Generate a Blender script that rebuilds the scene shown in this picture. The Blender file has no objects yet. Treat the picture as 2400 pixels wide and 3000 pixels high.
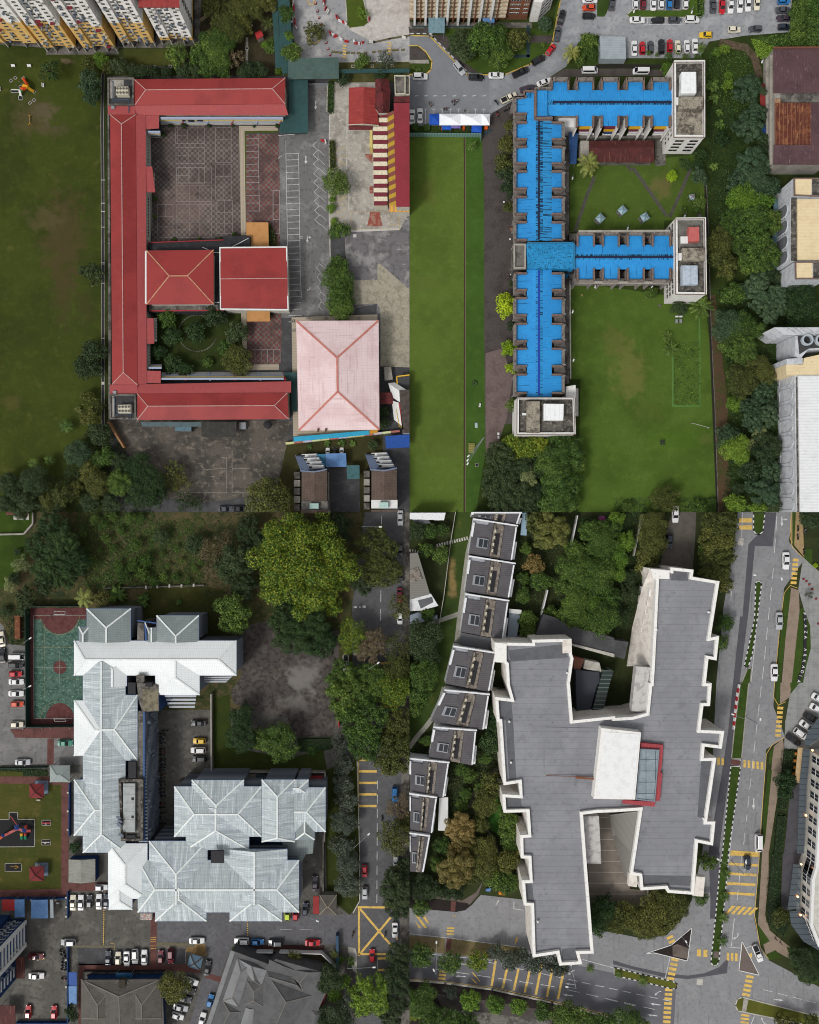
import bpy,bmesh,math,random
import numpy as np
from mathutils import Vector,Matrix
R=math.radians
rnd=random.Random(7)
SC=bpy.context.scene
COL=SC.collection
# ------------------------------------------------------------------ camera, sky, sun, exposure
H=230.0
cam_d=bpy.data.cameras.new('camera');cam=bpy.data.objects.new('camera',cam_d);COL.objects.link(cam)
cam.location=(0,0,H);cam.rotation_euler=(0,0,0)
cam_d.sensor_fit='VERTICAL';cam_d.angle=2*math.atan(150/H);cam_d.clip_start=1;cam_d.clip_end=6000
SC.camera=cam
SUN_EL,SUN_AZ=R(50),R(225)
w=bpy.data.worlds.new('World');SC.world=w;w.use_nodes=True
nt=w.node_tree;bg=nt.nodes['Background']
sky=nt.nodes.new('ShaderNodeTexSky');sky.sky_type='NISHITA';sky.sun_disc=False
sky.sun_elevation=SUN_EL;sky.sun_rotation=SUN_AZ;sky.dust_density=4;sky.air_density=1.2
hs=nt.nodes.new('ShaderNodeHueSaturation');hs.inputs['Saturation'].default_value=.12
nt.links.new(sky.outputs[0],hs.inputs['Color']);nt.links.new(hs.outputs[0],bg.inputs[0]);bg.inputs[1].default_value=.13
sd=bpy.data.lights.new('sun','SUN');sd.energy=1.4;sd.angle=R(11);sd.color=(1,.965,.91)
sun=bpy.data.objects.new('sun',sd);COL.objects.link(sun)
sun.rotation_euler=(R(90)-SUN_EL,0,math.pi-SUN_AZ)
SC.view_settings.view_transform='Standard';SC.view_settings.look='None';SC.view_settings.gamma=1
SC.view_settings.exposure=0.0
SC.cycles.max_bounces=4;SC.cycles.diffuse_bounces=1;SC.cycles.glossy_bounces=2;SC.cycles.transmission_bounces=2
SC.cycles.sample_clamp_indirect=4;SC.cycles.filter_width=1.05
# ------------------------------------------------------------------ measuring: photo pixels (2400x3000) to metres
def W(p,z=0.0):
 s=.1*(H-z)/H
 return Vector(((p[0]-1200)*s,(1500-p[1])*s,z))
def k(c,r,s):
 out=[]
 for t in s.split():
  a=[float(q)for q in t.split(',')]
  out.append((c*600+a[0]/2.875,r*500+a[1]/2.875)+tuple(a[2:]))
 return out
def kk(*tiles):
 o=[]
 for c,r,s in tiles:o+=k(c,r,s)
 return o
def rect(c,r,x0,y0,x1,y1):return k(c,r,f'{x0},{y0} {x1},{y0} {x1},{y1} {x0},{y1}')
def hx(h):
 o=[]
 for i in(0,2,4):
  v=int(h[i:i+2],16)/255
  o.append(v/12.92 if v<=.04045 else((v+.055)/1.055)**2.4)
 return(*o,1)
# ------------------------------------------------------------------ materials
MATS={}
def M(name,c,rough=.85,noise=(),lines=(),patches=(),chk=None,spec=.25,metal=0,bump=0,isl=None,emit=0,bscale=2):
 if name in MATS:return MATS[name]
 m=bpy.data.materials.new(name);m.use_nodes=True;MATS[name]=m
 n=m.node_tree.nodes;L=m.node_tree.links;b=n['Principled BSDF']
 b.inputs['Roughness'].default_value=rough;b.inputs['Specular IOR Level'].default_value=spec;b.inputs['Metallic'].default_value=metal
 geo=n.new('ShaderNodeNewGeometry');P=geo.outputs['Position']
 rgb=n.new('ShaderNodeRGB');rgb.outputs[0].default_value=hx(c);cur=rgb.outputs[0]
 def mix(fac,colr,amt=1):
  nonlocal cur
  x=n.new('ShaderNodeMix');x.data_type='RGBA'
  if amt!=1:
   q=n.new('ShaderNodeMath');q.operation='MULTIPLY';L.new(fac,q.inputs[0]);q.inputs[1].default_value=amt;fac=q.outputs[0]
  L.new(fac,x.inputs[0]);L.new(cur,x.inputs[6])
  if isinstance(colr,str):x.inputs[7].default_value=hx(colr)
  else:L.new(colr,x.inputs[7])
  cur=x.outputs[2]
 def math_(op,a,bb):
  q=n.new('ShaderNodeMath');q.operation=op
  for i,v in enumerate((a,bb)):
   if isinstance(v,(int,float)):q.inputs[i].default_value=v
   elif v is not None:L.new(v,q.inputs[i])
  return q.outputs[0]
 def nz(scale,detail=4,stretch=None,uv=False,off=0):
  src=P
  if uv:src=n.new('ShaderNodeUVMap').outputs[0]
  mp=n.new('ShaderNodeMapping');L.new(src,mp.inputs[0])
  if stretch:mp.inputs['Scale'].default_value=stretch
  mp.inputs['Location'].default_value=(off,off*1.7,0)
  t=n.new('ShaderNodeTexNoise');t.inputs['Scale'].default_value=scale;t.inputs['Detail'].default_value=detail;t.inputs['Roughness'].default_value=.6
  L.new(mp.outputs[0],t.inputs['Vector']);return t.outputs[0]
 def ramp(f,lo,hi):
  q=n.new('ShaderNodeMapRange');q.interpolation_type='SMOOTHSTEP';L.new(f,q.inputs[0])
  q.inputs[1].default_value=lo;q.inputs[2].default_value=hi;return q.outputs[0]
 if chk:
  t=n.new('ShaderNodeTexChecker');t.inputs['Scale'].default_value=1/chk[0]
  t.inputs[1].default_value=hx(c);t.inputs[2].default_value=hx(chk[1])
  mp=n.new('ShaderNodeMapping');L.new(P,mp.inputs[0]);mp.inputs['Location'].default_value=(.03,.07,5.3)
  L.new(mp.outputs[0],t.inputs[0]);cur=t.outputs[0]
 for i,e in enumerate(noise):
  f=nz(e[0],5,e[5]if len(e)>5 else None,e[6]if len(e)>6 else False,i*3.1+len(name))
  mix(ramp(f,e[3],e[4]),e[1],e[2])
 for(px,py,rx,ry,colr,amt)in patches:
  mp=n.new('ShaderNodeMapping');mp.vector_type='POINT';L.new(P,mp.inputs[0])
  cx,cy=(px-1200)*.1,(1500-py)*.1
  mp.inputs['Location'].default_value=(-cx*10/rx,-cy*10/ry,0);mp.inputs['Scale'].default_value=(10/rx,10/ry,0)
  ln=n.new('ShaderNodeVectorMath');ln.operation='LENGTH';L.new(mp.outputs[0],ln.inputs[0])
  d=math_('SUBTRACT',1.0,ln.outputs[1]);d=math_('ADD',d,math_('MULTIPLY',math_('SUBTRACT',nz(.35,6),.5),2.2))
  mix(ramp(d,.05,.75),colr,amt)
 for(ax,per,wd,colr,amt)in lines:
  if ax in 'uv':sp=n.new('ShaderNodeSeparateXYZ');L.new(n.new('ShaderNodeUVMap').outputs[0],sp.inputs[0]);s=sp.outputs['uv'.index(ax)]
  else:sp=n.new('ShaderNodeSeparateXYZ');L.new(P,sp.inputs[0]);s=sp.outputs['xyz'.index(ax)]
  fr=math_('FRACT',math_('MULTIPLY',s,1/per),None)
  mix(math_('LESS_THAN',fr,wd),colr,amt)
 if isl:
  rp=n.new('ShaderNodeValToRGB');L.new(geo.outputs['Random Per Island'],rp.inputs[0])
  e=rp.color_ramp.elements
  e[0].color=hx(isl[0]);e[1].color=hx(isl[1])
  for q,hexc in isl[2]:
   x=e.new(q);x.color=hx(hexc)
  tc=n.new('ShaderNodeTexCoord');t=n.new('ShaderNodeTexNoise');t.inputs['Scale'].default_value=2.3;L.new(tc.outputs['Object'],t.inputs['Vector'])
  x=n.new('ShaderNodeMix');x.data_type='RGBA';x.inputs[0].default_value=.3;L.new(rp.outputs[0],x.inputs[6]);L.new(rgb.outputs[0],x.inputs[7]);cur=x.outputs[2]
  mix(ramp(t.outputs[0],.45,.72),isl[0],.65)  # besides natural tone, dark clumps put shaded crown gaps into the leaf colour
  oi=n.new('ShaderNodeObjectInfo');hsv=n.new('ShaderNodeHueSaturation')
  L.new(math_('ADD',math_('MULTIPLY',oi.outputs['Random'],.5),.75),hsv.inputs['Value'])
  L.new(math_('ADD',math_('MULTIPLY',oi.outputs['Random'],-.03),.515),hsv.inputs['Hue'])
  L.new(cur,hsv.inputs['Color']);cur=hsv.outputs[0]
 L.new(cur,b.inputs['Base Color'])
 if bump:
  bp=n.new('ShaderNodeBump');bp.inputs['Strength'].default_value=bump;bp.inputs['Distance'].default_value=.2
  L.new(nz(bscale,6),bp.inputs['Height']);L.new(bp.outputs[0],b.inputs['Normal'])
 if emit:
  b.inputs['Emission Color'].default_value=hx(c);b.inputs['Emission Strength'].default_value=emit
 return m
# ------------------------------------------------------------------ mesh building
def area(p):return sum(p[i-1][0]*p[i][1]-p[i][0]*p[i-1][1]for i in range(len(p)))/2
def ccw(p):return list(p)if area(p)>0 else list(reversed(p))
def inset(p,d):
 p=ccw(p);n=len(p);out=[]
 for i in range(n):
  a,b,c=Vector(p[i-1][:2]),Vector(p[i][:2]),Vector(p[(i+1)%n][:2])
  e1=(b-a).normalized();e2=(c-b).normalized()
  n1=Vector((-e1.y,e1.x));n2=Vector((-e2.y,e2.x));m=n1+n2
  if m.length<1e-4:m=n1
  m.normalize();out.append(b+m*(d/max(.3,m.dot(n1))))
 return out
def origin(o):
 v=Vector((0,0,0))
 while o is not None:v+=o.location;o=o.parent
 return v
class MB:
 def __init__(s):s.v=[];s.f=[];s.mi=[];s.m=0
 def face(s,*pts):
  i=len(s.v);s.v+=[Vector(p)for p in pts];s.f.append(tuple(range(i,i+len(pts))));s.mi.append(s.m)
 def up(s,*pts):
  pts=[Vector(p)for p in pts]
  nrm=Vector((0,0,0))
  for i in range(len(pts)):nrm+=pts[i-1].cross(pts[i])
  s.face(*(pts if nrm.z>=0 else reversed(pts)))
 def prism(s,poly,z0,z1,top=True,bottom=False,sides=True):
  p=[Vector(q[:2])for q in ccw(poly)];n=len(p)
  if sides:
   for i in range(n):
    a,b=p[i-1],p[i];s.face((a.x,a.y,z0),(b.x,b.y,z0),(b.x,b.y,z1),(a.x,a.y,z1))
  if top:s.face(*[(q.x,q.y,z1)for q in p])
  if bottom:s.face(*[(q.x,q.y,z0)for q in reversed(p)])
 def ring(s,poly,wd,z0,z1):
  p=[Vector(q[:2])for q in ccw(poly)];q=inset(p,wd);n=len(p)
  for i in range(n):
   a,b,c,d=p[i-1],p[i],q[i],q[i-1]
   s.face((a.x,a.y,z0),(b.x,b.y,z0),(b.x,b.y,z1),(a.x,a.y,z1))
   s.face((c.x,c.y,z0),(d.x,d.y,z0),(d.x,d.y,z1),(c.x,c.y,z1))
   s.face((a.x,a.y,z1),(b.x,b.y,z1),(c.x,c.y,z1),(d.x,d.y,z1))
 def box(s,cx,cy,z0,sx,sy,sz,rot=0):
  c,t=math.cos(rot),math.sin(rot)
  s.prism([(cx+x*sx/2*c-y*sy/2*t,cy+x*sx/2*t+y*sy/2*c)for x,y in((-1,-1),(1,-1),(1,1),(-1,1))],z0,z0+sz,True,True)
 def bar(s,p,q,wd,ht):
  p,q=Vector(p),Vector(q);d=q-p
  sd_=d.cross(Vector((0,0,1)))
  sd_=sd_.normalized()*wd/2 if sd_.length>1e-5 else Vector((wd/2,0,0))
  u=sd_.cross(d).normalized()*ht/2
  a=[p-sd_-u,p+sd_-u,p+sd_+u,p-sd_+u];b=[x+d for x in a]
  for i in range(4):j=(i+1)%4;s.face(a[j],a[i],b[i],b[j])
  s.face(*a);s.face(*reversed(b))
 def tube(s,p,q,r0,r1=None,n=7):
  p,q=Vector(p),Vector(q);r1=r0 if r1 is None else r1
  d=(q-p).normalized();x=d.orthogonal().normalized();y=d.cross(x)
  A=[p+(x*math.cos(6.2832*i/n)+y*math.sin(6.2832*i/n))*r0 for i in range(n)]
  B=[q+(x*math.cos(6.2832*i/n)+y*math.sin(6.2832*i/n))*r1 for i in range(n)]
  for i in range(n):s.face(A[i-1],A[i],B[i],B[i-1])
  s.face(*B);s.face(*reversed(A))
 def dome(s,c,r,hz,n=10,m=4):
  c=Vector(c);prev=None
  for j in range(m+1):
   a=j/m*math.pi/2;rr=r*math.cos(a)
   row=[c+Vector((rr*math.cos(6.2832*i/n),rr*math.sin(6.2832*i/n),hz*math.sin(a)))for i in range(n)]
   if prev:
    for i in range(n):s.face(prev[i-1],prev[i],row[i],row[i-1])
   prev=row
 def line(s,pts,wd,z,closed=False):
  pts=[Vector(p[:2])for p in pts]
  if closed:pts.append(pts[0])
  for a,b in zip(pts,pts[1:]):
   d=b-a;z+=5e-4
   if d.length<1e-4:continue
   e=d.normalized()*wd/2;q=Vector((-e.y,e.x))
   a2,b2=a-e*.5,b+e*.5
   s.face(*[(v.x,v.y,z)for v in(a2-q,b2-q,b2+q,a2+q)])
 def mesh(s,name,mats,org=Vector((0,0,0)),smooth=False):
  me=bpy.data.meshes.new(name)
  me.from_pydata([tuple(v-org)for v in s.v],[],s.f)
  for m in(mats if isinstance(mats,(list,tuple))else[mats]):me.materials.append(m)
  me.polygons.foreach_set('material_index',s.mi)
  uv=me.uv_layers.new(name='UVMap');dat=np.zeros(len(me.loops)*2)
  for p in me.polygons:
   nv=p.normal;u=Vector((0,0,1)).cross(nv)
   if u.length<.05:u=Vector((1,0,0))
   u.normalize();vv=nv.cross(u)
   for li in p.loop_indices:
    co=me.vertices[me.loops[li].vertex_index].co+org
    dat[2*li]=co.dot(u);dat[2*li+1]=co.dot(vv)
  uv.data.foreach_set('uv',dat)
  if smooth:
   bm=bmesh.new();bm.from_mesh(me);bmesh.ops.remove_doubles(bm,verts=bm.verts,dist=1e-4);bm.to_mesh(me);bm.free()
   me.polygons.foreach_set('use_smooth',[True]*len(me.polygons))
  return me
 def build(s,name,mats,parent=None,smooth=False):
  return link(name,s.mesh(name,mats,origin(parent),smooth),parent)
def link(name,me,parent=None,loc=(0,0,0),rot=(0,0,0),scale=None):
 o=bpy.data.objects.new(name,me);COL.objects.link(o);o.parent=parent
 o.location=loc;o.rotation_euler=rot
 if scale:o.scale=scale
 return o
USED=set()
def tag(o,label,cat,group=None,kind=None):
 o['label']=label;o['category']=cat
 if group:o['group']=group
 if kind:o['kind']=kind
 return o
def thing(name,label,cat,loc,group=None,rotz=0):
 o=link(name,None,None,loc,(0,0,rotz));o.empty_display_size=.3
 return tag(o,label,cat,group)
def struct(name,mb,m):o=mb.build(name,m);o['kind']='structure';return o
def cen(pts):return(sum(p[0]for p in pts)/len(pts),sum(p[1]for p in pts)/len(pts))
def sheet(name,pts,m,z=0.0):
 b=MB();b.up(*[W(p,z)for p in pts]);return struct(name,b,m)
def kerb(pts,wd,m,h=.13,name='kerb',closed=False,z=0):
 b=MB();q=[W(p)for p in pts]
 if closed:q.append(q[0])
 for a,c in zip(q,q[1:]):
  d=(c-a).normalized()*wd*.5
  b.bar(a-d+Vector((0,0,h/2+z)),c+d+Vector((0,0,h/2+z)),wd,h)
 return struct(name,b,m)
ORD='first second third fourth fifth sixth seventh eighth ninth tenth eleventh twelfth thirteenth fourteenth fifteenth sixteenth seventeenth eighteenth nineteenth twentieth'.split()
def ordw(i):return ORD[i]if i<20 else('twenty-' if i<29 else 'thirty-')+ORD[(i-20)%10]if i not in(29,39)else{29:'thirtieth',39:'fortieth'}[i]
# ------------------------------------------------------------------ materials of the place
asphalt=M('asphalt','6e6e72',.9,[(.25,'87878a',.6,.45,.7),(3,'55555a',.5,.5,.7),(40,'4a4a4e',.4,.45,.65)],bump=.15,bscale=30)
asphalt_d=M('dark_asphalt','454547',.9,[(.3,'5c5c5e',.6,.45,.7),(1.5,'353537',.6,.5,.7),(30,'2c2c2e',.4,.5,.7)],bump=.15,bscale=30)
asphalt_l=M('worn_asphalt','8f8f91',.9,[(.15,'b5b3b0',.7,.45,.62),(.9,'77777a',.6,.5,.65),(30,'5f5f62',.35,.5,.7)],bump=.12,bscale=25)
conc=M('concrete','9a958c',.9,[(.3,'77736b',.7,.45,.65),(1.7,'b7b3aa',.5,.5,.7),(20,'6f6b64',.4,.5,.7)])
conc_d=M('stained_concrete','6b6761',.9,[(.35,'3e3b38',.85,.42,.62),(1.2,'8e8981',.6,.52,.68),(12,'2f2d2a',.6,.55,.68)])
conc_l=M('pale_concrete','b3afa6',.9,[(.25,'8d897f',.7,.45,.65),(1.3,'c8c5bd',.6,.5,.66),(10,'7b776e',.5,.56,.7)])
dirt=M('dirt','574a3c',.95,[(.3,'3c3a22',.8,.45,.62),(1.2,'6e604d',.6,.5,.66),(8,'39311f',.6,.5,.68)],bump=.5,bscale=3)
paver=M('brick_paver','6d625c',.9,[(.25,'50463f',.7,.45,.65),(8,'463e3a',.5,.5,.65)],lines=[('x',.5,.12,'4a423e',.5),('y',.25,.2,'4a423e',.4)])
paver_d=M('dark_paver','4c4644',.9,[(.2,'36302e',.7,.45,.65),(2,'5f5652',.5,.5,.68),(12,'302b2a',.6,.5,.65)],bump=.3,bscale=8)
paver_r=M('red_paver','63403b',.9,[(.4,'4a302d',.7,.45,.65),(6,'7a5550',.4,.5,.7)])
mulch=M('dark_mulch','2b2422',.95,[(3,'1c1716',.7,.45,.6),(18,'423936',.5,.55,.7)],bump=.6,bscale=6)
def grassm(name,c,d,l,patches=(),y='6a6434'):return M(name,c,.95,[(.06,d,.7,.4,.64),(.35,l,.3,.46,.7),(1.6,d,.3,.46,.7),(.2,y,.35,.58,.74),(7,d,.45,.45,.66),(25,l,.35,.5,.7)],patches=patches,bump=.4,bscale=6,spec=.1)
white=M('white_paint','d8d8d6',.7,[(2,'b5b3ae',.6,.5,.75)])
markw=M('white_marking','c9c9c8',.8,[(1,'8f8f90',.8,.48,.66),(5,'7d7d80',.7,.54,.66)])
markf=M('faded_marking','9c9c9c',.8,[(3,'75757a',.8,.45,.65)])
marky=M('yellow_marking','d6b15a',.8,[(1,'a3905f',.8,.48,.66),(5,'857a5c',.7,.54,.66)])
blackp=M('black_paint','26262a',.7)
glass=M('window_glass','22282e',.15,spec=.6)
redp=M('red_paint','9c2a2a',.6)
yelp=M('yellow_paint','d3a92f',.6)
bluep=M('blue_paint','2f4f8f',.6)
steel=M('grey_steel','8d9094',.5,metal=.3)
wood=M('timber','9a6f4a',.8,[(4,'7a5436',.6,.45,.65)])
rubber=M('black_rubber','222224',.9)
# ------------------------------------------------------------------ building helpers
def root_of(name,label,cat,pts,z=0,group=None):
 c=W(cen(pts),z);return thing(name,label,cat,(c.x,c.y,0),group)
def flatb(name,label,cat,pts,h,wallm,roofm,par=None,parw=.5,parh=.6,group=None,root=None,base=0,wallname='wall'):
 """flat roofed block whose roof outline shows at pts in the photo"""
 if root is None:root=root_of(name,label,cat,pts,h,group)
 q=[W(p,h)for p in pts]
 b=MB();b.prism(inset(q,.02),base,h-.12,top=False);b.build(wallname,wallm,root)
 b=MB();b.prism(q,h-.12,h,True,True);b.build('roof',roofm,root)
 if par:b=MB();b.ring(inset(q,-.03),parw,h-.3,h+parh);b.build('parapet',par,root)
 return root
def hip(root,mat,pts,z,rise,ia,ib,cap=None,capw=.35,name='roof',th=.2,wall=None,wz=0,over=.35):
 """roof on 4 photo points p0 p1 p2 p3 at eave height z; ridge parallel to p0-p1; ia/ib = ridge inset share at the p0p3 / p1p2 end"""
 p=[W(q,z)for q in pts]
 if area(p)<0:p=[p[1],p[0],p[3],p[2]];ia,ib=ib,ia
 m0,m1=(p[0]+p[3])/2,(p[1]+p[2])/2;d=m1-m0
 r0=m0+d*ia+Vector((0,0,rise));r1=m1-d*ib+Vector((0,0,rise))
 b=MB();dn=Vector((0,0,th))
 b.up(p[0],p[1],r1,r0);b.up(p[2],p[3],r0,r1)
 b.up(p[1],p[2],r1);b.up(p[3],p[0],r0)
 for i in range(4):a,c=p[i-1],p[i];b.face(a-dn,c-dn,c,a)
 b.face(*[q-dn for q in reversed(p)])
 o=b.build(name,mat,root)
 if cap:
  b=MB();u=Vector((0,0,.03))
  if(r1-r0).length>.05:b.bar(r0+u,r1+u,capw,.08)
  if ia>0:b.bar(p[0]+u,r0+u,capw,.08);b.bar(p[3]+u,r0+u,capw,.08)
  if ib>0:b.bar(p[1]+u,r1+u,capw,.08);b.bar(p[2]+u,r1+u,capw,.08)
  b.build('ridge_cap',cap,o)
 if wall:
  b=MB();b.prism(inset(p,over),wz,z-th-.01,top=False);b.build('wall',wall,root)
 return o
def shed(name,label,pts,h,mat,postm,drop=.4,cat='canopy',group=None,th=.12,posts=True):
 """lean-to sheet roof on posts"""
 root=root_of(name,label,cat,pts,h,group)
 q=[W(p,h)for p in pts]
 for i,v in enumerate(q):q[i]=v+Vector((0,0,drop*(1 if i<len(q)/2 else 0)))
 b=MB();dn=Vector((0,0,th));b.up(*q);b.face(*[v-dn for v in q])
 for i in range(len(q)):b.face(q[i-1]-dn,q[i]-dn,q[i],q[i-1])
 b.build('roof',mat,root)
 if posts:
  for v,i in zip(inset([W(p,h)for p in pts],.25),range(12)):
   b=MB();b.tube((v.x,v.y,0),(v.x,v.y,h-th),.07);b.build('post',postm,root)
 return root
WIN={}
def window_mesh(wd,ht,mats):
 key=(round(wd,2),round(ht,2),mats[0].name,mats[1].name)
 if key not in WIN:
  b=MB();b.box(0,0,-ht/2,wd,.12,ht);b.m=1
  n=2 if wd>.9 else 1
  for i in range(n):b.box(-wd/2+wd*(i+.5)/n,-.045,-ht/2+.07,wd/n-.12,.08,ht-.14)
  WIN[key]=b.mesh('window',list(mats))
 return WIN[key]
def windows(root,p,q,zs,ts,wd,ht,mats=None,name='window',off=.0,meshf=None):
 """windows on the wall from world p to q (outside is to the right of p->q)"""
 mats=mats or(white,glass);p,q=Vector(p[:2]),Vector(q[:2]);d=q-p;rot=math.atan2(d.y,d.x)
 nrm=Vector((d.y,-d.x)).normalized();org=origin(root)
 me=meshf or window_mesh(wd,ht,mats)
 for z in zs:
  for t in ts:
   c=p+d*t+nrm*(off+.02);link(name,me,root,(c.x-org.x,c.y-org.y,z-org.z),(0,0,rot))
def slab(root,name,mat,pts,z0,z1):
 b=MB();b.prism([W(p,z1)for p in pts],z0,z1,True,True);return b.build(name,mat,root)
b=MB();b.up((-3000,-3000,-.3),(3000,-3000,-.3),(3000,3000,-.3),(-3000,3000,-.3))
struct('ground',b,grassm('far_ground','3f4a20','2c3517','525c2a'))
# ------------------------------------------------------------------ vehicles
PAINT=dict(W=('white','d9d9d9'),K=('black','1b1c1f'),G=('dark grey','44474c'),S=('silver','a9abae'),R=('red','b3121f'),M=('maroon','6a1626'),B=('blue','1e6fae'),Y=('yellow','d8b022'),N=('navy','232a3a'),O=('orange red','c2431f'),C=('cream','d6cfba'),T=('teal green','2f7f68'),P=('dark purple','3a2f3c'),L=('lime green','b5c81e'))
KIND=dict(h='hatchback',s='sedan',v='people carrier',n='van',p='pickup')
CARD={'s':(4.5,1.75,.93,1.42,(-1.6,1.0),(-1.0,.2)),'h':(3.8,1.65,.95,1.47,(-1.86,.8),(-1.4,.1)),'v':(4.4,1.8,1.02,1.68,(-2.12,1.05),(-1.8,.3)),'n':(4.7,1.75,1.15,1.95,(-2.32,1.95),(-2.25,1.15)),'p':(5.1,1.8,1.05,1.72,(-.55,1.35),(-.3,.65))}
carglass=M('car_glass','12161a',.08,spec=.7);tyre=M('tyre','17171a',.9);rim=M('wheel_rim','8c8e90',.4,metal=.6)
lampw=M('headlight_glass','c9ccd0',.15,spec=.6);lampr=M('tail_light_glass','7c1414',.2,spec=.5);dk=M('dark_trim','1d1e20',.7)
def paint(c):
 nm,h=PAINT[c];m=M('car_paint_'+nm.replace(' ','_'),h,.3,[(60,h,.1,.4,.6)],spec=.5)
 m.node_tree.nodes['Principled BSDF'].inputs['Coat Weight'].default_value=.35;return m
CARM={}
def car_meshes(kd,c):
 if(kd,c)in CARM:return CARM[kd,c]
 Ln,Wd,zb,zt,(bx0,bx1),(tx0,tx1)=CARD[kd];h=Ln/2;w2=Wd/2;pm=paint(c)
 b=MB()
 st=[(-h,.72,.5,zb*.82),(-h+.12,.9,.3,zb*.96),(-h+.5,1,.24,zb),(bx0+.35,1,.22,zb),(0,1,.22,zb),(bx1,1,.22,zb*.97),(h-.45,.97,.24,zb*.82),(h-.12,.84,.3,zb*.74),(h,.6,.42,zb*.6)]
 rows=[]
 for x,f,z0,z1 in st:
  y=w2*f;rows.append([(x,-y*.93,z0),(x,-y,z0+.25),(x,-y*.98,z1-.14),(x,-y*.86,z1),(x,0,z1+.03),(x,y*.86,z1),(x,y*.98,z1-.14),(x,y,z0+.25),(x,y*.93,z0)])
 for A,B_ in zip(rows,rows[1:]):
  for i in range(8):b.face(A[i],A[i+1],B_[i+1],B_[i])
  b.face(A[8],A[0],B_[0],B_[8])
 b.face(*rows[0]);b.face(*reversed(rows[-1]))
 yb,yt=w2*.86,w2*.7
 lo=[(bx0,-yb,zb-.02),(bx1,-yb,zb-.05),(bx1,yb,zb-.05),(bx0,yb,zb-.02)];hi=[(tx0,-yt,zt-.05),(tx1,-yt,zt-.05),(tx1,yt,zt-.05),(tx0,yt,zt-.05)]
 rf=[(tx0+.15,-yt*.85,zt),(tx1-.2,-yt*.85,zt),(tx1-.2,yt*.85,zt),(tx0+.15,yt*.85,zt)]
 for i in range(4):
  j=(i+1)%4;b.face(lo[i],lo[j],hi[j],hi[i]);b.face(hi[i],hi[j],rf[j],rf[i])
 b.face(*rf)
 out={'body':b.mesh('car_body',pm,smooth=False)}
 def pane(nm,i,u0,u1,v0,v1,push):
  j=(i+1)%4;A,B2,C,D=[Vector(x)for x in(lo[i],lo[j],hi[j],hi[i])];pts=[]
  for u,v in((u0,v0),(u1,v0),(u1,v1),(u0,v1)):pts.append(A.lerp(B2,u).lerp(D.lerp(C,u),v)+Vector(push))
  q=MB();q.face(*pts);back=[p-Vector(push)*2 for p in pts];q.face(*reversed(back))
  for a in range(4):q.face(pts[a-1],pts[a],back[a],back[a-1])
  out[nm]=q.mesh(nm,carglass)
 pane('windscreen',1,.05,.95,.08,.97,(.025,0,.02));pane('rear_window',3,.08,.92,.12,.9,(-.025,0,.02))
 pane('side_window',0,.08,.9,.12,.88,(0,-.02,.008));pane('side_window.001',2,.1,.92,.12,.88,(0,.02,.008))
 for nm,x,mm in(('headlight',h-.16,lampw),('tail_light',-h+.1,lampr)):
  q=MB();q.box(0,0,0,.22,.34,.14);out[nm]=q.mesh(nm,mm)
 q=MB();q.m=0;q.tube((0,-.1,0),(0,.1,0),.31,n=12);q.m=1;q.tube((0,-.11,0),(0,.11,0),.19,n=8);out['wheel']=q.mesh('wheel',[tyre,rim])
 q=MB();q.box(0,0,0,.1,.22,.13);out['mirror']=q.mesh('mirror',pm)
 if kd=='p':q=MB();q.box(-1.55,0,1.055,1.75,1.35,.03);out['cargo_bed']=q.mesh('cargo_bed',dk)
 CARM[kd,c]=out;return out
GROUP='cars parked and driving around the buildings'
def car(p,ang,kd,c,label,scale=1.0,group=GROUP):
 v=W(p);Ln,Wd,zb=CARD[kd][:3]
 t=thing('parked_car' if kd not in 'np' else('parked_van' if kd=='n' else 'pickup_truck'),label,'car' if kd not in 'np' else KIND[kd],(v.x,v.y,.02),group,R(ang));t.scale=(scale,)*3
 ms=car_meshes(kd,c);link('body',ms['body'],t)
 for nm in('windscreen','rear_window','side_window','side_window.001','cargo_bed'):
  if nm in ms:link(nm.split('.')[0],ms[nm],t)
 for s in(-1,1):
  link('headlight',ms['headlight'],t,(Ln/2-.2,s*Wd*.33,zb*.6));link('tail_light',ms['tail_light'],t,(-Ln/2+.08,s*Wd*.34,zb*.66))
  link('mirror',ms['mirror'],t,(CARD[kd][4][1]-.35,s*(Wd/2+.06),zb-.05))
  for x in(-Ln*.3,Ln*.31):link('wheel',ms['wheel'],t,(x,s*(Wd/2-.12),.31))
 return t
def cars(c,r,s,where,order='from the left',scale=1.0,group=None):
 """'x,y,angle,kind,colour' on a tile; where = the row they stand in"""
 L=[t.split(',')for t in s.split()]
 L.sort(key=lambda a:float(a[0])if 'left' in order else float(a[1]))
 if 'right' in order:L.reverse()
 cnt={}
 for a in L:cnt[a[3]+a[4]]=cnt.get(a[3]+a[4],0)+1
 for i,a in enumerate(L):
  p=(c*600+float(a[0])/2.875,r*500+float(a[1])/2.875)
  nm=f'{PAINT[a[4]][0]} {KIND[a[3]]}'
  lb=f'{nm} {where}' if len(L)==1 or cnt[a[3]+a[4]]==1 else f'{nm}, {ordw(i)} car {order} {where}'
  car(p,float(a[2]),a[3],a[4],lb,scale,group or GROUP)
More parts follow.
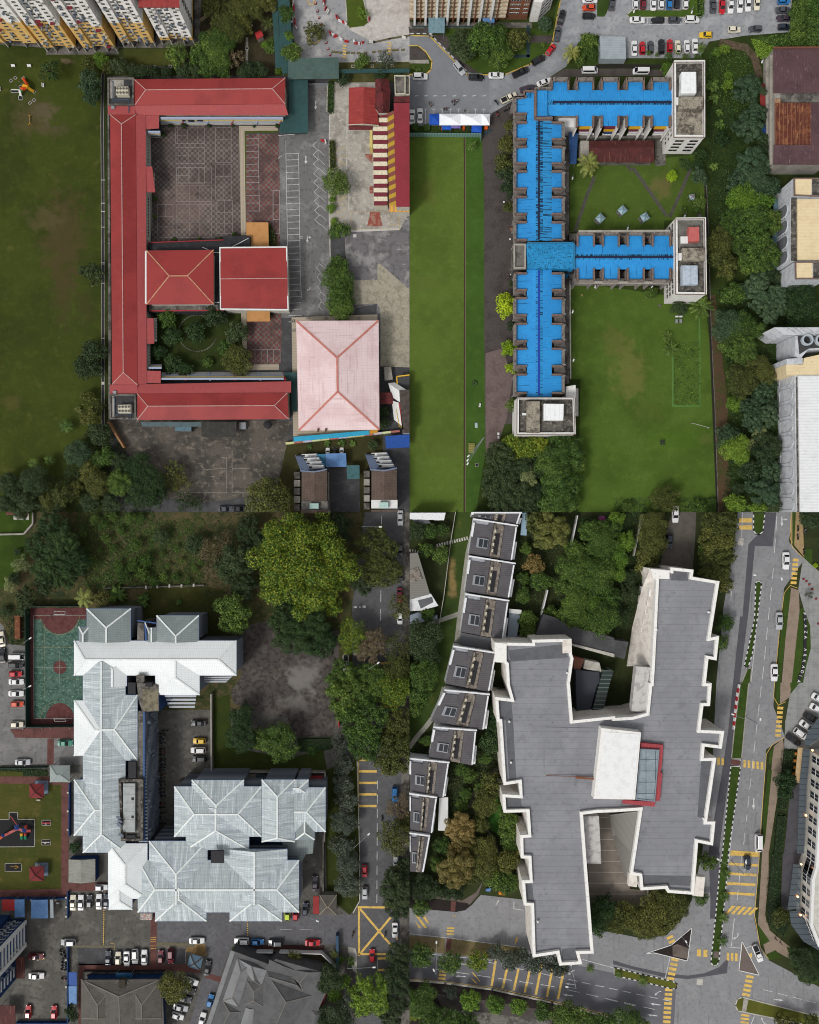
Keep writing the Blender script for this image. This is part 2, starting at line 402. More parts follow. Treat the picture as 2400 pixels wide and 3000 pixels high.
def moto_meshes():
 b=MB();b.tube((0,-.05,0),(0,.05,0),.29,n=10);wh=b.mesh('wheel',tyre)
 b=MB();b.bar((-.45,0,.55),(.35,0,.5),.26,.3);b.bar((.35,0,.5),(.55,0,.95),.2,.16);b.bar((-.75,0,.7),(-.3,0,.6),.18,.14);b.tube((.62,0,.3),(.45,0,1),.05)
 fr=[b.mesh('frame',M('bike_paint_'+n,h,.35,spec=.5))for n,h in(('black','1a1a1d'),('red','8f1d22'),('blue','24405f'),('grey','6c7076'))]
 b=MB();b.bar((-.7,0,.82),(.1,0,.78),.28,.1);se=b.mesh('seat',dk)
 b=MB();b.tube((.42,-.34,1.02),(.42,.34,1.02),.025);hb=b.mesh('handlebar',steel)
 return wh,fr,se,hb
MOTO=moto_meshes()
def motos(pts,where,order,ang=0,group='motorbikes parked in a row',colours=None):
 nm=('black','red','blue','grey')
 for i,p in enumerate(pts):
  ci=colours[i%len(colours)]if colours else(0,0,3,0,2,0,1)[i%7]
  lb=f'{nm[ci]} motorbike {where}' if len(pts)==1 else f'{nm[ci]} motorbike, {ordw(i)} {order} {where}'
  v=W(p);t=thing('motorbike',lb,'motorbike',(v.x,v.y,.02),group if len(pts)>1 else None,R(ang+rnd.uniform(-12,12)))
  link('frame',MOTO[1][ci],t);link('seat',MOTO[2],t);link('handlebar',MOTO[3],t)
  link('wheel',MOTO[0],t,(.62,0,.29));link('wheel',MOTO[0],t,(-.6,0,.29))
# ------------------------------------------------------------------ people (one skinned body each pose, clothes and hair as children)
skin_m=M('skin','8a5f48',.6);hair_m=M('hair','17120f',.8)
def skinned(name,verts,edges,radii,mat,sub=1):
 me=bpy.data.meshes.new(name);me.from_pydata(verts,edges,[])
 o=bpy.data.objects.new(name,me);COL.objects.link(o)
 sk=o.modifiers.new('skin','SKIN');me.skin_vertices.new()if not me.skin_vertices else None
 for i,rr in enumerate(radii):me.skin_vertices[0].data[i].radius=(rr,rr)
 me.skin_vertices[0].data[0].use_root=True
 o.modifiers.new('sub','SUBSURF').levels=sub
 dg=bpy.context.evaluated_depsgraph_get();out=bpy.data.meshes.new_from_object(o.evaluated_get(dg));out.name=name
 bpy.data.objects.remove(o);out.materials.clear();out.materials.append(mat)
 out.polygons.foreach_set('use_smooth',[True]*len(out.polygons));return out
def person_meshes(stride):
 V=[(0,0,.95),(0,0,1.15),(0,0,1.38),(0,0,1.5),(.01,0,1.6),(.02,0,1.7)];E=[(i,i+1)for i in range(5)];Rr=[.14,.13,.15,.055,.1,.085]
 def add(par,p,r):V.append(p);Rr.append(r);E.append((par,len(V)-1));return len(V)-1
 legs,arms=[],[]
 for s in(-1,1):
  f=stride*s
  a=add(0,(0,s*.1,.88),.1);kn=add(a,(f*.6+.02,s*.11,.48),.065);an=add(kn,(f,s*.11,.09),.042);toe=add(an,(f+.16,s*.12,.04),.035);legs.append((a,kn,an))
  sh=add(2,(0,s*.19,1.38),.06);el=add(sh,(-f*.4,s*.25,1.1),.045);wr=add(el,(-f*.6+.1,s*.25,.86),.03);pa=add(wr,(-f*.6+.12,s*.25,.79),.032);arms.append((sh,el))
  for j in range(4):q=add(pa,(-f*.6+.11+.02*j,s*(.245),.74),.009);add(q,(-f*.6+.125+.02*j,s*.235,.69-.005*abs(j-1.5)),.008)
  q=add(pa,(-f*.6+.17,s*.23,.78),.01);add(q,(-f*.6+.19,s*.22,.74),.009)
 nose=add(5,(.11,0,1.63),.02)
 body=skinned('body',V,E,Rr,skin_m)
 sv=[V[0],V[1],V[2]];se=[(0,1),(1,2)];sr=[.155,.145,.165]
 for sh,el in arms:sv+=[V[sh],tuple((Vector(V[sh])+Vector(V[el]))/2)];se+=[(2,len(sv)-2),(len(sv)-2,len(sv)-1)];sr+=[.075,.065]
 tv=[V[0]];te=[];tr=[.15]
 for a,kn,an in legs:tv+=[V[a],V[kn],V[an]];n=len(tv);te+=[(0,n-3),(n-3,n-2),(n-2,n-1)];tr+=[.115,.08,.06]
 b=MB();b.dome((-.02,0,1.66),.108,.12,10,4);b.tube((-.05,0,1.56),(-.04,0,1.68),.095,.1)
 return body,(sv,se,sr),(tv,te,tr),b.mesh('hair',hair_m,smooth=True)
PM=[person_meshes(.04),person_meshes(.22)];CL={}
def person(p,ang,shirt,trous,label,pose=0):
 body,S_,T_,hair=PM[pose];v=W(p)
 t=thing('person',label,'person',(v.x,v.y,.02),None,R(ang));link('body',body,t)
 for nm,g,c in(('shirt',S_,shirt),('trousers',T_,trous)):
  if(pose,nm,c)not in CL:CL[pose,nm,c]=skinned(nm,g[0],g[1],g[2],M('cloth_'+c,c,.9))
  link(nm,CL[pose,nm,c],t)
 link('hair',hair,t)
# ------------------------------------------------------------------ trees and plants
bark=M('bark','4a4036',.95,[(3,'322a22',.7,.45,.65)])
LOOK={}
def leafm(name,base,dark,light,tip=None):
 m=M('leaves_'+name,base,.6,isl=(dark,light,[(.75,base)]if not tip else[(.5,base),(.93,tip)]),spec=.2)
 b=m.node_tree.nodes['Principled BSDF']
 LOOK[name]=m
leafm('dark','3a4a2c','1e2a18','52623a');leafm('mid','4d682a','1d2b14','80983c');leafm('olive','565c2a','262c14','84863f')
leafm('bright','64822a','35501a','8da538');leafm('lime','93b01e','56701a','bcd02a');leafm('blue','3f553a','1f2e20','5d744c')
leafm('pale','808a58','4c5638','a4ac78');leafm('gold','587422','1c2e14','84982c','a8a632');leafm('rusty','7a6a3a','43401f','9a8850')
leafm('grey','4c5648','2b332a','6c7666');leafm('brown','6a5f45','3f3a28','8a7e60');leafm('deep','324a24','142014','4f6d38');leafm('palm','7c8440','4a5228','a8ac5c');leafm('pink','a04a80','6a3060','c07aa0')
LNAME=dict(palm='yellowish green',dark='dark green',mid='mid green',olive='olive green',bright='bright green',lime='lime green',blue='bluish green',pale='pale green',gold='yellow-green',rusty='rusty olive',grey='greyish green',brown='brownish',deep='deep green',pink='pink flowering')
def quads(P,N,size,rs,jit=.55):
 n=len(P);N=N+rs.normal(0,jit,(n,3));N/=np.linalg.norm(N,axis=1)[:,None]+1e-9
 A=np.cross(N,rs.normal(0,1,(n,3)));A/=np.linalg.norm(A,axis=1)[:,None]+1e-9;B_=np.cross(N,A)
 s=(size*rs.uniform(.6,1.25,n))[:,None];t=s*rs.uniform(.55,.95,n)[:,None]
 return np.stack([P-A*s*.5,P+B_*t*.5+A*s*.06,P+A*s*.5,P-B_*t*.5+A*s*.06],1)
def crown_quads(seed,kind,Rm):
 rs=np.random.RandomState(seed);cfg={'broad':(26,.24,.4,.62,.5),'loose':(24,.2,.36,.6,.7),'broccoli':(34,.17,.26,.7,.12),'dome':(40,.22,.32,.75,.35),'sparse':(22,.16,.3,.55,.8),'big':(60,.13,.24,.6,.5)}[kind]
 nl,l0,l1,flat,jit=cfg;leaf=min(.15,(.36 if Rm<9 else.32)/Rm)if kind!='broccoli' else min(.1,.36/Rm)
 out=[];area_=0;tot=int(min(26000,3.6*6.28/(leaf*leaf*.55)*(.35 if kind=='sparse' else 1)*(.5 if kind=='loose' else.75)))
 ga=rs.uniform(0,6.28);cs=[]
 for i in range(nl):
  rr=math.sqrt((i+.5)/nl)*.82;th=ga+i*2.39996+rs.normal(0,.25)
  if i%3==2 and kind!='dome':rr*=rs.uniform(.8,1.12)
  z=flat*math.sqrt(max(.02,1-min(rr,.97)**2))*rs.uniform(.72,1.08)-.12*(i%2)
  cs.append((rr*math.cos(th),rr*math.sin(th),z,rs.uniform(l0,l1)*(1-.15*rr)))
 wsum=sum(c[3]**2 for c in cs)
 for x,y,z,rl in cs:
  m=max(12,int(tot*rl*rl/wsum));d=rs.normal(0,1,(m,3));d[:,2]=np.abs(d[:,2])*np.where(rs.rand(m)<.8,1,-.6);d/=np.linalg.norm(d,axis=1)[:,None]
  rad=rl*(rs.uniform(.86,1.03,m)if kind=='broccoli' else rs.uniform(.66,1.07,m))
  P=np.array([x,y,z])+d*rad[:,None]*np.array([1,1,.85]);out.append(quads(P,d+np.array([0,0,.4]),leaf,rs,jit))
 return np.concatenate(out)
def quad_mesh(name,Q,mat):
 n=len(Q);me=bpy.data.meshes.new(name);me.vertices.add(n*4);me.vertices.foreach_set('co',Q.reshape(-1));me.loops.add(n*4);me.loops.foreach_set('vertex_index',np.arange(n*4,dtype=np.int32))
 me.polygons.add(n);me.polygons.foreach_set('loop_start',np.arange(0,n*4,4,dtype=np.int32));me.update(calc_edges=True);me.materials.append(mat);return me
CQ={};CMESH={};TRUNK={}
def trunk_mesh(v):
 if v not in TRUNK:
  rs=random.Random(v);b=MB();b.tube((0,0,0),(.01,.01,.55),.05,.035,8)
  for i in range(7):
   a=i*.9+rs.uniform(-.3,.3);q=(math.cos(a)*rs.uniform(.3,.6),math.sin(a)*rs.uniform(.3,.6),rs.uniform(.8,1.0));mid=(q[0]*.4,q[1]*.4,.72)
   b.tube((.01,.01,.5+.02*i),mid,.028,.018,6);b.tube(mid,q,.018,.006,5);b.tube(mid,(q[0]*.5+.15,q[1]*1.1-.1,q[2]+.05),.012,.004,5)
  TRUNK[v]=b.mesh('trunk',bark)
 return TRUNK[v]
def clipseam(Q,px,py):
 """the ground of one quarter ends where the next begins; foliage does not grow across"""
 sx=1 if px>1200 else-1;sy=1 if py<1500 else-1
 m=Q.mean(1);return Q[(m[:,0]*sx>.05)&(m[:,1]*sy>.05)]
def tree(p,rpx,look,kind,label,cat='tree',group=None,hk=1.35,name=None,zbase=0):
 Rm=rpx*.124;h=max(1.2,min(17,Rm*hk+1.5))if kind!='shrub' else Rm*.9
 kd='dome' if kind=='shrub' else kind
 zc=h*.55
 for _ in range(2):c=W(p,zc);Rw=Rm*(H-zc)/H
 c=W(p,zc);bucket=1.5 if Rw<2 else 3 if Rw<4 else 5.5 if Rw<8 else 10;var=int(p[0]*7+p[1]*3)%3
 key=(kd,bucket,var)
 if key not in CQ:CQ[key]=crown_quads(len(kd)*17+var*5+int(bucket),kd,bucket)
 edge=abs(p[0]-1200)<rpx*1.15 or abs(p[1]-1500)<rpx*1.15
 nm=name or('shrub' if kind=='shrub' or Rm<1.5 else 'young_tree' if Rm<2.6 else{'broccoli':'knobbly_tree','dome':'rounded_tree','sparse':'thin_tree','loose':'loose_tree'}.get(kind,'leafy_tree'))
 t=thing(nm,label,cat,(c.x,c.y,zbase),group,0)
 rz=rnd.uniform(0,6.28);zs=h*.62;sq=rnd.uniform(.86,1.1)
 if edge:
  Q=CQ[key].copy();cc,ss=math.cos(rz),math.sin(rz);X=Q[...,0]*cc-Q[...,1]*ss;Y=Q[...,0]*ss+Q[...,1]*cc
  Q=np.stack([X*Rw+c.x,Y*Rw+c.y,Q[...,2]*Rw+h*.42],-1);Q=clipseam(Q,p[0],p[1]);Q=Q-np.array([c.x,c.y,0])
  link('crown',quad_mesh('crown',Q,LOOK[look]),t)
 else:
  if(key,look)not in CMESH:CMESH[key,look]=quad_mesh('crown',CQ[key],LOOK[look])
  link('crown',CMESH[key,look],t,(0,0,h*.42-zbase),(0,0,rz),(Rw*sq,Rw*(2-sq)*.98,Rw))
 tm=trunk_mesh(var);link('trunk',tm,t,(0,0,0),(0,0,rz),(max(Rw*.9,1),)*2+(h*.9,))
 return t
PALM={}
def frond_quads(rs,n,Lf,droop,wid,rise,leafn=16):
 Q=[]
 for i in range(n):
  a=i*6.2832/n*1.0+rs.normal(0,.12)+(0 if i%2 else.15);el=rise*(1 if i%2 else.45)+rs.normal(0,.08);d=np.array([math.cos(a),math.sin(a),0]);sd_=np.array([-d[1],d[0],0]);ln=Lf*rs.uniform(.82,1.05)
  pts=[]
  for j in range(leafn+1):
   t=j/leafn;pts.append(d*ln*(t*(1-.12*t))+np.array([0,0,ln*(math.tan(el)*t-droop*t*t)]))
  for j in range(1,leafn):
   b0,b1=pts[j],pts[j+1];t=j/leafn;wl=wid*ln*math.sin(math.pi*min(1,.12+t*.86))**.7
   for s in(-1,1):
    tip=b0+d*wl*.55+sd_*s*wl+np.array([0,0,-wl*.3]);u=(b1-b0)*.6
    Q.append([b0-u*.6,b0+u*.9,tip+u*.35,tip-u*.1])
  Q.append([pts[0]-sd_*.02*ln,pts[0]+sd_*.02*ln,pts[-1]+sd_*.004*ln,pts[-1]-sd_*.004*ln])
 return np.array(Q)
def banana_quads(rs,n):
 Q=[]
 for i in range(n):
  a=i*2.4+rs.normal(0,.2);d=np.array([math.cos(a),math.sin(a),0]);s=np.array([-d[1],d[0],0]);ln=rs.uniform(.7,1.05);prev=None;up_=rs.uniform(.4,.9)
  for j in range(7):
   t=j/6;c=d*ln*t+np.array([0,0,.35+ln*(up_*t-.85*t*t)]);wd=.17*math.sin(math.pi*min(1,.08+t*.9))*ln+.01
   row=(c-s*wd+np.array([0,0,.05]),c,c+s*wd+np.array([0,0,.05]))
   if prev:Q.append([prev[0],prev[1],row[1],row[0]]);Q.append([prev[1],prev[2],row[2],row[1]])
   prev=row
 return np.array(Q)
def palm(p,rpx,look,label,kind='coconut',group=None):
 Rm=rpx*.1;h={'coconut':max(2.5,Rm*.9),'banana':0,'feather':Rm*.5,'agave':.1}[kind];v=W(p,h+.4);var=int(p[0])%2
 t=thing('banana_plant' if kind=='banana' else 'agave_plant' if kind=='agave' else 'palm_tree',label,'plant' if kind in('banana','agave')else 'palm',(v.x,v.y,0),group)
 key=(kind,var,look)
 if key not in PALM:
  rs=np.random.RandomState(var+len(kind));Q={'coconut':lambda:frond_quads(rs,15,1,.55,.17,.5),'feather':lambda:frond_quads(rs,22,1,.5,.12,.55),'agave':lambda:frond_quads(rs,16,1,.1,.05,.5,5),'banana':lambda:banana_quads(rs,11)}[kind]()
  PALM[key]=quad_mesh('crown',Q,LOOK[look])
 link('crown',PALM[key],t,(0,0,h),(0,0,rnd.uniform(0,6)),(Rm,)*3)
 b=MB();b.tube((0,0,0),(.08,.05,h+.1+.3*Rm*(kind=='banana')),.16,.1,8);link('trunk',b.mesh('trunk',bark),t)
 return t
def trees(c,r,s,look,area_,kind='broad',hk=1.35,order='from the top',cat=None,group=None,noun=None):
 """'x,y,radius' on a tile; area_ says where the cluster grows"""
 P=k(c,r,s);P.sort(key=lambda a:a[1]if 'top' in order else a[0])
 noun=noun or{'shrub':'shrub','sparse':'thin tree','loose':'loose tree','broccoli':'knobbly tree','dome':'rounded tree'}.get(kind,'leafy tree')
 grp=group or(f'{LNAME[look]} {noun}s {area_}' if len(P)>1 else None)
 for i,a in enumerate(P):
  lb=f'{LNAME[look]} {noun} {area_}' if len(P)==1 else f'{LNAME[look]} {noun} {area_}, {ordw(i)} {order}'
  if len(lb.split())>16:lb=lb.replace(' '+noun,' tree' if 'tree' in noun else '',1).replace(' from the',' from')
  if len(lb.split())>16:print('LONG',lb)
  if kind in('coconut','banana','feather','agave'):palm(a,a[2]/2.875,look,lb,kind,grp)
  else:tree(a,a[2]/2.875,look,kind,lb,'shrub' if kind=='shrub' else 'tree',grp,hk)
def scatter_quads(poly,n,z0,z1,size,seed,zf=None):
 rs=np.random.RandomState(seed);P=[W(p)for p in poly];xs=[v.x for v in P];ys=[v.y for v in P];out=[]
 X=rs.uniform(min(xs),max(xs),n*2);Y=rs.uniform(min(ys),max(ys),n*2);ins=np.zeros(n*2,bool)
 for i in range(len(P)):
  a,b_=P[i-1],P[i];cond=((a.y>Y)!=(b_.y>Y));xx=(b_.x-a.x)*(Y-a.y)/((b_.y-a.y)or 1e-9)+a.x;ins^=cond&(X<xx)
 X,Y=X[ins][:n],Y[ins][:n];m=len(X)
 lum=np.sin(X*.9+seed)*np.sin(Y*1.1+seed*.3)+.6*np.sin(X*2.3)*np.sin(Y*2.7+1)
 Z=z0+(z1-z0)*np.clip(.45+.4*lum+rs.normal(0,.15,m),0,1)
 if m==0:return np.zeros((0,4,3))
 return quads(np.stack([X,Y,Z],1),np.tile([0,0,1.],(m,1)),size,rs,.5)
def hedge(pts,h,look,label,wd=None,dens=26,leaf=.28,cat='hedge',group=None,solid=True):
 """clipped hedge over the photo polygon pts"""
 c=W(cen(pts));t=thing('hedge',label,cat,(c.x,c.y,0),group);P=[W(p,h)for p in pts];A=abs(area(P));rs=np.random.RandomState(int(c.x*10)%999)
 Q=[scatter_quads(pts,int(A*dens),h*.72,h*1.05,leaf,int(c.y*7)%99)]
 for i in range(len(P)):
  a,b_=P[i-1],P[i];n=max(3,int((b_-a).length*h*dens*.7));u=rs.rand(n);pp=np.array(a)[None]*(1-u[:,None])+np.array(b_)[None]*u[:,None];pp[:,2]=rs.uniform(.1,h,n);pp+=rs.normal(0,.07,(n,3));Q.append(quads(pp,rs.normal(0,1,(n,3)),leaf,rs,.5))
 Q=np.concatenate(Q)-np.array([c.x,c.y,0]);link('foliage',quad_mesh('foliage',Q,LOOK[look]),t)
 if solid:b=MB();b.prism(inset([W(p)for p in pts],.12),0,h*.7);b.build('branches',M('hedge_core','20291a',.95),t)
def cover(pts,look,n,z1,size=.4,name='ground_cover',seed=3,label=None):
 Q=scatter_quads(pts,n,.05,z1,size,seed);o=link(name,quad_mesh(name,Q,LOOK[look]));o['kind']='stuff';o['label']=label or f'{LNAME[look]} low ground cover plants';o['category']='ground cover'
# ------------------------------------------------------------------ small furniture
def street_lamp(p,z,arms,label,group,pole=steel):
 """p = photo point of the pole foot, arms = photo points of the lamp heads at height z"""
 v=W(p);t=thing('street_lamp',label,'street lamp',(v.x,v.y,0),group)
 b=MB();b.tube(v,(v.x,v.y,z-.2),.1,.06);b.build('pole',pole,t)
 for a in arms:
  q=W(a,z);b=MB();m_=v.lerp(Vector((q.x,q.y,0)),.5);b.tube((v.x,v.y,z-.3),(m_.x,m_.y,z),.06,.05);b.tube((m_.x,m_.y,z),q,.05,.04);b.build('arm',pole,t)
  d=Vector((q.x-v.x,q.y-v.y,0)).normalized();b=MB();b.bar(q-d*.35,q+d*.45,.38,.16);b.dome(q+d*.1+Vector((0,0,.06)),.22,.1);b.build('lamp_head',white,t)
def simple_bench(p,ang,label,group=None,col=None):
 v=W(p);t=thing('bench',label,'bench',(v.x,v.y,.02),group,R(ang));m=col or conc_l
 b=MB();b.box(0,0,.38,1.1,.45,.08);link('seat',b.mesh('seat',m),t)
 for s in(-1,1):b=MB();b.box(s*.38,0,0,.14,.38,.38);link('leg',b.mesh('leg',m),t)
 b=MB();b.box(0,.27,.3,1.1,.07,.5);link('backrest',b.mesh('backrest',m),t)
def pavilion(p,half,h,mat,capm,label,ang=0,group=None,postm=steel,slabm=None,slab_off=None):
 v=W(p,h);t=thing('pavilion',label,'pavilion',(v.x,v.y,0),group);c,s=math.cos(R(ang)),math.sin(R(ang))
 cs=[Vector((v.x+x*half*c-y*half*s,v.y+x*half*s+y*half*c,h))for x,y in((-1,-1),(1,-1),(1,1),(-1,1))];ap=Vector((v.x,v.y,h+half*.55));dn=Vector((0,0,.12))
 b=MB()
 for i in range(4):b.up(cs[i-1],cs[i],ap);b.face(cs[i-1]-dn,cs[i]-dn,cs[i],cs[i-1])
 b.face(*[q-dn for q in reversed(cs)]);rf=b.build('roof',mat,t)
 b=MB()
 for q in cs:b.bar(q+Vector((0,0,.04)),ap+Vector((0,0,.04)),.28,.08)
 b.build('ridge_cap',capm,rf)
 for q in cs:f=ap+(q-ap)*.82;b=MB();b.tube((f.x,f.y,0),(f.x,f.y,h-.1),.1);b.build('post',postm,t)
 if slabm:b=MB();o=slab_off or(0,0);b.box(v.x+o[0],v.y+o[1],0,half*1.85,half*1.85,.12,R(ang));b.build('floor_slab',slabm,t)
 return t
def unit(name,label,cat,pts,z0,h,mat,fans=0,group=None,fanm=None):
 """roof unit or tank: bevelled box standing at height z0 with its top at pts"""
 q=[W(p,z0+h)for p in pts];c=sum(q,Vector())/len(q);t=thing(name,label,cat,(c.x,c.y,z0),group)
 b=MB();b.prism(q,z0+.1,z0+h-.06,False,True);qi=inset(q,.07);b.prism(qi,z0+h-.06,z0+h);b.ring(q,.1,z0+h-.1,z0+h-.05)
 b.build('casing',mat,t)
 for i,f in enumerate(inset(q,.2)):b=MB();b.box(f.x,f.y,z0,.12,.12,.12);b.build('foot',steel,t)
 if fans:
  nx,ny=fans
  for i in range(nx):
   for j in range(ny):
    a=q[0].lerp(q[1],(i+.5)/nx);d=q[3].lerp(q[2],(i+.5)/nx);e=a.lerp(d,(j+.5)/ny)
    r_=min((q[1]-q[0]).length/nx,(q[3]-q[0]).length/ny)*.4;b=MB();b.tube((e.x,e.y,z0+h),(e.x,e.y,z0+h+.12),r_,r_,12);b.build('fan',fanm or M('fan_grille','5f5c54',.7),t)
 return t
def arrow_pts(mb,p,d,L,z,wd=.15):
 v=W(p);a=R(d);e=Vector((math.cos(a),math.sin(a)));q=Vector((-e.y,e.x));o=Vector((v.x,v.y))
 t=o+e*L/2;s=o-e*L/2;m_=t-e*L*.38
 mb.face(*[(x.x,x.y,z)for x in(s-q*wd,m_-q*wd,m_+q*wd,s+q*wd)]);mb.face(*[(x.x,x.y,z)for x in(m_-q*wd*3,t,m_+q*wd*3)])
def bent_arrow(mb,p,d,turn,L,z,wd=.14):
 v=W(p);a=R(d);o=Vector((v.x,v.y));pts=[]
 for i in range(6):t=i/5;aa=a+R(turn)*t;pts.append(o.copy());o=o+Vector((math.cos(aa),math.sin(aa)))*L/6
 mb.line(pts,wd*2,z);e=(pts[-1]-pts[-2]).normalized();q=Vector((-e.y,e.x));s=pts[-1]
 mb.face(*[(x.x,x.y,z+.001)for x in(s-q*wd*3.2,s+e*L*.3,s+q*wd*3.2)])
class Paint:
 def __init__(s,z):s.b=MB();s.z=z
 def line(s,pts,wd=.13,closed=False):s.b.line([W(p)for p in pts],wd,s.z,closed);s.z+=1e-5
 def dash(s,p,q,n,fill=.45,wd=.13):
  p,q=W(p),W(q)
  for i in range(n):s.b.line([p.lerp(q,(i+.5-fill/2)/n),p.lerp(q,(i+.5+fill/2)/n)],wd,s.z)
 def quad(s,pts):s.b.up(*[W(p,s.z)for p in pts])
 def bars(s,p,q,n,across,fill=.5):
  for i in range(n):
   u0,u1=(i+.5-fill/2)/n,(i+.5+fill/2)/n
   a=(p[0]+(q[0]-p[0])*u0,p[1]+(q[1]-p[1])*u0);b_=(p[0]+(q[0]-p[0])*u1,p[1]+(q[1]-p[1])*u1);x,y=across[0]/2,across[1]/2
   s.quad([(a[0]-x,a[1]-y),(b_[0]-x,b_[1]-y),(b_[0]+x,b_[1]+y),(a[0]+x,a[1]+y)])
 def done(s,name,m):return struct(name,s.b,m)
# =================================================================== upper left quarter: red roofed school, flats, playing field
g1=grassm('field_grass','3c451a','2b3314','515a22',patches=[(185,690,95,190,'4a4028',.75),(130,640,80,50,'514a30',.6),(100,340,90,90,'544a34',.6),(130,330,50,40,'5b5140',.6),(190,840,50,150,'463c26',.6),(160,385,70,25,'4f4632',.5),(200,180,30,12,'6d5f4c',.8),(250,900,40,80,'3d3a20',.5),(35,1180,40,30,'524b2a',.5)])
sheet('playing_field',[(-60,140),(300,140),(306,1500),(-60,1500)],g1,.0)
g1d=grassm('shaded_bank_grass','353d1e','262d16','434c26',y='4c4630')  # plain dark green grass on the strip beside the drain
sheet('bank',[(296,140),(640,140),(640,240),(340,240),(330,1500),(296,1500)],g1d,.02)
sheet('wood_floor',kk((1,0,'-210,-60 330,-60 600,60 620,640 -190,640 -240,300')),M('leaf_litter','3c3524',.95,[(.4,'2a2c18',.8,.45,.62),(2,'514632',.5,.5,.66),(9,'232012',.5,.5,.65)],bump=.5,bscale=4),.04)
b=MB();b.line([W(p)for p in k(1,0,'-30,170 60,100 140,40 190,-40')],1.0,.06);struct('footpath',b,M('footpath_earth','85785f',.95,[(1,'655a44',.7,.45,.65)]))
sheet('flats_apron',k(0,0,'-60,370 390,405 390,462 1000,458 1000,405 1400,405 1680,380 1700,-60 -60,-60'),conc_d,.06)
sheet('flats_lawn',k(0,0,'1040,410 1420,410 1500,480 1470,560 1040,545'),grassm('flats_grass','464a22','33381a','565a2c',y='7a7056'),.065)
b=MB();b.line([W(p)for p in k(0,0,'1100,562 1540,566')],.55,.08);struct('drain_cover',b,conc_d)
b=MB();b.line([W(p)for p in k(1,0,'356,320 356,540')],.75,.08);struct('drain_cover',b,conc)
for c_,r_,s_ in((0,0,'1303,563'),(0,0,'1437,560'),(1,0,'356,408'),(1,0,'357,552'),(1,0,'1250,560'),(1,0,'1413,558'),(1,0,'1580,556'),(0,0,'980,508')):
 p=k(c_,r_,s_)[0];v=W(p);t=MB();q=[(v.x-.45,v.y-.4),(v.x+.45,v.y-.4),(v.x+.45,v.y+.4),(v.x-.45,v.y+.4)];t.ring(q,.12,.03,.16);struct('drain_pit_rim',t,conc_l);t=MB();t.up(*[(x,y,.09)for x,y in q]);struct('drain_pit',t,blackp)
dr=[(302,215),(300,360),(301,500),(302,720),(302.5,1250)]
b=MB();b.line([W(p)for p in dr],.75,.05);struct('drain',b,M('drain_bed','23252a',.6,[(1.5,'3a3640',.6,.5,.7)]))
b=MB()
for s_ in(-4,4):b.line([W((x+s_,y))for x,y in dr],.13,.1)
struct('drain_edge',b,conc)
b=MB()
for y_ in(528,596,620,666,770,774,830,991):b.line([W((297,y_)),W((308,y_))],.22,.16)
b.box(*W((303,1123)).xy,.1,.8,.8,.1);struct('drain_bridge',b,conc_l)
# --- ground of the school
sheet('school_yard',kk((0,0,'905,640'),(1,0,'700,640 1090,640'),(1,0,'1725,640'),(1,2,'1725,1438'),(0,2,'950,1438 920,660')),asphalt_d,.08)
sheet('school_road',kk((1,0,'870,720 1035,720 1030,960 1050,980 1045,1438'),(1,1,'1040,0 1058,720 1050,1240 640,1240 630,0'),(1,0,'628,1438 625,1140 870,1130')),M('school_asphalt','6b6a69',.9,[(.2,'8c8b8a',.6,.48,.66),(1.0,'4c4c4b',.6,.5,.66),(.5,'9a989a',.5,.6,.72,(2.5,.12,1)),(25,'434246',.35,.5,.7)],bump=.1,bscale=25),.1)
sheet('carpark',kk((1,0,'740,0 1725,-60 1725,525 1130,520 1120,490 800,490 740,300')),asphalt_l,.1)
sheet('carpark_apron',kk((1,0,'1350,-60 1725,-60 1725,300 1420,355 1200,240 1380,200')),M('bleached_concrete','b5b0aa',.9,[(.3,'99948e',.7,.45,.65),(.8,'c6c3bf',.6,.5,.66),(2,'8a858a',.5,.57,.68),(.5,'cfccc8',.6,.6,.7,(3,.5,1))]),.12)
sheet('carpark_island',k(1,0,'1185,-40 1330,-40 1380,195 1340,225 1220,240 1200,215'),grassm('island_grass','47551f','36421a','5a6828'),.14)
kerb(k(1,0,'1185,-40 1200,215 1220,240 1340,225 1380,195 1330,-40'),.25,conc_l,.15)
sheet('verge',kk((1,0,'1130,525 1725,520 1725,690 1215,695 1050,690 1060,640')),grassm('verge_grass','4a4a26','33381a','77705a'),.13)
sheet('side_yard',kk((1,0,'1085,690 1440,690 1440,1050 1725,1050 1725,1438'),(1,1,'1725,0 1725,355 1640,505 1210,515 1180,560 1050,560 1045,0'),(1,0,'1050,1438 1055,960 1085,940')),M('weathered_concrete','a29d94',.9,[(.2,'7d7870',.7,.45,.62),(.7,'bdb8af',.6,.5,.65),(2.2,'5e5953',.6,.56,.68),(9,'857f76',.4,.5,.68)]),.12)
sheet('grey_yard',kk((1,1,'1180,570 1210,515 1645,500 1725,350 1725,1438 1440,1438 1450,1120 1230,1170 1185,700')),M('patchy_asphalt','6b686a',.9,[(.16,'908e8c',.8,.5,.62),(.5,'525150',.7,.48,.62),(.4,'a8a5a4',.7,.62,.7,(.6,2,1)),(20,'4a484a',.4,.5,.7)]),.125)
sheet('cracked_yard',kk((1,1,'1225,925 1455,920 1455,790 1480,785 1700,980 1725,1000 1725,1438'),(1,2,'1725,220 1480,210 1480,0'),(1,1,'1480,1170 1455,1120 1240,1130')),M('cracked_concrete','9a9484',.9,[(.5,'7d7868',.7,.45,.6),(1.6,'ada796',.6,.5,.64),(4,'4e4a40',.7,.58,.66),(12,'6f6a5c',.5,.52,.66)]),.15)
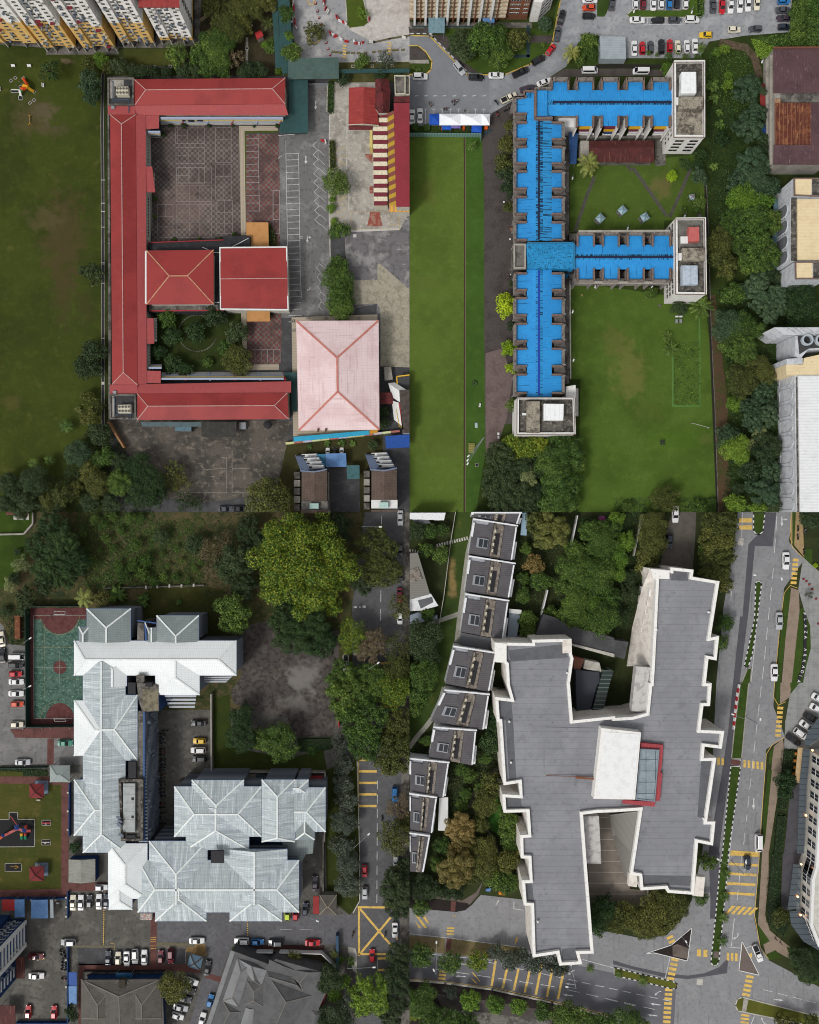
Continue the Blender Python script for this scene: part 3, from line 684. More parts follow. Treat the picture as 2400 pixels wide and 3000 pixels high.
sheet('rear_yard',kk((0,2,'900,665 1725,665'),(1,2,'0,665 740,670 690,870 620,1180 600,1280 0,1360'),(0,2,'1725,1360 1300,1300 1060,930')),M('rear_concrete','5a544d',.9,[(.18,'3a3734',.8,.44,.6),(.6,'7a7268',.7,.52,.66),(.35,'8a8072',.7,.62,.72,(.4,2,1)),(3,'2e2c2a',.6,.56,.66),(15,'474340',.4,.5,.68)]),.12)
sheet('shop_strip',k(1,2,'690,870 1500,780 1500,1438 640,1438 620,1200'),grassm('rear_weeds','3d3b24','2b2d18','55502f',y='5f5440'),.12)
sheet('shop_lane',k(1,2,'1030,1060 1300,1060 1310,1438 1030,1438'),asphalt_d,.14)
sheet('shop_lane',k(1,2,'1500,905 1725,895 1725,1438 1610,1438 1600,1060'),asphalt_d,.14)
chkA=M('checker_paving_dark','524640',.85,[(.12,'3a2c2b',.6,.42,.62),(.5,'2c2626',.4,.5,.68),(5,'6a5a56',.3,.52,.7)],chk=(.77,'6c6663'),patches=[(545,600,110,110,'847068',.35),(490,450,60,60,'3c3634',.6)])
chkB=M('checker_paving_red','6e3f3b',.85,[(.25,'403230',.7,.42,.6),(1.2,'33292a',.5,.52,.66),(6,'7c6560',.35,.5,.7)],chk=(.77,'66605c'))
sheet('courtyard',kk((0,0,'1270,1160 1370,1160 1375,1060'),(1,0,'290,1060 290,1438'),(1,1,'300,0 305,545 120,560 -5,600'),(0,1,'1725,600 1280,605 1290,0')),chkA,.14)
sheet('side_court',kk((1,0,'350,1130 625,1130 630,1438'),(1,1,'630,0 635,640 345,650 345,0')),chkB,.14)
sheet('side_court',kk((1,1,'355,1175 645,1175'),(1,2,'650,0 640,190 360,190')),chkB,.141)
grass_strip=grassm('strip_grass','4a5524','363f1a','5c6830')
sheet('grass_edge',kk((1,0,'338,1105 618,1100 618,1118 352,1122 350,1438'),(1,1,'350,430 336,430')),grass_strip,.145)
stp=M('beige_steps','a89c8a',.85,[(3,'8a7f70',.5,.5,.7)],lines=[('x',.45,.18,'6f665a',.6)])
stpy=M('beige_steps_across','a89c8a',.85,[(3,'8a7f70',.5,.5,.7)],lines=[('y',.45,.18,'6f665a',.6)])
sheet('step_terrace',kk((1,0,'290,1060 335,1105'),(1,1,'348,545 305,545')),stp,.16)
sheet('step_terrace',kk((1,0,'290,1060 615,1062 618,1100 335,1104')),stpy,.17)
sheet('step_terrace',kk((1,1,'305,1175 352,1175'),(1,2,'356,60 320,60')),stp,.17)
sheet('step_terrace',k(1,2,'350,195 625,192 625,240 330,245'),stpy,.17)
P=Paint(.2)
for(x0,y0,x1,y1)in((1480,1080,1725,1212),(1485,1245,1725,1380),(1487,1413,1725,1545)):
 P.line(rect(0,0,x0,y0,x1,y1),.07,True);P.line(k(0,0,f'{x0+18},{y0} {x0+18},{y1}'),.05);P.line(k(0,0,f'{x0},{(y0+y1)/2} {x0+100},{(y0+y1)/2}'),.05);P.line(k(0,0,f'{x0+103},{y0} {x0+103},{y1}'),.05);P.line(k(0,0,f'{x0+188},{y0} {x0+188},{y1}'),.05)
for(y0,y1)in((-20,105),(130,263),(285,418),(435,565)):
 P.line(rect(0,1,1492,y0,1785,y1),.07,True);P.line(k(0,1,f'1600,{y0} 1600,{y1}'),.05);P.line(k(0,1,f'1492,{(y0+y1)/2} 1600,{(y0+y1)/2}'),.05);P.line(k(0,1,f'1685,{y0} 1685,{y1}'),.05)
for(y0,y1)in((1075,1370),(1385,1680)):P.line(rect(1,0,92,y0,225,y1),.07,True);P.line(k(1,0,f'92,{y0+105} 225,{y0+105}'),.06);P.line(k(1,0,f'92,{y1-103} 225,{y1-103}'),.06);P.line(k(1,0,f'157,{y0} 157,{y0+105}'),.06);P.line(k(1,0,f'157,{y1} 157,{y1-103}'),.06)
P.line(rect(1,1,104,254,236,530),.07,True);P.line(k(1,1,'104,354 236,354'),.06);P.line(k(1,1,'104,444 236,444'),.06);P.line(k(1,1,'168,254 168,530'),.06)
P.line(rect(0,1,1328,287,1460,563),.07,True);P.line(k(0,1,'1328,388 1460,388'),.06);P.line(k(0,1,'1328,475 1460,475'),.06);P.line(k(0,1,'1395,287 1395,388'),.06)
for i in range(6):y=1172+54*i;P.line(k(1,0,f'350,{y} 455,{y-4}'),.12)
P.line(kk((1,0,'450,1120'),(1,1,'462,340')),.12)
for y in(50,103,157,210,275,342):P.line(k(1,1,f'352,{y} 462,{y}'),.12)
P.line(rect(1,1,577,170,632,533),.16,True);P.line(k(1,1,'577,290 632,290'),.14);P.line(k(1,1,'577,412 632,412'),.14)
for i in range(4):P.line(k(1,2,f'{425+52*i},72 {425+52*i},180'),.1)
P.line(k(1,2,'400,72 636,72 636,180'),.12)
P.done('court_marking',M('court_line_paint','96918f',.8,[(2,'8f8c94',.6,.45,.7)]))
P=Paint(.2)
P.line(kk((1,0,'792,1298'),(1,1,'802,590 806,860 815,1075')),.13);P.line(kk((1,0,'685,1298'),(1,1,'697,540 705,860 709,1075')),.13)
for i in range(28):
 y=1298+52.4*i;f=i/27
 P.line([k(1,0,f'{685+24*f},{y}')[0],k(1,0,f'{793+22*f},{y-4}')[0]],.13)
for i in range(9):
 y=1190+78*i;x=950+2*i;P.line(k(1,0,f'{x},{y} {x-38},{y+38} {x+8},{y+82}'),.12);P.line(k(1,0,f'{x+10},{y+75} {x+62},{y+125}'),.1)
for i in range(5):
 y=785+80*i;x=965+4*i;P.line(k(1,1,f'{x},{y} {x-22},{y+35} {x+10},{y+72}'),.1);P.line(k(1,1,f'{x},{y} {x+70},{y+55}'),.1)
arrow_pts(P.b,k(1,0,'935,890')[0],-92,2.4,.2,.16);arrow_pts(P.b,k(1,0,'853,1350')[0],-90,2.4,.2,.16);arrow_pts(P.b,k(1,1,'865,580')[0],-90,2.2,.2,.14)
arrow_pts(P.b,k(1,1,'880,563')[0],0,1.1,.203,.14);bent_arrow(P.b,k(1,1,'890,985')[0],-100,-80,1.3,.2,.07);bent_arrow(P.b,k(1,0,'625,1340')[0],85,-80,1.3,.2,.07)
P.line(rect(1,1,805,555,822,575),.1,True)
P.done('bay_marking',markw)
P=Paint(.2)
for i in range(7):
 y=1235+73*i
 P.line(k(1,0,f'1190,{y} 1100,{y+35} 1190,{y+72}' if i%2 else f'1190,{y} 1100,{y+35}'),.13)
for i in range(6):y=215+54*i;P.line(k(1,1,f'1198,{y} 1105,{y+38}'),.13)
P.line(rect(1,1,1232,350,1640,500),.1,True);P.line(k(1,1,'1560,360 1560,455 1620,455 1620,360'),.09)
P.done('bay_marking',M('old_yellow_marking','c0a55a',.8,[(2,'a09678',.8,.45,.66)]))
P=Paint(.21)
for x in(1162,1540):
 for i in range(5):y=375+24*i-(24 if x>1500 else 0);P.quad(k(1,0,f'{x},{y} {x+32},{y+8} {x+32},{y+20} {x},{y+11}'))
P.done('zebra_marking',marky)
P=Paint(.18);P.quad(k(1,1,'1395,345 1472,345 1497,468 1368,468'));P.quad(k(1,1,'1388,135 1420,130 1420,192 1388,192'));P.quad(k(1,0,'1350,1298 1412,1298 1412,1375 1352,1320'));P.done('court_key',M('court_red_paint','8c4a40',.85,[(.8,'a08070',.8,.48,.62),(4,'5a3a34',.6,.5,.65)]))
P=Paint(.19);P.quad(k(1,1,'1230,497 1640,485 1643,500 1228,517'));P.quad(k(1,1,'1250,535 1278,535 1278,562 1250,562'));P.done('painted_edge',M('bleached_white','bcbab6',.85,[(2,'999690',.6,.5,.66)]))
P=Paint(.17)
for s_ in('232,920 232,1275 385,1275','187,980 187,1275 -200,1275','232,1070 380,1070','140,980 187,980','-10,1080 187,1070'):P.line(k(1,2,s_),.13)
P.done('court_marking',M('worn_court_paint','8f897d',.85,[(1.5,'6a645b',.8,.46,.64)]))
kerb(kk((1,0,'1035,720 1030,950 1052,960 1050,1438'),(1,1,'1042,0 1058,760')),.3,conc_l)
kerb(kk((1,0,'1200,960 1195,1438'),(1,1,'1215,0 1215,530')),.3,conc_l)
kerb(kk((0,0,'1378,1155 1270,1160'),(0,1,'1285,600')),.2,conc_l);kerb(kk((0,0,'1378,1155 1376,1065 1725,1062')),.2,conc_l)
sheet('garden',kk((0,1,'1300,1185 1725,1185'),(1,1,'305,1180'),(1,2,'320,0 330,240 0,250'),(0,2,'1370,260 1280,160 1270,0')),grassm('garden_grass','2f3a1a','1f2812','3f4a20',y='4a4428'),.15)
b=MB();c_=k(1,1,'-60,1370')[0]
for rr,n_,a0,a1 in((56,40,20,340),(30,20,150,330)):
 for i in range(n_):
  a=R(a0+(a1-a0)*i/n_);v=W((c_[0]+rr*math.cos(a),c_[1]+rr*math.sin(a)*.95));b.box(v.x,v.y,.15,.28,.55,.06,-a)
struct('stepping_stones',b,conc_d)
# --- red roofed school
redr=M('red_metal_roof','903633',.55,[(.08,'7b2b29',.7,.45,.6),(1.2,'8f3b39',.4,.5,.7),(.6,'86343a',.35,.5,.68,(6,1,1),True)],lines=[('u',.55,.14,'82303a',.5)])
redl=M('red_verandah_roof','9a4745',.6,[(.3,'95444a',.5,.45,.65),(1.5,'b05c5a',.4,.5,.7)],lines=[('u',.5,.16,'8c4046',.55)])
capp=M('pale_ridge_cap','b5928c',.7,[(2,'9a6a68',.7,.45,.65)])
redtrim=M('red_trim','9c2f33',.6);offw=M('offwhite_wall','b5b2a8',.85,[(1,'8f8c84',.6,.48,.66)])
railw=M('pale_blue_rail','9aa4bd',.7);raily=M('cream_yellow_rail','c3b16c',.7)
sch=root_of('school_building','long red roofed school wrapped around a checkered courtyard, pale ridge lines','school',[(360,730)])
b=MB()
E_Z=6.6
for(x0,y0,x1,y1)in((329,240,836,330),(327,232,425,1225),(329,1130,843,1222)):
 q=[W(p,6)for p in((x0,y0),(x1,y0),(x1,y1),(x0,y1))];b.prism(inset(q,.3),0,5.3-.02*len(b.f)/9,True)
b.build('wall',offw,sch)
def slope(root,pts,m,name='roof',th=.15):
 q=[W(p,p[2])for p in pts];b=MB();b.up(*q);dn=Vector((0,0,th));b.face(*[v-dn for v in q])
 for i in range(len(q)):b.face(q[i-1]-dn,q[i]-dn,q[i],q[i-1])
 return b.build(name,m,root)
hip(sch,redr,[(393,232),(836,228),(835,304),(395,308)],E_Z,1.15,.085,.08,capp,.22)
hip(sch,redr,[(323,336),(329,1126),(403,1127),(397.5,336)],E_Z,1.15,.042,.042,capp,.22)
hip(sch,redr,[(402,1153),(842,1151),(846,1228),(402,1230.6)],E_Z,1.15,.08,.085,capp,.22)
slope(sch,[(397,309,6.55),(835,305,6.55),(845,337,5.9),(397,337,5.9)],redl,'verandah_roof')
slope(sch,[(317,309,6.3),(397,309,6.3),(397,336,6.3),(317,336,6.3)],redl,'link_roof')
slope(sch,[(398,337,6.5),(427,337,5.9),(430,1124,5.9),(403,1126,6.5)],redl,'verandah_roof')
slope(sch,[(428,338,5.85),(466,338,5.8),(466,376,5.6),(428,378,5.7)],redl,'verandah_roof')
slope(sch,[(428,488,5.8),(446,488,5.6),(455,563,5.4),(428,563,5.7)],redl,'verandah_roof')
slope(sch,[(431,932,5.8),(450,932,5.6),(452,1007,5.4),(431,1007,5.7)],redl,'verandah_roof')
slope(sch,[(431,1086,5.8),(471,1087,5.7),(471,1123,5.6),(431,1122,5.75)],redl,'verandah_roof')
slope(sch,[(403,1126,5.9),(853,1117,5.9),(853,1150,6.4),(403,1153,6.5)],redl,'verandah_roof')
slope(sch,[(322,1127,6.3),(403,1127,6.3),(403,1154,6.3),(322,1154,6.3)],redl,'link_roof')
def gallery(x0,x1,ya,yb,ztop,n,posts,up):
 cols=[railw,raily,railw,offw]
 for i in range(n):
  f=(i+.5)/n;y=ya+(yb-ya)*f;z=ztop-i*1.5
  b=MB();a_,c_=W((x0,y),z),W((x1,y),z);b.bar(a_,c_,.45,.5);b.build('gallery_rail',cols[i%4],sch)
  b=MB();a_,c_=W((x0,y-up*2),z-.5),W((x1,y-up*2),z-.5);b.bar(a_,c_,.5,.12);b.build('gallery_floor',offw,sch)
 for j,x in enumerate(posts):
  b=MB();b.bar(W((x,ya),ztop+.1),W((x-6,yb),.5),.6,.3);b.build('gallery_brace',redtrim if j%2==0 else railw,sch)
gallery(472,830,344,363,5.2,4,[540,612,685,757,826],-1)
gallery(474,832,1113,1092,5.2,4,[546,617,690,764,836],1)
gallery(434,470,385,396,5.0,3,[],-1);gallery(436,474,1080,1070,5,3,[],1)
for(x,y0,y1)in((433,400,484),(449,505,560),(434,580,705),(456,932,1000),(436,1010,1080)):
 b=MB();b.bar(W((x,y0),3.6),W((x,y1),3.6),.8,.15);b.build('gallery_floor',offw,sch)
 for i in range(int((y1-y0)/9)):
  p=W((x+3,y0+5+i*9),3.3);b=MB();b.box(p.x,p.y,3.3,.2,.5,.5);b.build('window',glass,sch)
for(x0,y0,x1,y1,lbl,fy)in((315,227,392,308,'upper',1),(321,1155,398,1228,'lower',0)):
 slab(sch,'plant_deck',M('dark_deck','3c3c3e',.9,[(.8,'2c2c2e',.6,.45,.62),(4,'57534e',.4,.52,.68)]),[(x0,y0),(x1,y0),(x1,y1),(x0,y1)],6.0,6.5)
 b=MB();b.ring([W(p,6.9)for p in((x0,y0),(x1,y0),(x1,y1),(x0,y1))],.45,6.5,6.9);b.build('parapet',conc_d,sch)
 slab(sch,'deck_patch',conc,[(x0+5,y0+5),(x0+48,y0+5),(x0+48,y0+24),(x0+20,y0+26),(x0+20,y1-20),(x0+5,y1-20)]if fy else[(x0+2,y0+4),(x0+14,y0+6),(x0+14,y1-6),(x0+2,y1-6)],6.4,6.53)
 b=MB();q=[W(p,6.65)for p in((x0+10,y0+10),(x0+16,y0+12),(x0+16,y1-15),(x0+62,y1-16),(x0+62,y1+22 if fy else y1-4))]
 for a_,c_ in zip(q,q[1:]):b.tube(a_,c_,.1)
 b.build('pipe',M('blue_pipe','36506b',.5),sch)
cream=M('cream_casing','b9b4a2',.6,[(3,'9a957f',.5,.5,.7)])
unit('chiller','cream chiller with eight fans on the upper dark roof deck of the red school','chiller',k(0,0,'978,728 1080,728 1082,798 976,798'),6.5,1.6,cream,(4,2),'rooftop chillers')
unit('chiller','cream chiller with eight fans on the lower dark roof deck of the red school','chiller',k(0,2,'993,535 1100,532 1100,604 993,604'),6.5,1.6,cream,(4,2),'rooftop chillers')
unit('rooftop_hatch','pale grey square hatch beside the upper roof deck of the red school','hatch',k(0,0,'935,888 965,888 966,916 935,916'),6.3,.35,steel)
unit('rooftop_hatch','pale grey square hatch beside the lower roof deck of the red school','hatch',k(0,2,'950,416 980,416 980,441 950,441'),6.3,.35,steel)
shed('rear_canopy','long dull teal lean-to roof behind the lower red school wing',k(0,2,'1190,682 1698,682 1698,718 1200,718'),3,M('teal_dull_sheet','46585c',.6,[(.8,'344246',.6,.45,.65)],lines=[('u',.5,.15,'37474b',.5)]),steel)
shed('rear_canopy','dark flat sheet roof behind the lower red school wing',kk((0,2,'1700,680'),(1,2,'268,680 268,805'),(0,2,'1700,803')),3.2,M('black_sheet','33322f',.8,[(1,'454340',.6,.45,.65)]),steel)
unit('water_tank','pale square roof tank behind the lower red school wing','tank',k(1,2,'290,682 346,682 346,738 290,738'),.1,1.6,M('tank_grey','83878b',.6))
flatb('covered_bin_shed','small slate blue shed roof at the school rear yard','shed',k(0,2,'1475,718 1612,718 1612,756 1475,756'),2.3,conc_d,M('slate_blue_sheet','56707c',.6,[(1,'41565f',.5,.45,.65)]))
v=W(k(1,2,'540,708')[0]);t=thing('parasol','black domed parasol behind the lower red school wing','parasol',(v.x,v.y,0));b=MB();b.dome((v.x,v.y,2),1.25,.5,14);b.build('canopy',blackp,t);b=MB();b.tube(v,(v.x,v.y,2.4),.05);b.build('pole',steel,t)
b=MB();q=[W(p,2.2)for p in k(0,2,'900,680 918,678 1050,893 1038,900')];o=MB();o.prism(q,0,2.2);tag(o.build('boundary_wall',M('tan_wall_cap','96704f',.85,[(1,'7d5c40',.6,.45,.65)])),'narrow tan topped wall slanting from the school corner into the trees','wall')
b=MB();q=[W(p,1.9)for p in((315,232),(319,232),(325,1000),(322,1232),(318,1232))];b.prism(q,0,1.9);tag(b.build('boundary_wall',conc_d),'long low grey wall beside the left edge of the red school roof','wall')
# --- middle halls
darkdeck=M('black_deck','2c2c2f',.85,[(.7,'3e3e42',.6,.46,.66)])
hall=root_of('assembly_hall','square hall with red hipped roof between courtyard and garden','hall',[(528,812)])
slab(hall,'flat_roof',darkdeck,[(433,711),(655,700),(659,691),(733,691),(733,735),(655,905),(655,914),(433,914),(440,735)],0,3.8)
slab(hall,'ledge',conc_d,[(437,893),(640,893),(640,911),(437,911)],3.8,3.95)
b=MB();b.bar(W((440,911),3.9),W((655,909),3.9),.3,.25);b.bar(W((433,711),3.95),W((655,703),3.95),.2,.2);b.build('fascia',redtrim,hall)
hip(hall,redr,[(429.5,734),(626,732),(626,891),(429.5,892)],7.5,1.3,.36,.37,M('gilt_ridge_cap','b58a6a',.7,[(2,'9c5a58',.7,.45,.65)]),.3,wall=offw,wz=3.8,over=.6)
b=MB();b.bar(W((428,736),7.3),W((428,890),7.3),.5,.3);b.build('gutter',white,hall)
hall2=root_of('assembly_hall','square hall with plain red roof and white border beside the car bays','hall',[(744,817)])
slope(hall2,[(645,728,7.4),(840,725,7.4),(842.5,815,7.9),(646,818,7.9)],redr);slope(hall2,[(646,818,7.9),(842.5,815,7.9),(844,907,7.4),(647,904,7.4)],redr)
b=MB();b.prism([W(p,7)for p in((650,733),(836,730),(840,900),(652,900))],0,7.1,False);b.build('wall',offw,hall2)
b=MB();b.ring([W(p,7.5)for p in((643,724),(841.5,722),(846,909),(645,907))],.32,7.0,7.62);b.build('fascia',white,hall2)
b=MB();b.bar(W((646,817),7.98),W((842,815),7.98),.2,.06);b.build('ridge_cap',capp,hall2)
for i,(pts)in enumerate((k(1,1,'230,642 368,570'),k(1,1,'-20,645 30,665'),k(1,1,'72,1108 125,1108'),k(1,1,'72,690 130,690'))):
 b=MB();b.tube(W(pts[0],4.1),W(pts[1],4.1),.09);b.build('pipe',white,hall2)
orm=M('orange_terrace_roof','b58350',.8,[(.5,'a57545',.6,.45,.65),(3,'c2935f',.4,.5,.7)])
shed('flat_canopy','flat orange canopy above the square hall by the checkered side court',k(1,1,'350,435 535,435 540,640 383,640 383,550 350,548'),2.6,orm,steel,0)
shed('flat_canopy','flat orange canopy below the square hall by the checkered side court',k(1,1,'355,1176 548,1178 550,1270 355,1270'),2.6,orm,steel,0)
# --- pink hall
pinkm=M('pink_metal_roof','d8c3c3',.55,[(.12,'c2a5a6',.6,.44,.62),(.5,'b79294',.6,.53,.68,(.25,3,1),True),(.35,'8d6c70',.55,.6,.74,(7,.5,1),True),(2,'d8c4c4',.4,.5,.7)],lines=[('u',.8,.07,'c0a0a0',.55),('v',1.6,.04,'b99a9a',.5)])
salm=M('salmon_ridge_cap','b9766a',.7,[(1.5,'97574e',.6,.5,.66)])
ph=root_of('sports_hall','big pale pink hipped roof hall with salmon ridge lines','hall',[(990,1100)])
slab(ph,'plinth',stpy,kk((1,1,'732,1235 1455,1210 1455,1262'),(1,2,'1470,750 770,800 745,800')),0,.9)
hip(ph,pinkm,[(868,940),(875,1261.6),(1112,1259),(1109.6,939)],6.6,2.6,.355,.34,salm,.55,wall=M('cream_wall','c2bba4',.85,[(1,'a69f8a',.5,.5,.7)],lines=[('u',.5,.1,'a8a08c',.6),('v',.4,.1,'a8a08c',.6)]),over=1.2)
for(x,y)in((955,748),(1020,748)):
 p=W(k(1,2,f'{x},{y}')[0],7);b=MB();b.box(p.x,p.y,6.75,.45,.9,.5);b.build('roof_vent',M('rust_vent','5a3a30',.8),ph)
for(x,y)in((743,1270),(868,1245),(1020,1243),(1303,1240),(748,1350)):
 p=W(k(1,1,f'{x},{y}')[0],.9);b=MB();b.ring([(p.x-.4,p.y-.35),(p.x+.4,p.y-.35),(p.x+.4,p.y+.35),(p.x-.4,p.y+.35)],.13,.9,1.25);b.build('planter_rim',conc,ph)
shed('walkway_canopy','turquoise blue strip roof under the lower edge of the pink hall',k(1,2,'748,805 1385,750 1385,787 748,846'),2.4,M('turquoise_sheet','2f9fc4',.6,[(1,'2a8db0',.5,.45,.65)],lines=[('x',.3,.2,'2583a6',.5)]),steel,0)
shed('walkway_canopy','small amber strip roof under the corner of the pink hall',k(1,2,'1388,750 1457,748 1457,770 1388,778'),2.4,M('amber_sheet','c08a2a',.7),steel,0)
cols=['c5c48a','a8675a','bab3c6','c8cf9a','c8c48c','b06a5c','b9b4c4','ccd0a0','cfc78c','b36e60','bdb6c0','c8cf9c','a86a62']
wl=thing('boundary_wall','boundary wall below the pink hall capped in pastel panels of many colours','wall',W(k(1,2,'1160,810')[0]))
A,B_=k(1,2,'685,862')[0],k(1,2,'1645,757')[0]
for i,cc in enumerate(cols):
 u0,u1=i/13,(i+.96)/13;b=MB();b.bar(W((A[0]+(B_[0]-A[0])*u0,A[1]+(B_[1]-A[1])*u0),.85),W((A[0]+(B_[0]-A[0])*u1,A[1]+(B_[1]-A[1])*u1),.85),.55,1.7);b.build('wall_panel',M('pastel_'+cc,cc,.85),wl)
# --- green canopies
tealm=M('teal_sheet_roof','2c4b4b',.6,[(.15,'27403f',.6,.44,.6),(1,'3a5a58',.4,.5,.68)],lines=[('u',.5,.14,'223c3c',.5)])
tealg=M('grey_teal_sheet','465a55',.65,[(.2,'3c4c48',.6,.44,.6),(1,'57695f',.4,.5,.68)],lines=[('u',.5,.12,'374945',.5)])
shed('entrance_canopy','large teal sheet canopy at the right end of the upper red school wing',k(1,0,'707,672 868,672 872,1120 633,1122 634,1040 665,975 707,970'),3.2,tealm,steel,.0)
shed('entrance_canopy','grey-green gate canopy between the car park and the teal canopies',k(1,0,'702,497 1128,488 1130,662 704,668'),4.2,tealg,steel,.3)
shed('walkway_canopy','long dark teal walkway roof left of the palm by the car park',k(1,0,'565,40 610,38 652,568 597,572'),2.8,tealm,steel,0)
shed('walkway_canopy','long dark teal walkway roof beside the car park barriers',k(1,0,'612,-20 712,-20 738,360 700,395 700,618 652,620'),3.4,tealm,steel,0)
shed('walkway_canopy','thin teal walkway roof running right from the gate canopy',k(1,0,'1135,582 1725,577 1725,610 1135,618'),2.8,tealm,steel,0)
shed('walkway_canopy','narrow teal passage roof between lower school wing and pink hall',k(1,2,'660,262 775,262 780,590 732,590 728,335 690,335'),3,tealm,steel,0)
b=MB();b.bar(W(k(1,0,'872,712')[0],.6),W(k(1,0,'1045,712')[0],.6),.12,1.1);tag(b.build('sliding_gate',steel),'grey sliding gate across the school road below the gate canopy','gate')
b=MB()
for z in(.5,1.0):b.tube(W(k(1,0,'620,1142')[0],z),W(k(1,0,'760,1130')[0],z),.06)
b.tube(W(k(1,0,'620,1142')[0]),W(k(1,0,'620,1142')[0],1),.06);b.tube(W(k(1,0,'760,1130')[0]),W(k(1,0,'760,1130')[0],1),.06);tag(b.build('guard_rail',white),'white guard rail at the foot of the large teal canopy','railing')
# --- right hand red roofs and striped hall
dred=M('blotched_dark_red_roof','5f2526',.7,[(.4,'3a1f20',.8,.44,.6),(1.5,'7c3030',.6,.52,.66),(4,'2c1a1b',.5,.55,.66)],lines=[('u',.4,.15,'4a1f20',.4)])
redb=M('streaked_red_roof','8e3532',.65,[(.3,'742a2a',.6,.45,.62),(.5,'9c4640',.6,.5,.66,(4,.4,1),True),(2,'a05a54',.4,.56,.7)],lines=[('u',.5,.12,'782c2c',.45)])
rh=root_of('red_roof_house','red gabled annex with cream rake edges left of the striped hall','house',k(1,0,'1340,890'))
slope(rh,[a+(z,)for a,z in zip(k(1,0,'1215,738 1340,732 1335,1045 1212,1050'),(4.6,5.8,5.8,4.6))],redb);slope(rh,[a+(z,)for a,z in zip(k(1,0,'1340,732 1446,740 1466,1055 1335,1045'),(5.8,4.7,4.5,5.8))],redb)
slope(rh,[a+(z,)for a,z in zip(k(1,0,'1212,1052 1410,1060 1410,1095 1212,1092'),(3.6,3.6,3.2,3.2))],dred,'lower_roof')
b=MB();b.prism([W(p,4.4)for p in k(1,0,'1222,748 1440,748 1455,1045 1220,1040')],0,4.4,False);b.build('wall',offw,rh)
b=MB();q=[W(a,z)for a,z in zip(k(1,0,'1210,1052 1335,1046 1468,1058'),(4.75,5.95,4.65))];b.bar(q[0],q[1],.18,.2);b.bar(q[1],q[2],.18,.2);b.build('rake_board',cream,rh)
slope(rh,[a+(z,)for a,z in zip(k(1,0,'1435,665 1490,662 1490,770 1438,775'),(6,7.2,7.2,6))],dred);slope(rh,[a+(z,)for a,z in zip(k(1,0,'1438,775 1500,765 1500,950 1465,950 1435,910'),(6,7.2,7.2,6,6))],dred,'roof')
slope(rh,[a+(z,)for a,z in zip(k(1,0,'1490,662 1545,668 1565,765 1500,768'),(7.2,6.2,6.0,7.2))],dred);slope(rh,[a+(z,)for a,z in zip(k(1,0,'1500,766 1565,766 1550,948 1500,950'),(7.2,6,6,7.2))],dred)
b=MB();b.prism([W(p,5.9)for p in k(1,0,'1440,672 1540,672 1560,765 1548,945 1470,945 1440,910')],0,5.9,False);b.build('wall',offw,rh)
sh=root_of('striped_hall','hall at the quarter edge with dark red roof, striped awnings and banded yellow wall','hall',kk((1,0,'1640,1300')))
slope(sh,[a+(z,)for a,z in zip(kk((1,0,'1592,868 1725,866'),(1,1,'1725,303 1612,303')),(8,9.5,9.5,8))],M('crimson_roof','7f2a33',.6,[(.2,'70242d',.5,.45,.6),(1.5,'8c3640',.4,.5,.66)],lines=[('u',.45,.14,'6a222b',.5)]))
slope(sh,[a+(z,)for a,z in zip(k(1,0,'1592,812 1725,810 1725,862 1592,862'),(8,8.5,8.5,8))],dred,'porch_roof')
flatb('roof_tower','','',k(1,0,'1598,640 1690,640 1690,795 1602,800'),8.6,offw,conc_d,cream,.25,.4,root=sh,wallname='tower_wall');flatb('t','','',k(1,0,'1692,640 1725,640 1725,800 1692,800'),8.2,offw,conc_d,cream,.2,.3,root=sh,wallname='tower_wall')
b=MB();b.prism([W(p,7.5)for p in kk((1,0,'1600,640 1725,640'),(1,1,'1725,300 1615,300'))],0,7.6,False);b.build('wall',offw,sh)
bandw=M('banded_wall','a8882e',.8,[(1,'8f7428',.5,.45,.65)],lines=[('y',2.45,.5,'76453a',1)])
slope(sh,[a+(z,)for a,z in zip(kk((1,0,'1538,955 1592,930'),(1,1,'1612,290 1552,290')),(5.5,7.6,7.6,5.5))],bandw,'banded_wall',.05)
slope(sh,[a+(z,)for a,z in zip(k(1,1,'1555,285 1725,308 1725,348 1552,350'),(5,5,4,4))],M('yellow_end_wall','c29c3c',.8,lines=[('x',1.2,.5,'b0765a',.8)]),'banded_wall',.05)
stw=M('cream_awning','cfc6ae',.8,[(2,'a3947c',.7,.5,.66),(7,'7d5a4a',.5,.6,.7)]);str_=M('dark_red_awning','6e2a33',.7,[(2,'5a222a',.6,.45,.65)])
for i in range(21):
 y0=955+36.9*i;x0=1465 if i<3 else 1415+i*.5
 slope(sh,[a+(z,)for a,z in zip(k(1,0,f'{x0},{y0} 1538,{y0} 1540,{y0+36.4} {x0},{y0+36.4}'),(4.2,5,5,4.2)if i%2 else(3.9,4.7,4.7,3.9))],(str_,stw)[i%2],'awning')
b=MB();b.prism([W(p,3.8)for p in kk((1,0,'1425,1070 1530,1070'),(1,1,'1540,285 1430,285'))],0,3.8,False);b.build('lower_wall',cream,sh)
b=MB();b.prism([W(p,4)for p in k(1,0,'1390,1095 1412,1095 1414,1240 1388,1240')],0,4);b.build('stair_wall',raily,sh)
mw=root_of('white_house','white walled house with mossy brown flat roof at the quarter edge beside the pink hall','house',k(1,2,'1680,560'))
slab(mw,'roof',M('mossy_roof','4c443f',.9,[(.8,'342f2c',.7,.45,.6),(3,'6a625a',.5,.54,.66)]),k(1,2,'1638,412 1725,405 1725,775 1665,775'),5.9,6.1)
b=MB();b.prism([W(p,6)for p in k(1,2,'1642,418 1724,412 1724,770 1668,770')],0,5.9,False);b.build('wall',white,mw)
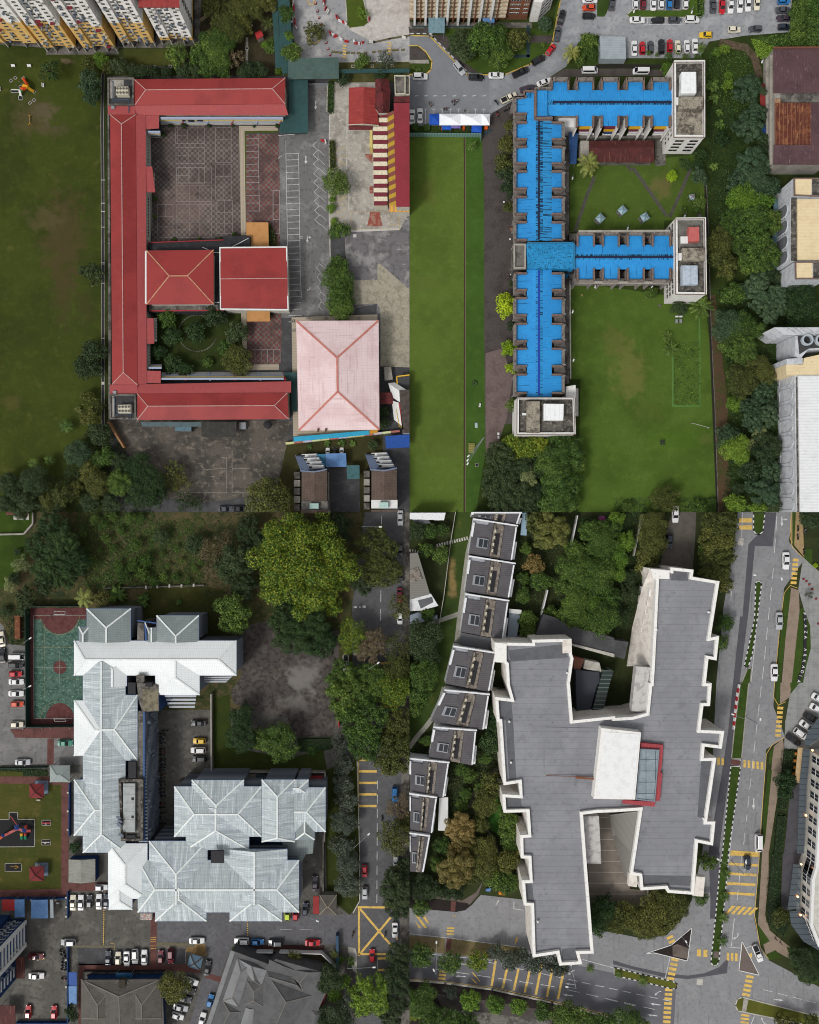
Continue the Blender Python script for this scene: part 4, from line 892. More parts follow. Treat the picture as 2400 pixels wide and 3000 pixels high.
slope(mw,[a+(z,)for a,z in zip(k(1,2,'1545,352 1600,346 1700,408 1640,418 1652,520 1580,470'),(2.5,2.5,5.8,5.8,5.7,2.6))],white,'sloping_wall',.1)
slope(mw,[a+(z,)for a,z in zip(k(1,2,'1575,500 1632,515 1662,715 1595,660'),(2.4,5.7,5.7,2.4))],white,'sloping_wall',.1)
b=MB();b.bar(W(k(1,2,'1640,520')[0],5.95),W(k(1,2,'1668,745')[0],5.95),.3,.3);b.build('red_edge',redtrim,mw)
for s_ in('1610,570 1640,720','1635,570 1655,730'):q=k(1,2,s_);b=MB();b.bar(W(q[0],4.6),W(q[1],4.6),.14,.14);b.build('yellow_rail',yelp,mw)
shed('link_canopy','dark red link canopy between pink hall and the white house',k(1,2,'1475,432 1590,432 1592,525 1475,528'),3,dred,steel,0)
fr=root_of('yard_shelter','open shelter with a bright yellow frame right of the pink hall','shelter',k(1,2,'1680,330'))
slab(fr,'deck',asphalt_d,k(1,2,'1620,300 1725,285 1725,400 1650,372 1625,360'),2.5,2.7)
b=MB();q=[W(p,2.85)for p in k(1,2,'1622,365 1617,297 1725,283')];b.bar(q[0],q[1],.3,.3);b.bar(q[1],q[2],.3,.3);b.build('yellow_frame',yelp,fr)
unit('concrete_tank','grey concrete tank standing right of the pink hall','tank',k(1,2,'1508,215 1570,215 1585,320 1515,330'),0,1.8,conc)
shed('car_shelter','bright royal blue sheet canopy at the quarter edge below the white house',k(1,2,'1520,800 1725,783 1725,893 1528,903'),3,M('royal_blue_sheet','1f4a94',.6,[(1,'1a3f80',.5,.45,.65)],lines=[('u',.5,.12,'193c7a',.5)]),steel,.2)
# --- two shop blocks with brown tiles
tilem=M('brown_roof_tile','5e5048',.85,[(.5,'4a3e38',.6,.45,.62),(2,'6f6056',.5,.5,.66)],lines=[('u',.55,.22,'463b35',.6),('v',.5,.2,'463b35',.6)])
awn=M('white_slat_awning','cfd0cf',.7,[(1.5,'a9aaa8',.6,.5,.66)])
for bi,dx in enumerate((0,588)):
 f=lambda s:[(a[0]+dx/2.875,a[1]-(10/2.875 if dx else 0))for a in k(1,2,s)]
 nm=('left','right')[bi];rt=root_of('shop_block',f'{nm} of two narrow shop blocks with brown tiled roof and white slatted awnings','building',f('925,1215'),group='twin brown tiled shop blocks')
 hip(rt,tilem,[f('818,1090')[0],f('818,1345')[0],f('1030,1345')[0],f('1030,1090')[0]],8,1.1,0,0,None,wall=conc,over=.15)
 hip(rt,tilem,[f('810,1418')[0],f('810,1448')[0],f('1040,1448')[0],f('1040,1418')[0]],8,1.1,0,0,None,wall=conc,over=.15)if not dx else slab(rt,'rear_roof',tilem,f('815,1430 1040,1430 1040,1446 815,1446'),7.6,8)
 slab(rt,'flat_roof',M('court_deck','7c7873',.9,[(1,'4e4b48',.7,.45,.62)])if not dx else white,f('815,1346 1035,1346 1035,1417 815,1417'),0,7.4)
 b=MB();q=[W(p,7.7)for p in f('815,1085 1034,1085 1034,1346 815,1346')];b.ring(q,.3,6.6,7.75);b.build('gutter',M('dark_gutter','34332f',.8),rt)
 b=MB();q=[W(p,8.9)for p in f('805,1090 925,1100 1030,1078')];b.bar(q[0],q[1],.35,.5);b.bar(q[1],q[2],.35,.5);b.build('gable_edge',M('blue_grey_edge','6d7890',.7),rt)
 slab(rt,'back_wall',M('blue_grey_wall','59657c',.8),f('768,965 950,945 1005,1075 808,1090'),0,1.0)
 for i in range(4):
  x0,y0=815+20*i,950+32*i;slope(rt,[a+(z,)for a,z in zip(f(f'{x0},{y0} {x0+128},{y0-4} {x0+138},{y0+22} {x0+8},{y0+26}'),(2+1.5*i,2+1.5*i,1.6+1.5*i,1.6+1.5*i))],awn,'awning')
  p=W(f(f'{x0+15},{y0+15}')[0],1.7+1.5*i);b=MB();b.box(p.x,p.y,1.4+1.5*i,.8,.5,.6);b.build('air_conditioner',dk,rt)
 b=MB();b.bar(W(f('765,960')[0],1.2),W(f('808,1080')[0],7.2),.25,.3);b.bar(W(f('945,945')[0],1.2),W(f('1012,1072')[0],7.2),.25,.3);b.build('frame_rail',M('blue_grey_edge','6d7890'),rt)
 for i in range(5):b=MB();y0=1100+68*i;b.prism([W(p,2.5+i*.2)for p in f(f'752,{y0} 800,{y0} 800,{y0+55} 752,{y0+55}')],0,2.5+.2*i);b.build('side_bay',conc if i%2 else conc_d,rt)
 unit('water_tank',f'pale mint water tank on the {nm} brown tiled shop block','tank',f('885,1364 958,1364 960,1413 882,1413'),7.5,1.0,M('mint_tank','a9c4bd',.6,[(2,'8fb0a8',.5,.45,.65)],lines=[('x',1.2,.06,'7f9f98',.8),('y',.9,.08,'7f9f98',.8)]),None,'rooftop water tanks')
bsh=M('light_blue_sheet','5d83b3',.6,[(.5,'4a6c98',.6,.45,.62),(2,'7395c0',.4,.5,.68)],lines=[('u',.45,.12,'4a6d9a',.5)])
shed('car_shelter','light blue sheet shelter between the two brown tiled shop blocks',k(1,2,'1018,946 1190,942 1195,1056 1022,1060'),2.8,bsh,steel,.2,group='sheet shelters by the shop blocks')
shed('car_shelter','narrow teal blue shelter against the left brown tiled shop block',k(1,2,'940,952 1018,948 1020,1052 980,1050'),2.6,M('teal_blue_sheet','35708c',.6,[(1,'2a5a70',.5,.45,.65)]),steel,.2,group='sheet shelters by the shop blocks')
shed('car_shelter','weathered green sheet shelter left of the right brown tiled shop block',k(1,2,'1198,1046 1303,1042 1305,1158 1200,1160'),2.7,M('weathered_green_sheet','3f6468',.7,[(1,'30504f',.6,.45,.62)]),steel,.2,group='sheet shelters by the shop blocks')
# --- flats
flw=M('flats_white_render','f0eeea',.85,[(.6,'b0aeaa',.5,.48,.66),(.8,'98958f',.4,.58,.72,(6,.4,1),True)])
fly=M('flats_yellow_render','dcb570',.85,[(.6,'bd9347',.6,.46,.66),(.8,'a88340',.5,.58,.72,(6,.4,1),True)])
wfr=M('window_frame','8f8d88',.7);wgl=M('dull_glass','2c302c',.3,[(3,'45483f',.6,.45,.6)],spec=.5)
dish_m=M('dish_grey','5b6470',.5);acm=M('air_con_casing','a8a8a4',.7,[(3,'85857f',.5,.5,.7)]);blkm=M('dark_void','1f1c1a',.9)
bD=MB();bD.dome((0,0,0),.42,.16,10,3);DISH=bD.mesh('satellite_dish',dish_m)
bA=MB();bA.box(0,-.2,-.2,.7,.4,.45);ACU=bA.mesh('air_conditioner',acm)
bW=MB();bW.box(0,-.45,0,1.3,.9,.08);HOOD=bW.mesh('window_hood',M('maroon_hood','6e2530',.7))
def tower(x0,x1,yb,hgt,zs,name_,seed,xmid=None):
 rs=random.Random(seed);a,c=W((x0,yb)),W((x1,yb));wd=c.x-a.x;t=thing('apartment_block',name_,'apartment block',((a.x+c.x)/2,a.y,0),'blocks of flats in a row')
 org=origin(t);segs=[(0,.3,0),(.3,.7,.55),(.7,1,0)]
 dep=13
 for u0,u1,back in segs:
  for z0,z1,m in((2.2,zs[0 if back==0 else 1],fly),(zs[0 if back==0 else 1],hgt,flw)):
   b=MB();b.box(a.x+wd*(u0+u1)/2,a.y+back+dep/2,z0,wd*(u1-u0)-.01,dep,z1-z0);b.build('wall',m,t)
  n=int((hgt-3)/1.5)
  us=[(.5,)][0]if back==0 else(.28,.74)
  for i in range(n):
   z=3.1+i*1.5
   windows(t,(a.x+wd*u0,a.y+back),(a.x+wd*u1,a.y+back),[z],us,.95 if back==0 else 1.15,.62,(wfr,wgl))
   for u in us:
    xx=a.x+wd*(u0+(u1-u0)*u)-org.x;yy=a.y+back-org.y
    if rs.random()<.3:link('satellite_dish',DISH,t,(xx+rs.uniform(-.9,.9),yy-.4,z-.3+rs.uniform(-.3,.3)),(R(55),0,R(rs.uniform(-40,40))))
    if rs.random()<.42:link('air_conditioner',ACU,t,(xx+rs.choice((-.85,.8)),yy,z-.4))
    if rs.random()<.05:link('window_hood',HOOD,t,(xx,yy,z+.45))
 for u in(0,.3,.7,1):
  b=MB();b.box(a.x+wd*u+(.12 if u==0 else-.12 if u==1 else 0),a.y+.35,0,.24,.7,2.25);b.build('pier',conc_l,t)
 b=MB();b.box((a.x+c.x)/2,a.y+1.4+dep/2,0,wd*.96,dep-2,2.2);b.build('ground_floor',blkm,t)
 for u in(-.005,1.005):
  for i in range(int(hgt/1.5)-1):b=MB();b.box(a.x+wd*u,a.y+4.5,2.6+1.5*i,.35,1.6,.5);b.build('stair_ledge',conc_d,t)
 if hgt<20:
  b=MB();b.up((a.x-.8,a.y-.7,hgt),(c.x+.8,a.y-.7,hgt),(c.x+.8,a.y+dep,hgt+3),(a.x-.8,a.y+dep,hgt+3));b.up((a.x-.8,a.y-.7,hgt-.25),(c.x+.8,a.y-.7,hgt-.25),(c.x+.8,a.y-.7,hgt),(a.x-.8,a.y-.7,hgt));b.build('roof',redb,t)
 else:b=MB();b.box((a.x+c.x)/2,a.y+dep/2,hgt,wd+.6,dep+.6,.4);b.build('roof',conc,t)
tower(-16,120,139,30,(11.8,13.0),'white and yellow block of flats at the far left, partly cut by the frame',1)
tower(139,232,152,30,(12.6,13.6),'white and yellow block of flats, tall, second from the left',2)
tower(253,346,153,30,(12.2,13.2),'white and yellow block of flats, tall, in the middle of the row',3)
tower(364,458,138,30,(11.4,12.6),'white and yellow block of flats with a pale plinth, fourth from the left',4)
tower(477,572,131,18.2,(3.6,4.4),'mostly white block of flats under a red roof edge, right end of row',5)
for i,(x,y)in enumerate(((355,120),(410,120),(-20,290),(505,345))):pass
# --- playground and benches
for p,a_,l_ in((k(0,0,'117,562')[0],0,'small white bench on the grass below the flats, left of its pair'),(k(0,0,'252,562')[0],0,'small white bench on the grass below the flats, right of its pair'),(k(0,0,'369,722')[0],90,'small white bench right of the field playground'),(k(0,0,'3,752')[0],90,'small white bench left of the field playground')):simple_bench(p,a_,l_,'white benches by the playground',white)
for s_ in('80,680 97,664 108,680 92,696','116,657 132,642 147,657 131,671','184,660 202,646 214,664 196,678','240,870 258,852 270,866 250,884','272,846 288,828 302,842 286,860','275,770 290,758 302,772 286,788','94,758 160,752 160,780 95,782','158,806 194,806 194,842 158,842','162,722 196,718 198,745 164,748'):
 q=k(0,0,s_);sheet('play_mat',q,rubber,.05);kerb(q,.12,conc_l,.1,'mat_edge',True)
pg=root_of('playground_set','playground with orange tube slide, yellow slide and white slide on the field','playground',k(0,0,'200,745'))
def chute(pts,m,wd,nm='slide'):
 b=MB()
 for a_,c_ in zip(pts,pts[1:]):b.bar(W(a_,a_[2]),W(c_,c_[2]),wd,.15)
 b.build(nm,m,pg)
orp=M('orange_plastic','c4481c',.4);yp=M('yellow_plastic','cf9a22',.4);gp=M('green_plastic','1f7a58',.4);wp=M('white_plastic','c4c8bd',.5)
b=MB();q=[W(a_,a_[2])for a_ in k(0,0,'198,662,.5 210,680,.9 222,700,1.4 230,718,1.9')]
for a_,c_ in zip(q,q[1:]):b.tube(a_,c_,.42,.42,10)
b.build('tube_slide',orp,pg);chute(k(0,0,'228,730,2 250,750,1.3 285,772,.4'),yp,.75);chute(k(0,0,'190,718,2.1 232,735,2.1'),yp,.9,'deck');chute(k(0,0,'165,755,1.9 172,790,.8 176,808,.3'),wp,.7);chute(k(0,0,'95,755,1.1 155,756,1.1'),wp,.25,'climbing_bar')
b=MB();q=[W(a_,a_[2])for a_ in k(0,0,'180,742,2 200,750,2.2 218,742,2')]
for a_,c_ in zip(q,q[1:]):b.tube(a_,c_,.4,.4,10)
b.build('tunnel',orp,pg);chute(k(0,0,'172,764,1.8 188,756,1.8'),gp,.5,'panel')
for s_ in('165,750','190,760','215,735','232,728','190,720'):p=W(k(0,0,s_)[0]);b=MB();b.tube(p,(p.x,p.y,2.2),.07);b.build('post',steel,pg)
sw=root_of('swing_frame','yellow swing frame with two seats on the bare patch of the field','swing',k(0,0,'252,1010'))
b=MB();b.tube(W(k(0,0,'238,968')[0]),W(k(0,0,'250,972')[0],2),.06);b.tube(W(k(0,0,'270,968')[0]),W(k(0,0,'250,972')[0],2),.06);b.tube(W(k(0,0,'238,1050')[0]),W(k(0,0,'252,1040')[0],2),.06);b.tube(W(k(0,0,'272,1055')[0]),W(k(0,0,'252,1040')[0],2),.06);b.tube(W(k(0,0,'250,972')[0],2),W(k(0,0,'252,1040')[0],2),.06);b.build('frame',yp,sw)
for s_ in('253,995','255,1022'):p=W(k(0,0,s_)[0]);b=MB();b.box(p.x,p.y,.5,.5,.6,.06);b.build('seat',M('navy_rubber','2a3a4c',.8),sw)
# --- car park furniture
bar_r=M('red_barrier','a8272b',.5);bar_w=M('white_barrier','cfcdca',.6)
n_=0
for s_,where in(('741,5,90 748,35,85 751,68,85 757,160,90 759,180,88 745,50,88 752,90,86','beside the teal walkway'),('1000,10,80 1006,40,80 1018,80,70 1030,105,60 1010,25,85 1042,112,70','at the top of the car park'),('1120,160,-50 1142,185,-20 1165,192,-25 1188,205,-50 1112,150,-70','at the tip of the grass island'),('1060,285,-60 1080,298,-20 1102,312,20 1148,335,-25 1195,355,-10 1264,360,-60 1278,372,0 1308,372,5 1325,368,20 1400,360,0','across the car park'),('767,215,-70 775,240,-60 1385,168,90 1020,1200,-70 995,1190,-20 1678,322,-20 795,468,-45','scattered singly')):
 L_=k(1,0,s_)
 for j,a in enumerate(L_):
  cn='red' if j%2==0 else 'white';v=W(a);t=thing('traffic_barrier',f'{cn} plastic traffic barrier, {ordw(j)} of those {where}','barrier',(v.x,v.y,.1),'plastic traffic barriers',R(a[2]))
  b=MB();b.box(0,0,0,1.25,.42,.3);b.box(0,0,.3,1.15,.24,.55);link('barrier_body',b.mesh('barrier_body',bar_r if cn=='red' else bar_w),t)
  for x in(-.58,.58):b=MB();b.box(0,0,.1,.12,.2,.6);link('coupling',b.mesh('coupling',steel),t,(x,0,0))
for j,a in enumerate(k(1,0,'936,32 951,97 965,153 981,205 995,258 1025,363 1040,415 1056,466')):
 v=W(a);t=thing('traffic_cone',f'orange and white traffic cone, {ordw(j)} from the top in the car park line','cone',(v.x,v.y,.1),'line of traffic cones')
 b=MB();b.box(0,0,0,.7,.7,.06);link('base',b.mesh('base',rubber),t);b=MB();b.tube((0,0,.05),(0,0,.9),.26,.05,10);link('cone_body',b.mesh('cone_body',M('cone_red','bd3a2c',.6)),t);b=MB();b.tube((0,0,.42),(0,0,.62),.2,.15,10);link('band',b.mesh('band',white),t)
for j,a in enumerate(k(1,0,'1080,440 1110,443 1145,447 1205,449 1247,450 1293,450 1352,449 1423,443 1472,437 1530,431 1590,426 1618,424 1668,424')):
 v=W(a);b=MB();b.box(v.x,v.y,.1,.95,.48,.32,R(3));b.box(v.x,v.y,.42,.8,.34,.08,R(3));tag(b.build('concrete_block',M('mossy_block','6f6848',.9,[(3,'55502f',.6,.45,.65)])),f'mossy concrete block, {ordw(j)} from the left in the car park divider','block','concrete divider blocks')
b=MB();v=W(k(1,0,'925,300')[0]);q=[(v.x+2.05*math.cos(a*.35),v.y+2.05*math.sin(a*.35)-.4)for a in range(18)];b.ring(q,.28,.1,.32);struct('roundabout_kerb',b,M('faded_yellow_kerb','b8a25a',.8,[(2,'8f8664',.7,.45,.65)]))
kerb(k(1,0,'868,-20 872,28 897,46 920,36 924,-20'),.25,marky,.16)
kerb(k(1,0,'1385,360 1430,358 1560,328 1725,300'),.5,M('mossy_kerb','57533a',.9),.2)
kerb(k(1,0,'745,0 752,300 740,320'),.2,conc,.12);kerb(k(1,0,'1130,525 1725,520'),.2,conc_l,.12)
hut=root_of('garden_hut','small red roofed hut below the palm beside the wood','hut',k(1,0,'458,295'));hip(hut,redp,k(1,0,'420,278 468,255 496,300 440,333'),2.2,.6,0,0,None,wall=conc,over=.2)
unit('garden_box','small pale box on the grass at the edge of the wood','box',k(1,0,'386,208 402,203 406,214 390,221'),.1,.5,conc_l)
trees(0,0,'430,600,88','deep','standing alone on the field below the flats','sparse')
trees(0,0,'760,545,68 910,570,55','olive','at the corner of the field and drain','loose')
trees(0,0,'848,508,62','bright','at the top end of the field drain')
trees(0,0,'755,690,88 770,790,80','blue','left of the field drain beside the deck')
trees(0,0,'1010,560,70 1120,595,58 1210,605,58 1300,612,48 1400,610,48 1560,600,62 1650,600,60','dark','along the top wall of the school',order='from the left')
trees(0,0,'1490,465,84 1690,470,85','mid','right of the mostly white flats',order='from the left')
trees(1,0,'60,40,85 180,60,60 310,80,105 430,50,95 520,20,80 130,170,68 215,270,112 330,215,72 90,300,70','olive','in the wood at the top','broad')
trees(1,0,'150,360,108 40,410,92 120,480,100 40,570,84 150,580,70 20,320,60','mid','in the lower part of the wood')
trees(1,0,'250,490,78','brown','bare and twiggy in the wood clearing','sparse')
trees(1,0,'390,600,70 470,600,62 330,610,50','dark','between the wood and the school',order='from the left');trees(1,0,'512,388,32 620,605,26','bright','near the red hut','shrub');trees(1,0,'560,420,40 565,350,30','mid','on the strip left of the teal walkway','shrub')
trees(1,0,'530,185,80','olive','beside the teal walkway at the top','coconut',noun='palm')
trees(1,0,'690,105,58 685,175,46','mid','over the teal walkway roof',hk=2);trees(1,0,'705,298,38','bright','over the teal walkway roof',hk=3);trees(1,0,'735,440,76','mid','at the corner of the gate canopy',hk=2)
trees(1,0,'925,280,80','olive','in the round car park island','loose',hk=.6);trees(1,0,'1330,520,58','mid','on the verge below the car park');trees(1,0,'1520,515,75','grey','on the verge at the right of the car park','sparse')
trees(1,0,'1475,632,50 1622,622,36 1165,675,55','dark','on the verge by the thin teal roof','shrub');trees(1,0,'1330,115,50','bright','on the car park island','sparse',hk=.6)
hedge(k(1,0,'1040,690 1085,690 1082,948 1036,940'),1.0,'mid','trimmed hedge left of the red gabled annex');hedge(k(1,0,'1050,1190 1098,1195 1102,1420 1058,1438'),1.2,'olive','hedge of shrubs beside the yellow bays')
trees(1,1,'1110,115,102 1150,500,65 1085,525,48','mid','in the bed between school road and yellow bays',hk=1.1);trees(1,1,'1075,245,26 1070,322,38 1090,425,26 1085,460,20','bright','in the bed between school road and yellow bays','shrub')
trees(1,1,'1130,800,78 1110,895,108 1190,965,70 1130,1075,102 1150,1185,100 1170,1120,80 1150,980,70','mid','in the long clump above the pink hall','broad',hk=.95)
hedge(k(1,1,'540,458 560,455 600,560 605,635 540,635'),1.3,'olive','hedge right of the upper orange canopy');hedge(k(1,1,'552,1180 585,1180 575,1215 552,1222'),1.1,'olive','short hedge right of the lower orange canopy')
trees(0,1,'1310,238,19 1307,388,15 1470,578,16 1680,578,16','mid','potted at the edge of the courtyard','shrub');trees(1,1,'250,538,18 360,522,14 125,572,14','mid','potted at the lower courtyard corner','shrub',order='from the left')
trees(0,0,'1380,1140,20 1440,1062,18 1550,1060,26','dark','at the top corner of the courtyard','shrub',order='from the left');trees(1,0,'38,1062,16 238,1062,12 415,1066,12 612,1060,20','dark','at the top edge of the courtyard','shrub',order='from the left')
trees(0,1,'1415,1240,78','mid','at the top left of the school garden',hk=.8);trees(0,1,'1460,1400,75 1660,1360,80','deep','inside the school garden',hk=.8);trees(1,1,'90,1230,88 275,1370,86','dark','at the right of the school garden',hk=.8);trees(1,2,'280,160,112','olive','at the lower right corner of the school garden',hk=.8);trees(0,2,'1460,190,70 1560,240,60 1340,90,60','deep','at the foot of the school garden',hk=.8);trees(1,2,'30,180,40 180,60,60','mid','low in the school garden','shrub')
trees(0,1,'800,880,82 710,850,45','dark','left of the field drain halfway down','loose',order='from the left')
trees(0,2,'800,90,92 790,230,72 715,210,82','dark','left of the lower field drain',hk=1);trees(0,2,'770,640,85 740,480,62 830,560,60','olive','beside the end of the field drain','loose',hk=.9)
trees(0,2,'550,710,74','mid','standing alone on the lower field','coconut',noun='palm');trees(0,2,'275,1030,60 410,1000,60','mid','at the foot of the field','coconut',order='from the left',noun='palm');cover(kk((0,2,'0,1150 520,1130 650,900 760,700 900,720 1060,920 1300,1300 1300,1438 0,1438')),'dark',5200,.9,.5);trees(0,2,'665,570,44','olive','young beside the lower field','banana')
trees(0,2,'665,940,96','blue','at the lower end of the field');trees(0,2,'880,980,82','mid','beside the slanting tan wall');trees(0,2,'760,1090,82 830,1200,96 540,1290,88 640,1240,60 410,1340,70','olive','in the grove at the bottom')
trees(0,2,'1020,1190,98','mid','dense and round in the grove at the bottom','dome');trees(0,2,'1000,1010,70 850,780,85 300,1170,112 130,1290,72 60,1190,82 230,1370,80 60,1380,70 760,1370,72 940,1360,72 180,1440,60 500,1400,60','dark','in the shaded grove at the bottom')
trees(0,2,'1190,1060,120 1290,1190,108 1180,1280,104 1330,1310,80 1100,1120,70','deep','spreading over the rear yard','loose');trees(0,2,'1470,1100,92 1530,1200,72 1420,1230,60','olive','low at the edge of the rear yard','sparse',hk=.7);trees(0,2,'1560,1350,80 1660,1370,60','dark','at the bottom edge of the rear yard','sparse',hk=.7)
trees(1,2,'548,1335,172','olive','with a big domed crown left of the shop blocks','dome',hk=.9)
trees(1,2,'1030,860,42 1155,858,45 1250,860,40 885,882,32 1500,600,46','mid','below the pastel capped wall','banana',order='from the left');trees(1,2,'1420,872,40 1510,690,50 1520,590,40','dark','right of the pink hall','shrub')
car(k(1,0,'730,150')[0],90,'s','W','white sedan half under the trees beside the teal walkway roof',.8)
cars(1,2,'182,1412,0,s,G 300,1410,0,s,K','at the foot of the rear yard');cars(1,2,'1038,938,90,h,W 1095,936,90,h,K 1155,936,90,h,W','half under the light blue shelter',scale=.75)
def hanging():pass
for i,s_ in enumerate(('1530,990 1560,990 1556,1008 1532,1010','1572,988 1640,990 1625,1015 1580,1012','1650,988 1712,990 1700,1010 1656,1008')):
 q=[W(p,4.6)for p in k(0,0,s_)];b=MB();b.prism(q,3.6,4.6);tag(b.build('hung_cloth',blackp),f'black cloth hung on the school gallery rail, {ordw(i)} from the left','cloth','cloths on the gallery rail')
# =================================================================== upper right quarter: blue roofed teaching block on lawns
sheet('lawn_floor',[(1200,-60),(2460,-60),(2460,1500),(1200,1500)],grassm('wild_grass','35421c','232d13','47552a',y='554a30'),.0)
sheet('road',kk((2,0,'0,300 170,310 480,630 800,625 1010,545 1160,450 1210,350 1250,130 1290,-60'),(3,0,'1500,-60 1480,270 1100,300 800,350 720,480 60,490 0,290'),(2,0,'1600,295 1480,295 1420,360 1320,560 1180,650 900,830 880,920 690,1050 0,1060')),M('road_asphalt','7f8185',.9,[(.2,'97999c',.7,.46,.64),(.8,'6d6f73',.5,.5,.66),(.5,'a9aaac',.5,.6,.7,(1,.25,1)),(30,'57585b',.35,.5,.7)],bump=.1,bscale=25),.05)
sheet('road',k(2,0,'0,290 180,310 640,640 670,640 670,1050 0,1060'),M('smooth_road_asphalt','797c81',.9,[(.3,'6d7075',.5,.45,.65),(1.5,'85888c',.4,.5,.7),(40,'5d5f63',.3,.5,.7)]),.07)
sheet('carpark',kk((2,0,'1300,300 1340,-60'),(3,0,'1490,-60 1480,270 1100,300 800,350 700,380 690,490 0,490'),(2,0,'1612,490 1600,300')),M('carpark_asphalt','8d8f92',.9,[(.25,'a3a4a6',.7,.46,.64),(.9,'717376',.6,.5,.66),(.4,'606266',.5,.6,.7),(30,'5f6165',.35,.5,.7)]),.055)
lawn=grassm('mown_lawn','55682a','445520','667836',patches=[(1255,560,40,50,'5c6030',.5),(1250,830,90,40,'54602c',.4),(1290,1300,120,60,'525c2a',.4)],y='5c6634')
sheet('lawn',kk((2,0,'0,1120 455,1130'),(2,1,'460,0'),(2,2,'455,1438 0,1438')),lawn,.05)
sheet('lawn',kk((2,0,'468,1130 612,1160'),(2,1,'628,0'),(2,2,'640,950 560,1438 468,1438')),grassm('strip_lawn','3f5a24','324a1b','4f6b2c',y='4e6a2a'),.05)
b=MB();b.line([W(p)for p in kk((2,0,'460,1145'),(2,1,'464,0'),(2,2,'462,1438'))],.36,.08);struct('drain',b,M('drain_brown','3a3028',.9))
b=MB();b.line([W((p[0]+2.6,p[1]))for p in kk((2,0,'460,1145'),(2,1,'464,0'),(2,2,'462,1438'))],.14,.09);struct('drain_edge',b,M('drain_edge_tan','7a6a52',.9))
sheet('paved_walk',kk((2,0,'612,1140 640,1060 700,950 870,850 900,900 880,1438'),(2,1,'890,0 890,1438'),(2,2,'890,690 800,700 740,900 640,960 630,0'),(2,1,'628,0'),(2,0,'618,1438')),paver_d,.06)
sheet('paved_walk',kk((2,2,'640,100 780,60 870,300 820,640 800,700 740,890 640,950')),M('lighter_paver','6b5c58',.9,[(.3,'544643',.6,.45,.63),(1.5,'7c6e69',.5,.5,.66),(14,'40373a',.5,.5,.65)]),.07)
sheet('paved_walk',kk((2,0,'1310,580 1725,580'),(3,0,'0,575 440,590 440,640 0,640'),(2,0,'1725,640 1180,650')),M('dark_forecourt','4b4542',.9,[(.4,'38332f',.6,.45,.63),(6,'5e5650',.4,.5,.66)]),.08)
sheet('traffic_island',k(2,0,'0,385 75,385 140,440 190,520 180,590 140,625 0,628'),grassm('island_lawn','3d4c20','2c3817','4f5d2a'),.1);sheet('paved_walk',k(2,0,'0,395 70,395 130,440 160,500 0,503'),paver_d,.12)
sheet('step_terrace',k(2,0,'0,505 160,503 165,535 0,533'),conc,.14)
sheet('lawn',k(2,0,'300,240 1200,240 1260,-60 1280,-60 1240,130 1205,350 1150,445 1005,540 800,615 520,615 300,360'),grassm('kerb_lawn','41551f','31421a','52672a'),.1)
for s_ in('190,295 300,290 340,350 450,520 590,615 480,610','1015,300 1200,298 1195,365 1015,362'):sheet('paved_walk',k(2,0,s_),paver_d,.12)
sheet('paved_walk',k(2,0,'-10,225 300,225 190,295 0,285'),paver_d,.125)
kerb(k(2,0,'0,300 170,305 490,632 800,630 1010,545 1160,450 1205,350 1245,130 1285,-60'),.35,M('kerb_yellow_line','c0a04a',.8,[(.8,'8f8468',.7,.46,.6)]),.12)
kerb(k(2,0,'0,386 75,386 140,440 190,520 180,590 140,625 0,628'),.3,marky,.14)
P=Paint(.16)
for i in range(9):a_=k(2,0,f'{172+36*i},{288+36.5*i} {190+36*i},{306+36.5*i}');P.line(a_,.34)
for i in range(4):P.line(k(2,0,f'{10+52*i},285 {34+52*i},286'),.3)
P.done('kerb_marking',markw)
P=Paint(.09)
for x in(60,137,215,293,378,461,544,626):P.line(k(2,0,f'{x-14},{810} {x+14},{807}'),.2)
for i in range(9):x=65+70*i;P.line(k(2,0,f'{x},920 {x},1045'),.14);P.line(k(2,0,f'{x-16},920 {x+14},920'),.14)
P.line(k(2,0,'70,703 90,703 90,680'),.12)
for x in(280,432,580):P.line(k(3,0,f'{x},153 {x},208'),.12)
P.line(k(3,0,'250,208 590,208'),.12)
for i in range(9):P.line(k(3,0,f'{133+68*i},345 {133+68*i},480'),.1)
P.done('bay_marking',markw)
sheet('grass_island',k(3,0,'110,125 150,85 560,88 690,-60 750,-60 745,130 690,148 120,148'),grassm('carpark_grass','465c22','35471a','57702c'),.1);kerb(k(3,0,'690,148 120,148 108,125 150,86'),.25,conc_l,.15)
sheet('palm_island',kk((2,0,'1590,295 1480,295 1420,360 1400,480 1450,570 1590,560')),grassm('palm_grass','3b4f20','2a3a17','4d632a'),.1);sheet('planting',k(2,0,'1580,-60 1725,-60 1660,110 1640,140 1580,140'),grassm('corner_grass','3b4f20','2a3a17','4d632a'),.1)
sheet('back_drain',kk((2,0,'1560,545 1725,540'),(3,0,'0,540 430,545 430,575 0,572'),(2,0,'1725,575 1560,572')),M('black_drain','26221f',.9),.11)
cl=grassm('court_lawn','4a5e25','38491b','5e7231',patches=[(1935,545,45,55,'6a5f3c',.6)],y='54602a')
sheet('lawn',kk((2,0,'1350,1380 1725,1380'),(3,0,'0,1380 700,1300'),(3,1,'760,0 760,410 420,420 420,510'),(2,1,'1350,520')),cl,.05)
sheet('lawn',kk((2,1,'1350,930'),(3,1,'430,1050 760,1050 800,1438'),(3,2,'860,1438'),(2,2,'1420,1438 1440,320 1355,320')),grassm('south_lawn','4b6126','384c1a','5f7530',patches=[(1845,1090,70,120,'6f6a3c',.5),(1800,1000,60,60,'5c5f30',.6),(1900,1200,60,60,'4e5a26',.5),(2065,1290,30,25,'585a30',.6),(1985,1290,120,50,'46601c',.5)],y='46581e'),.05)
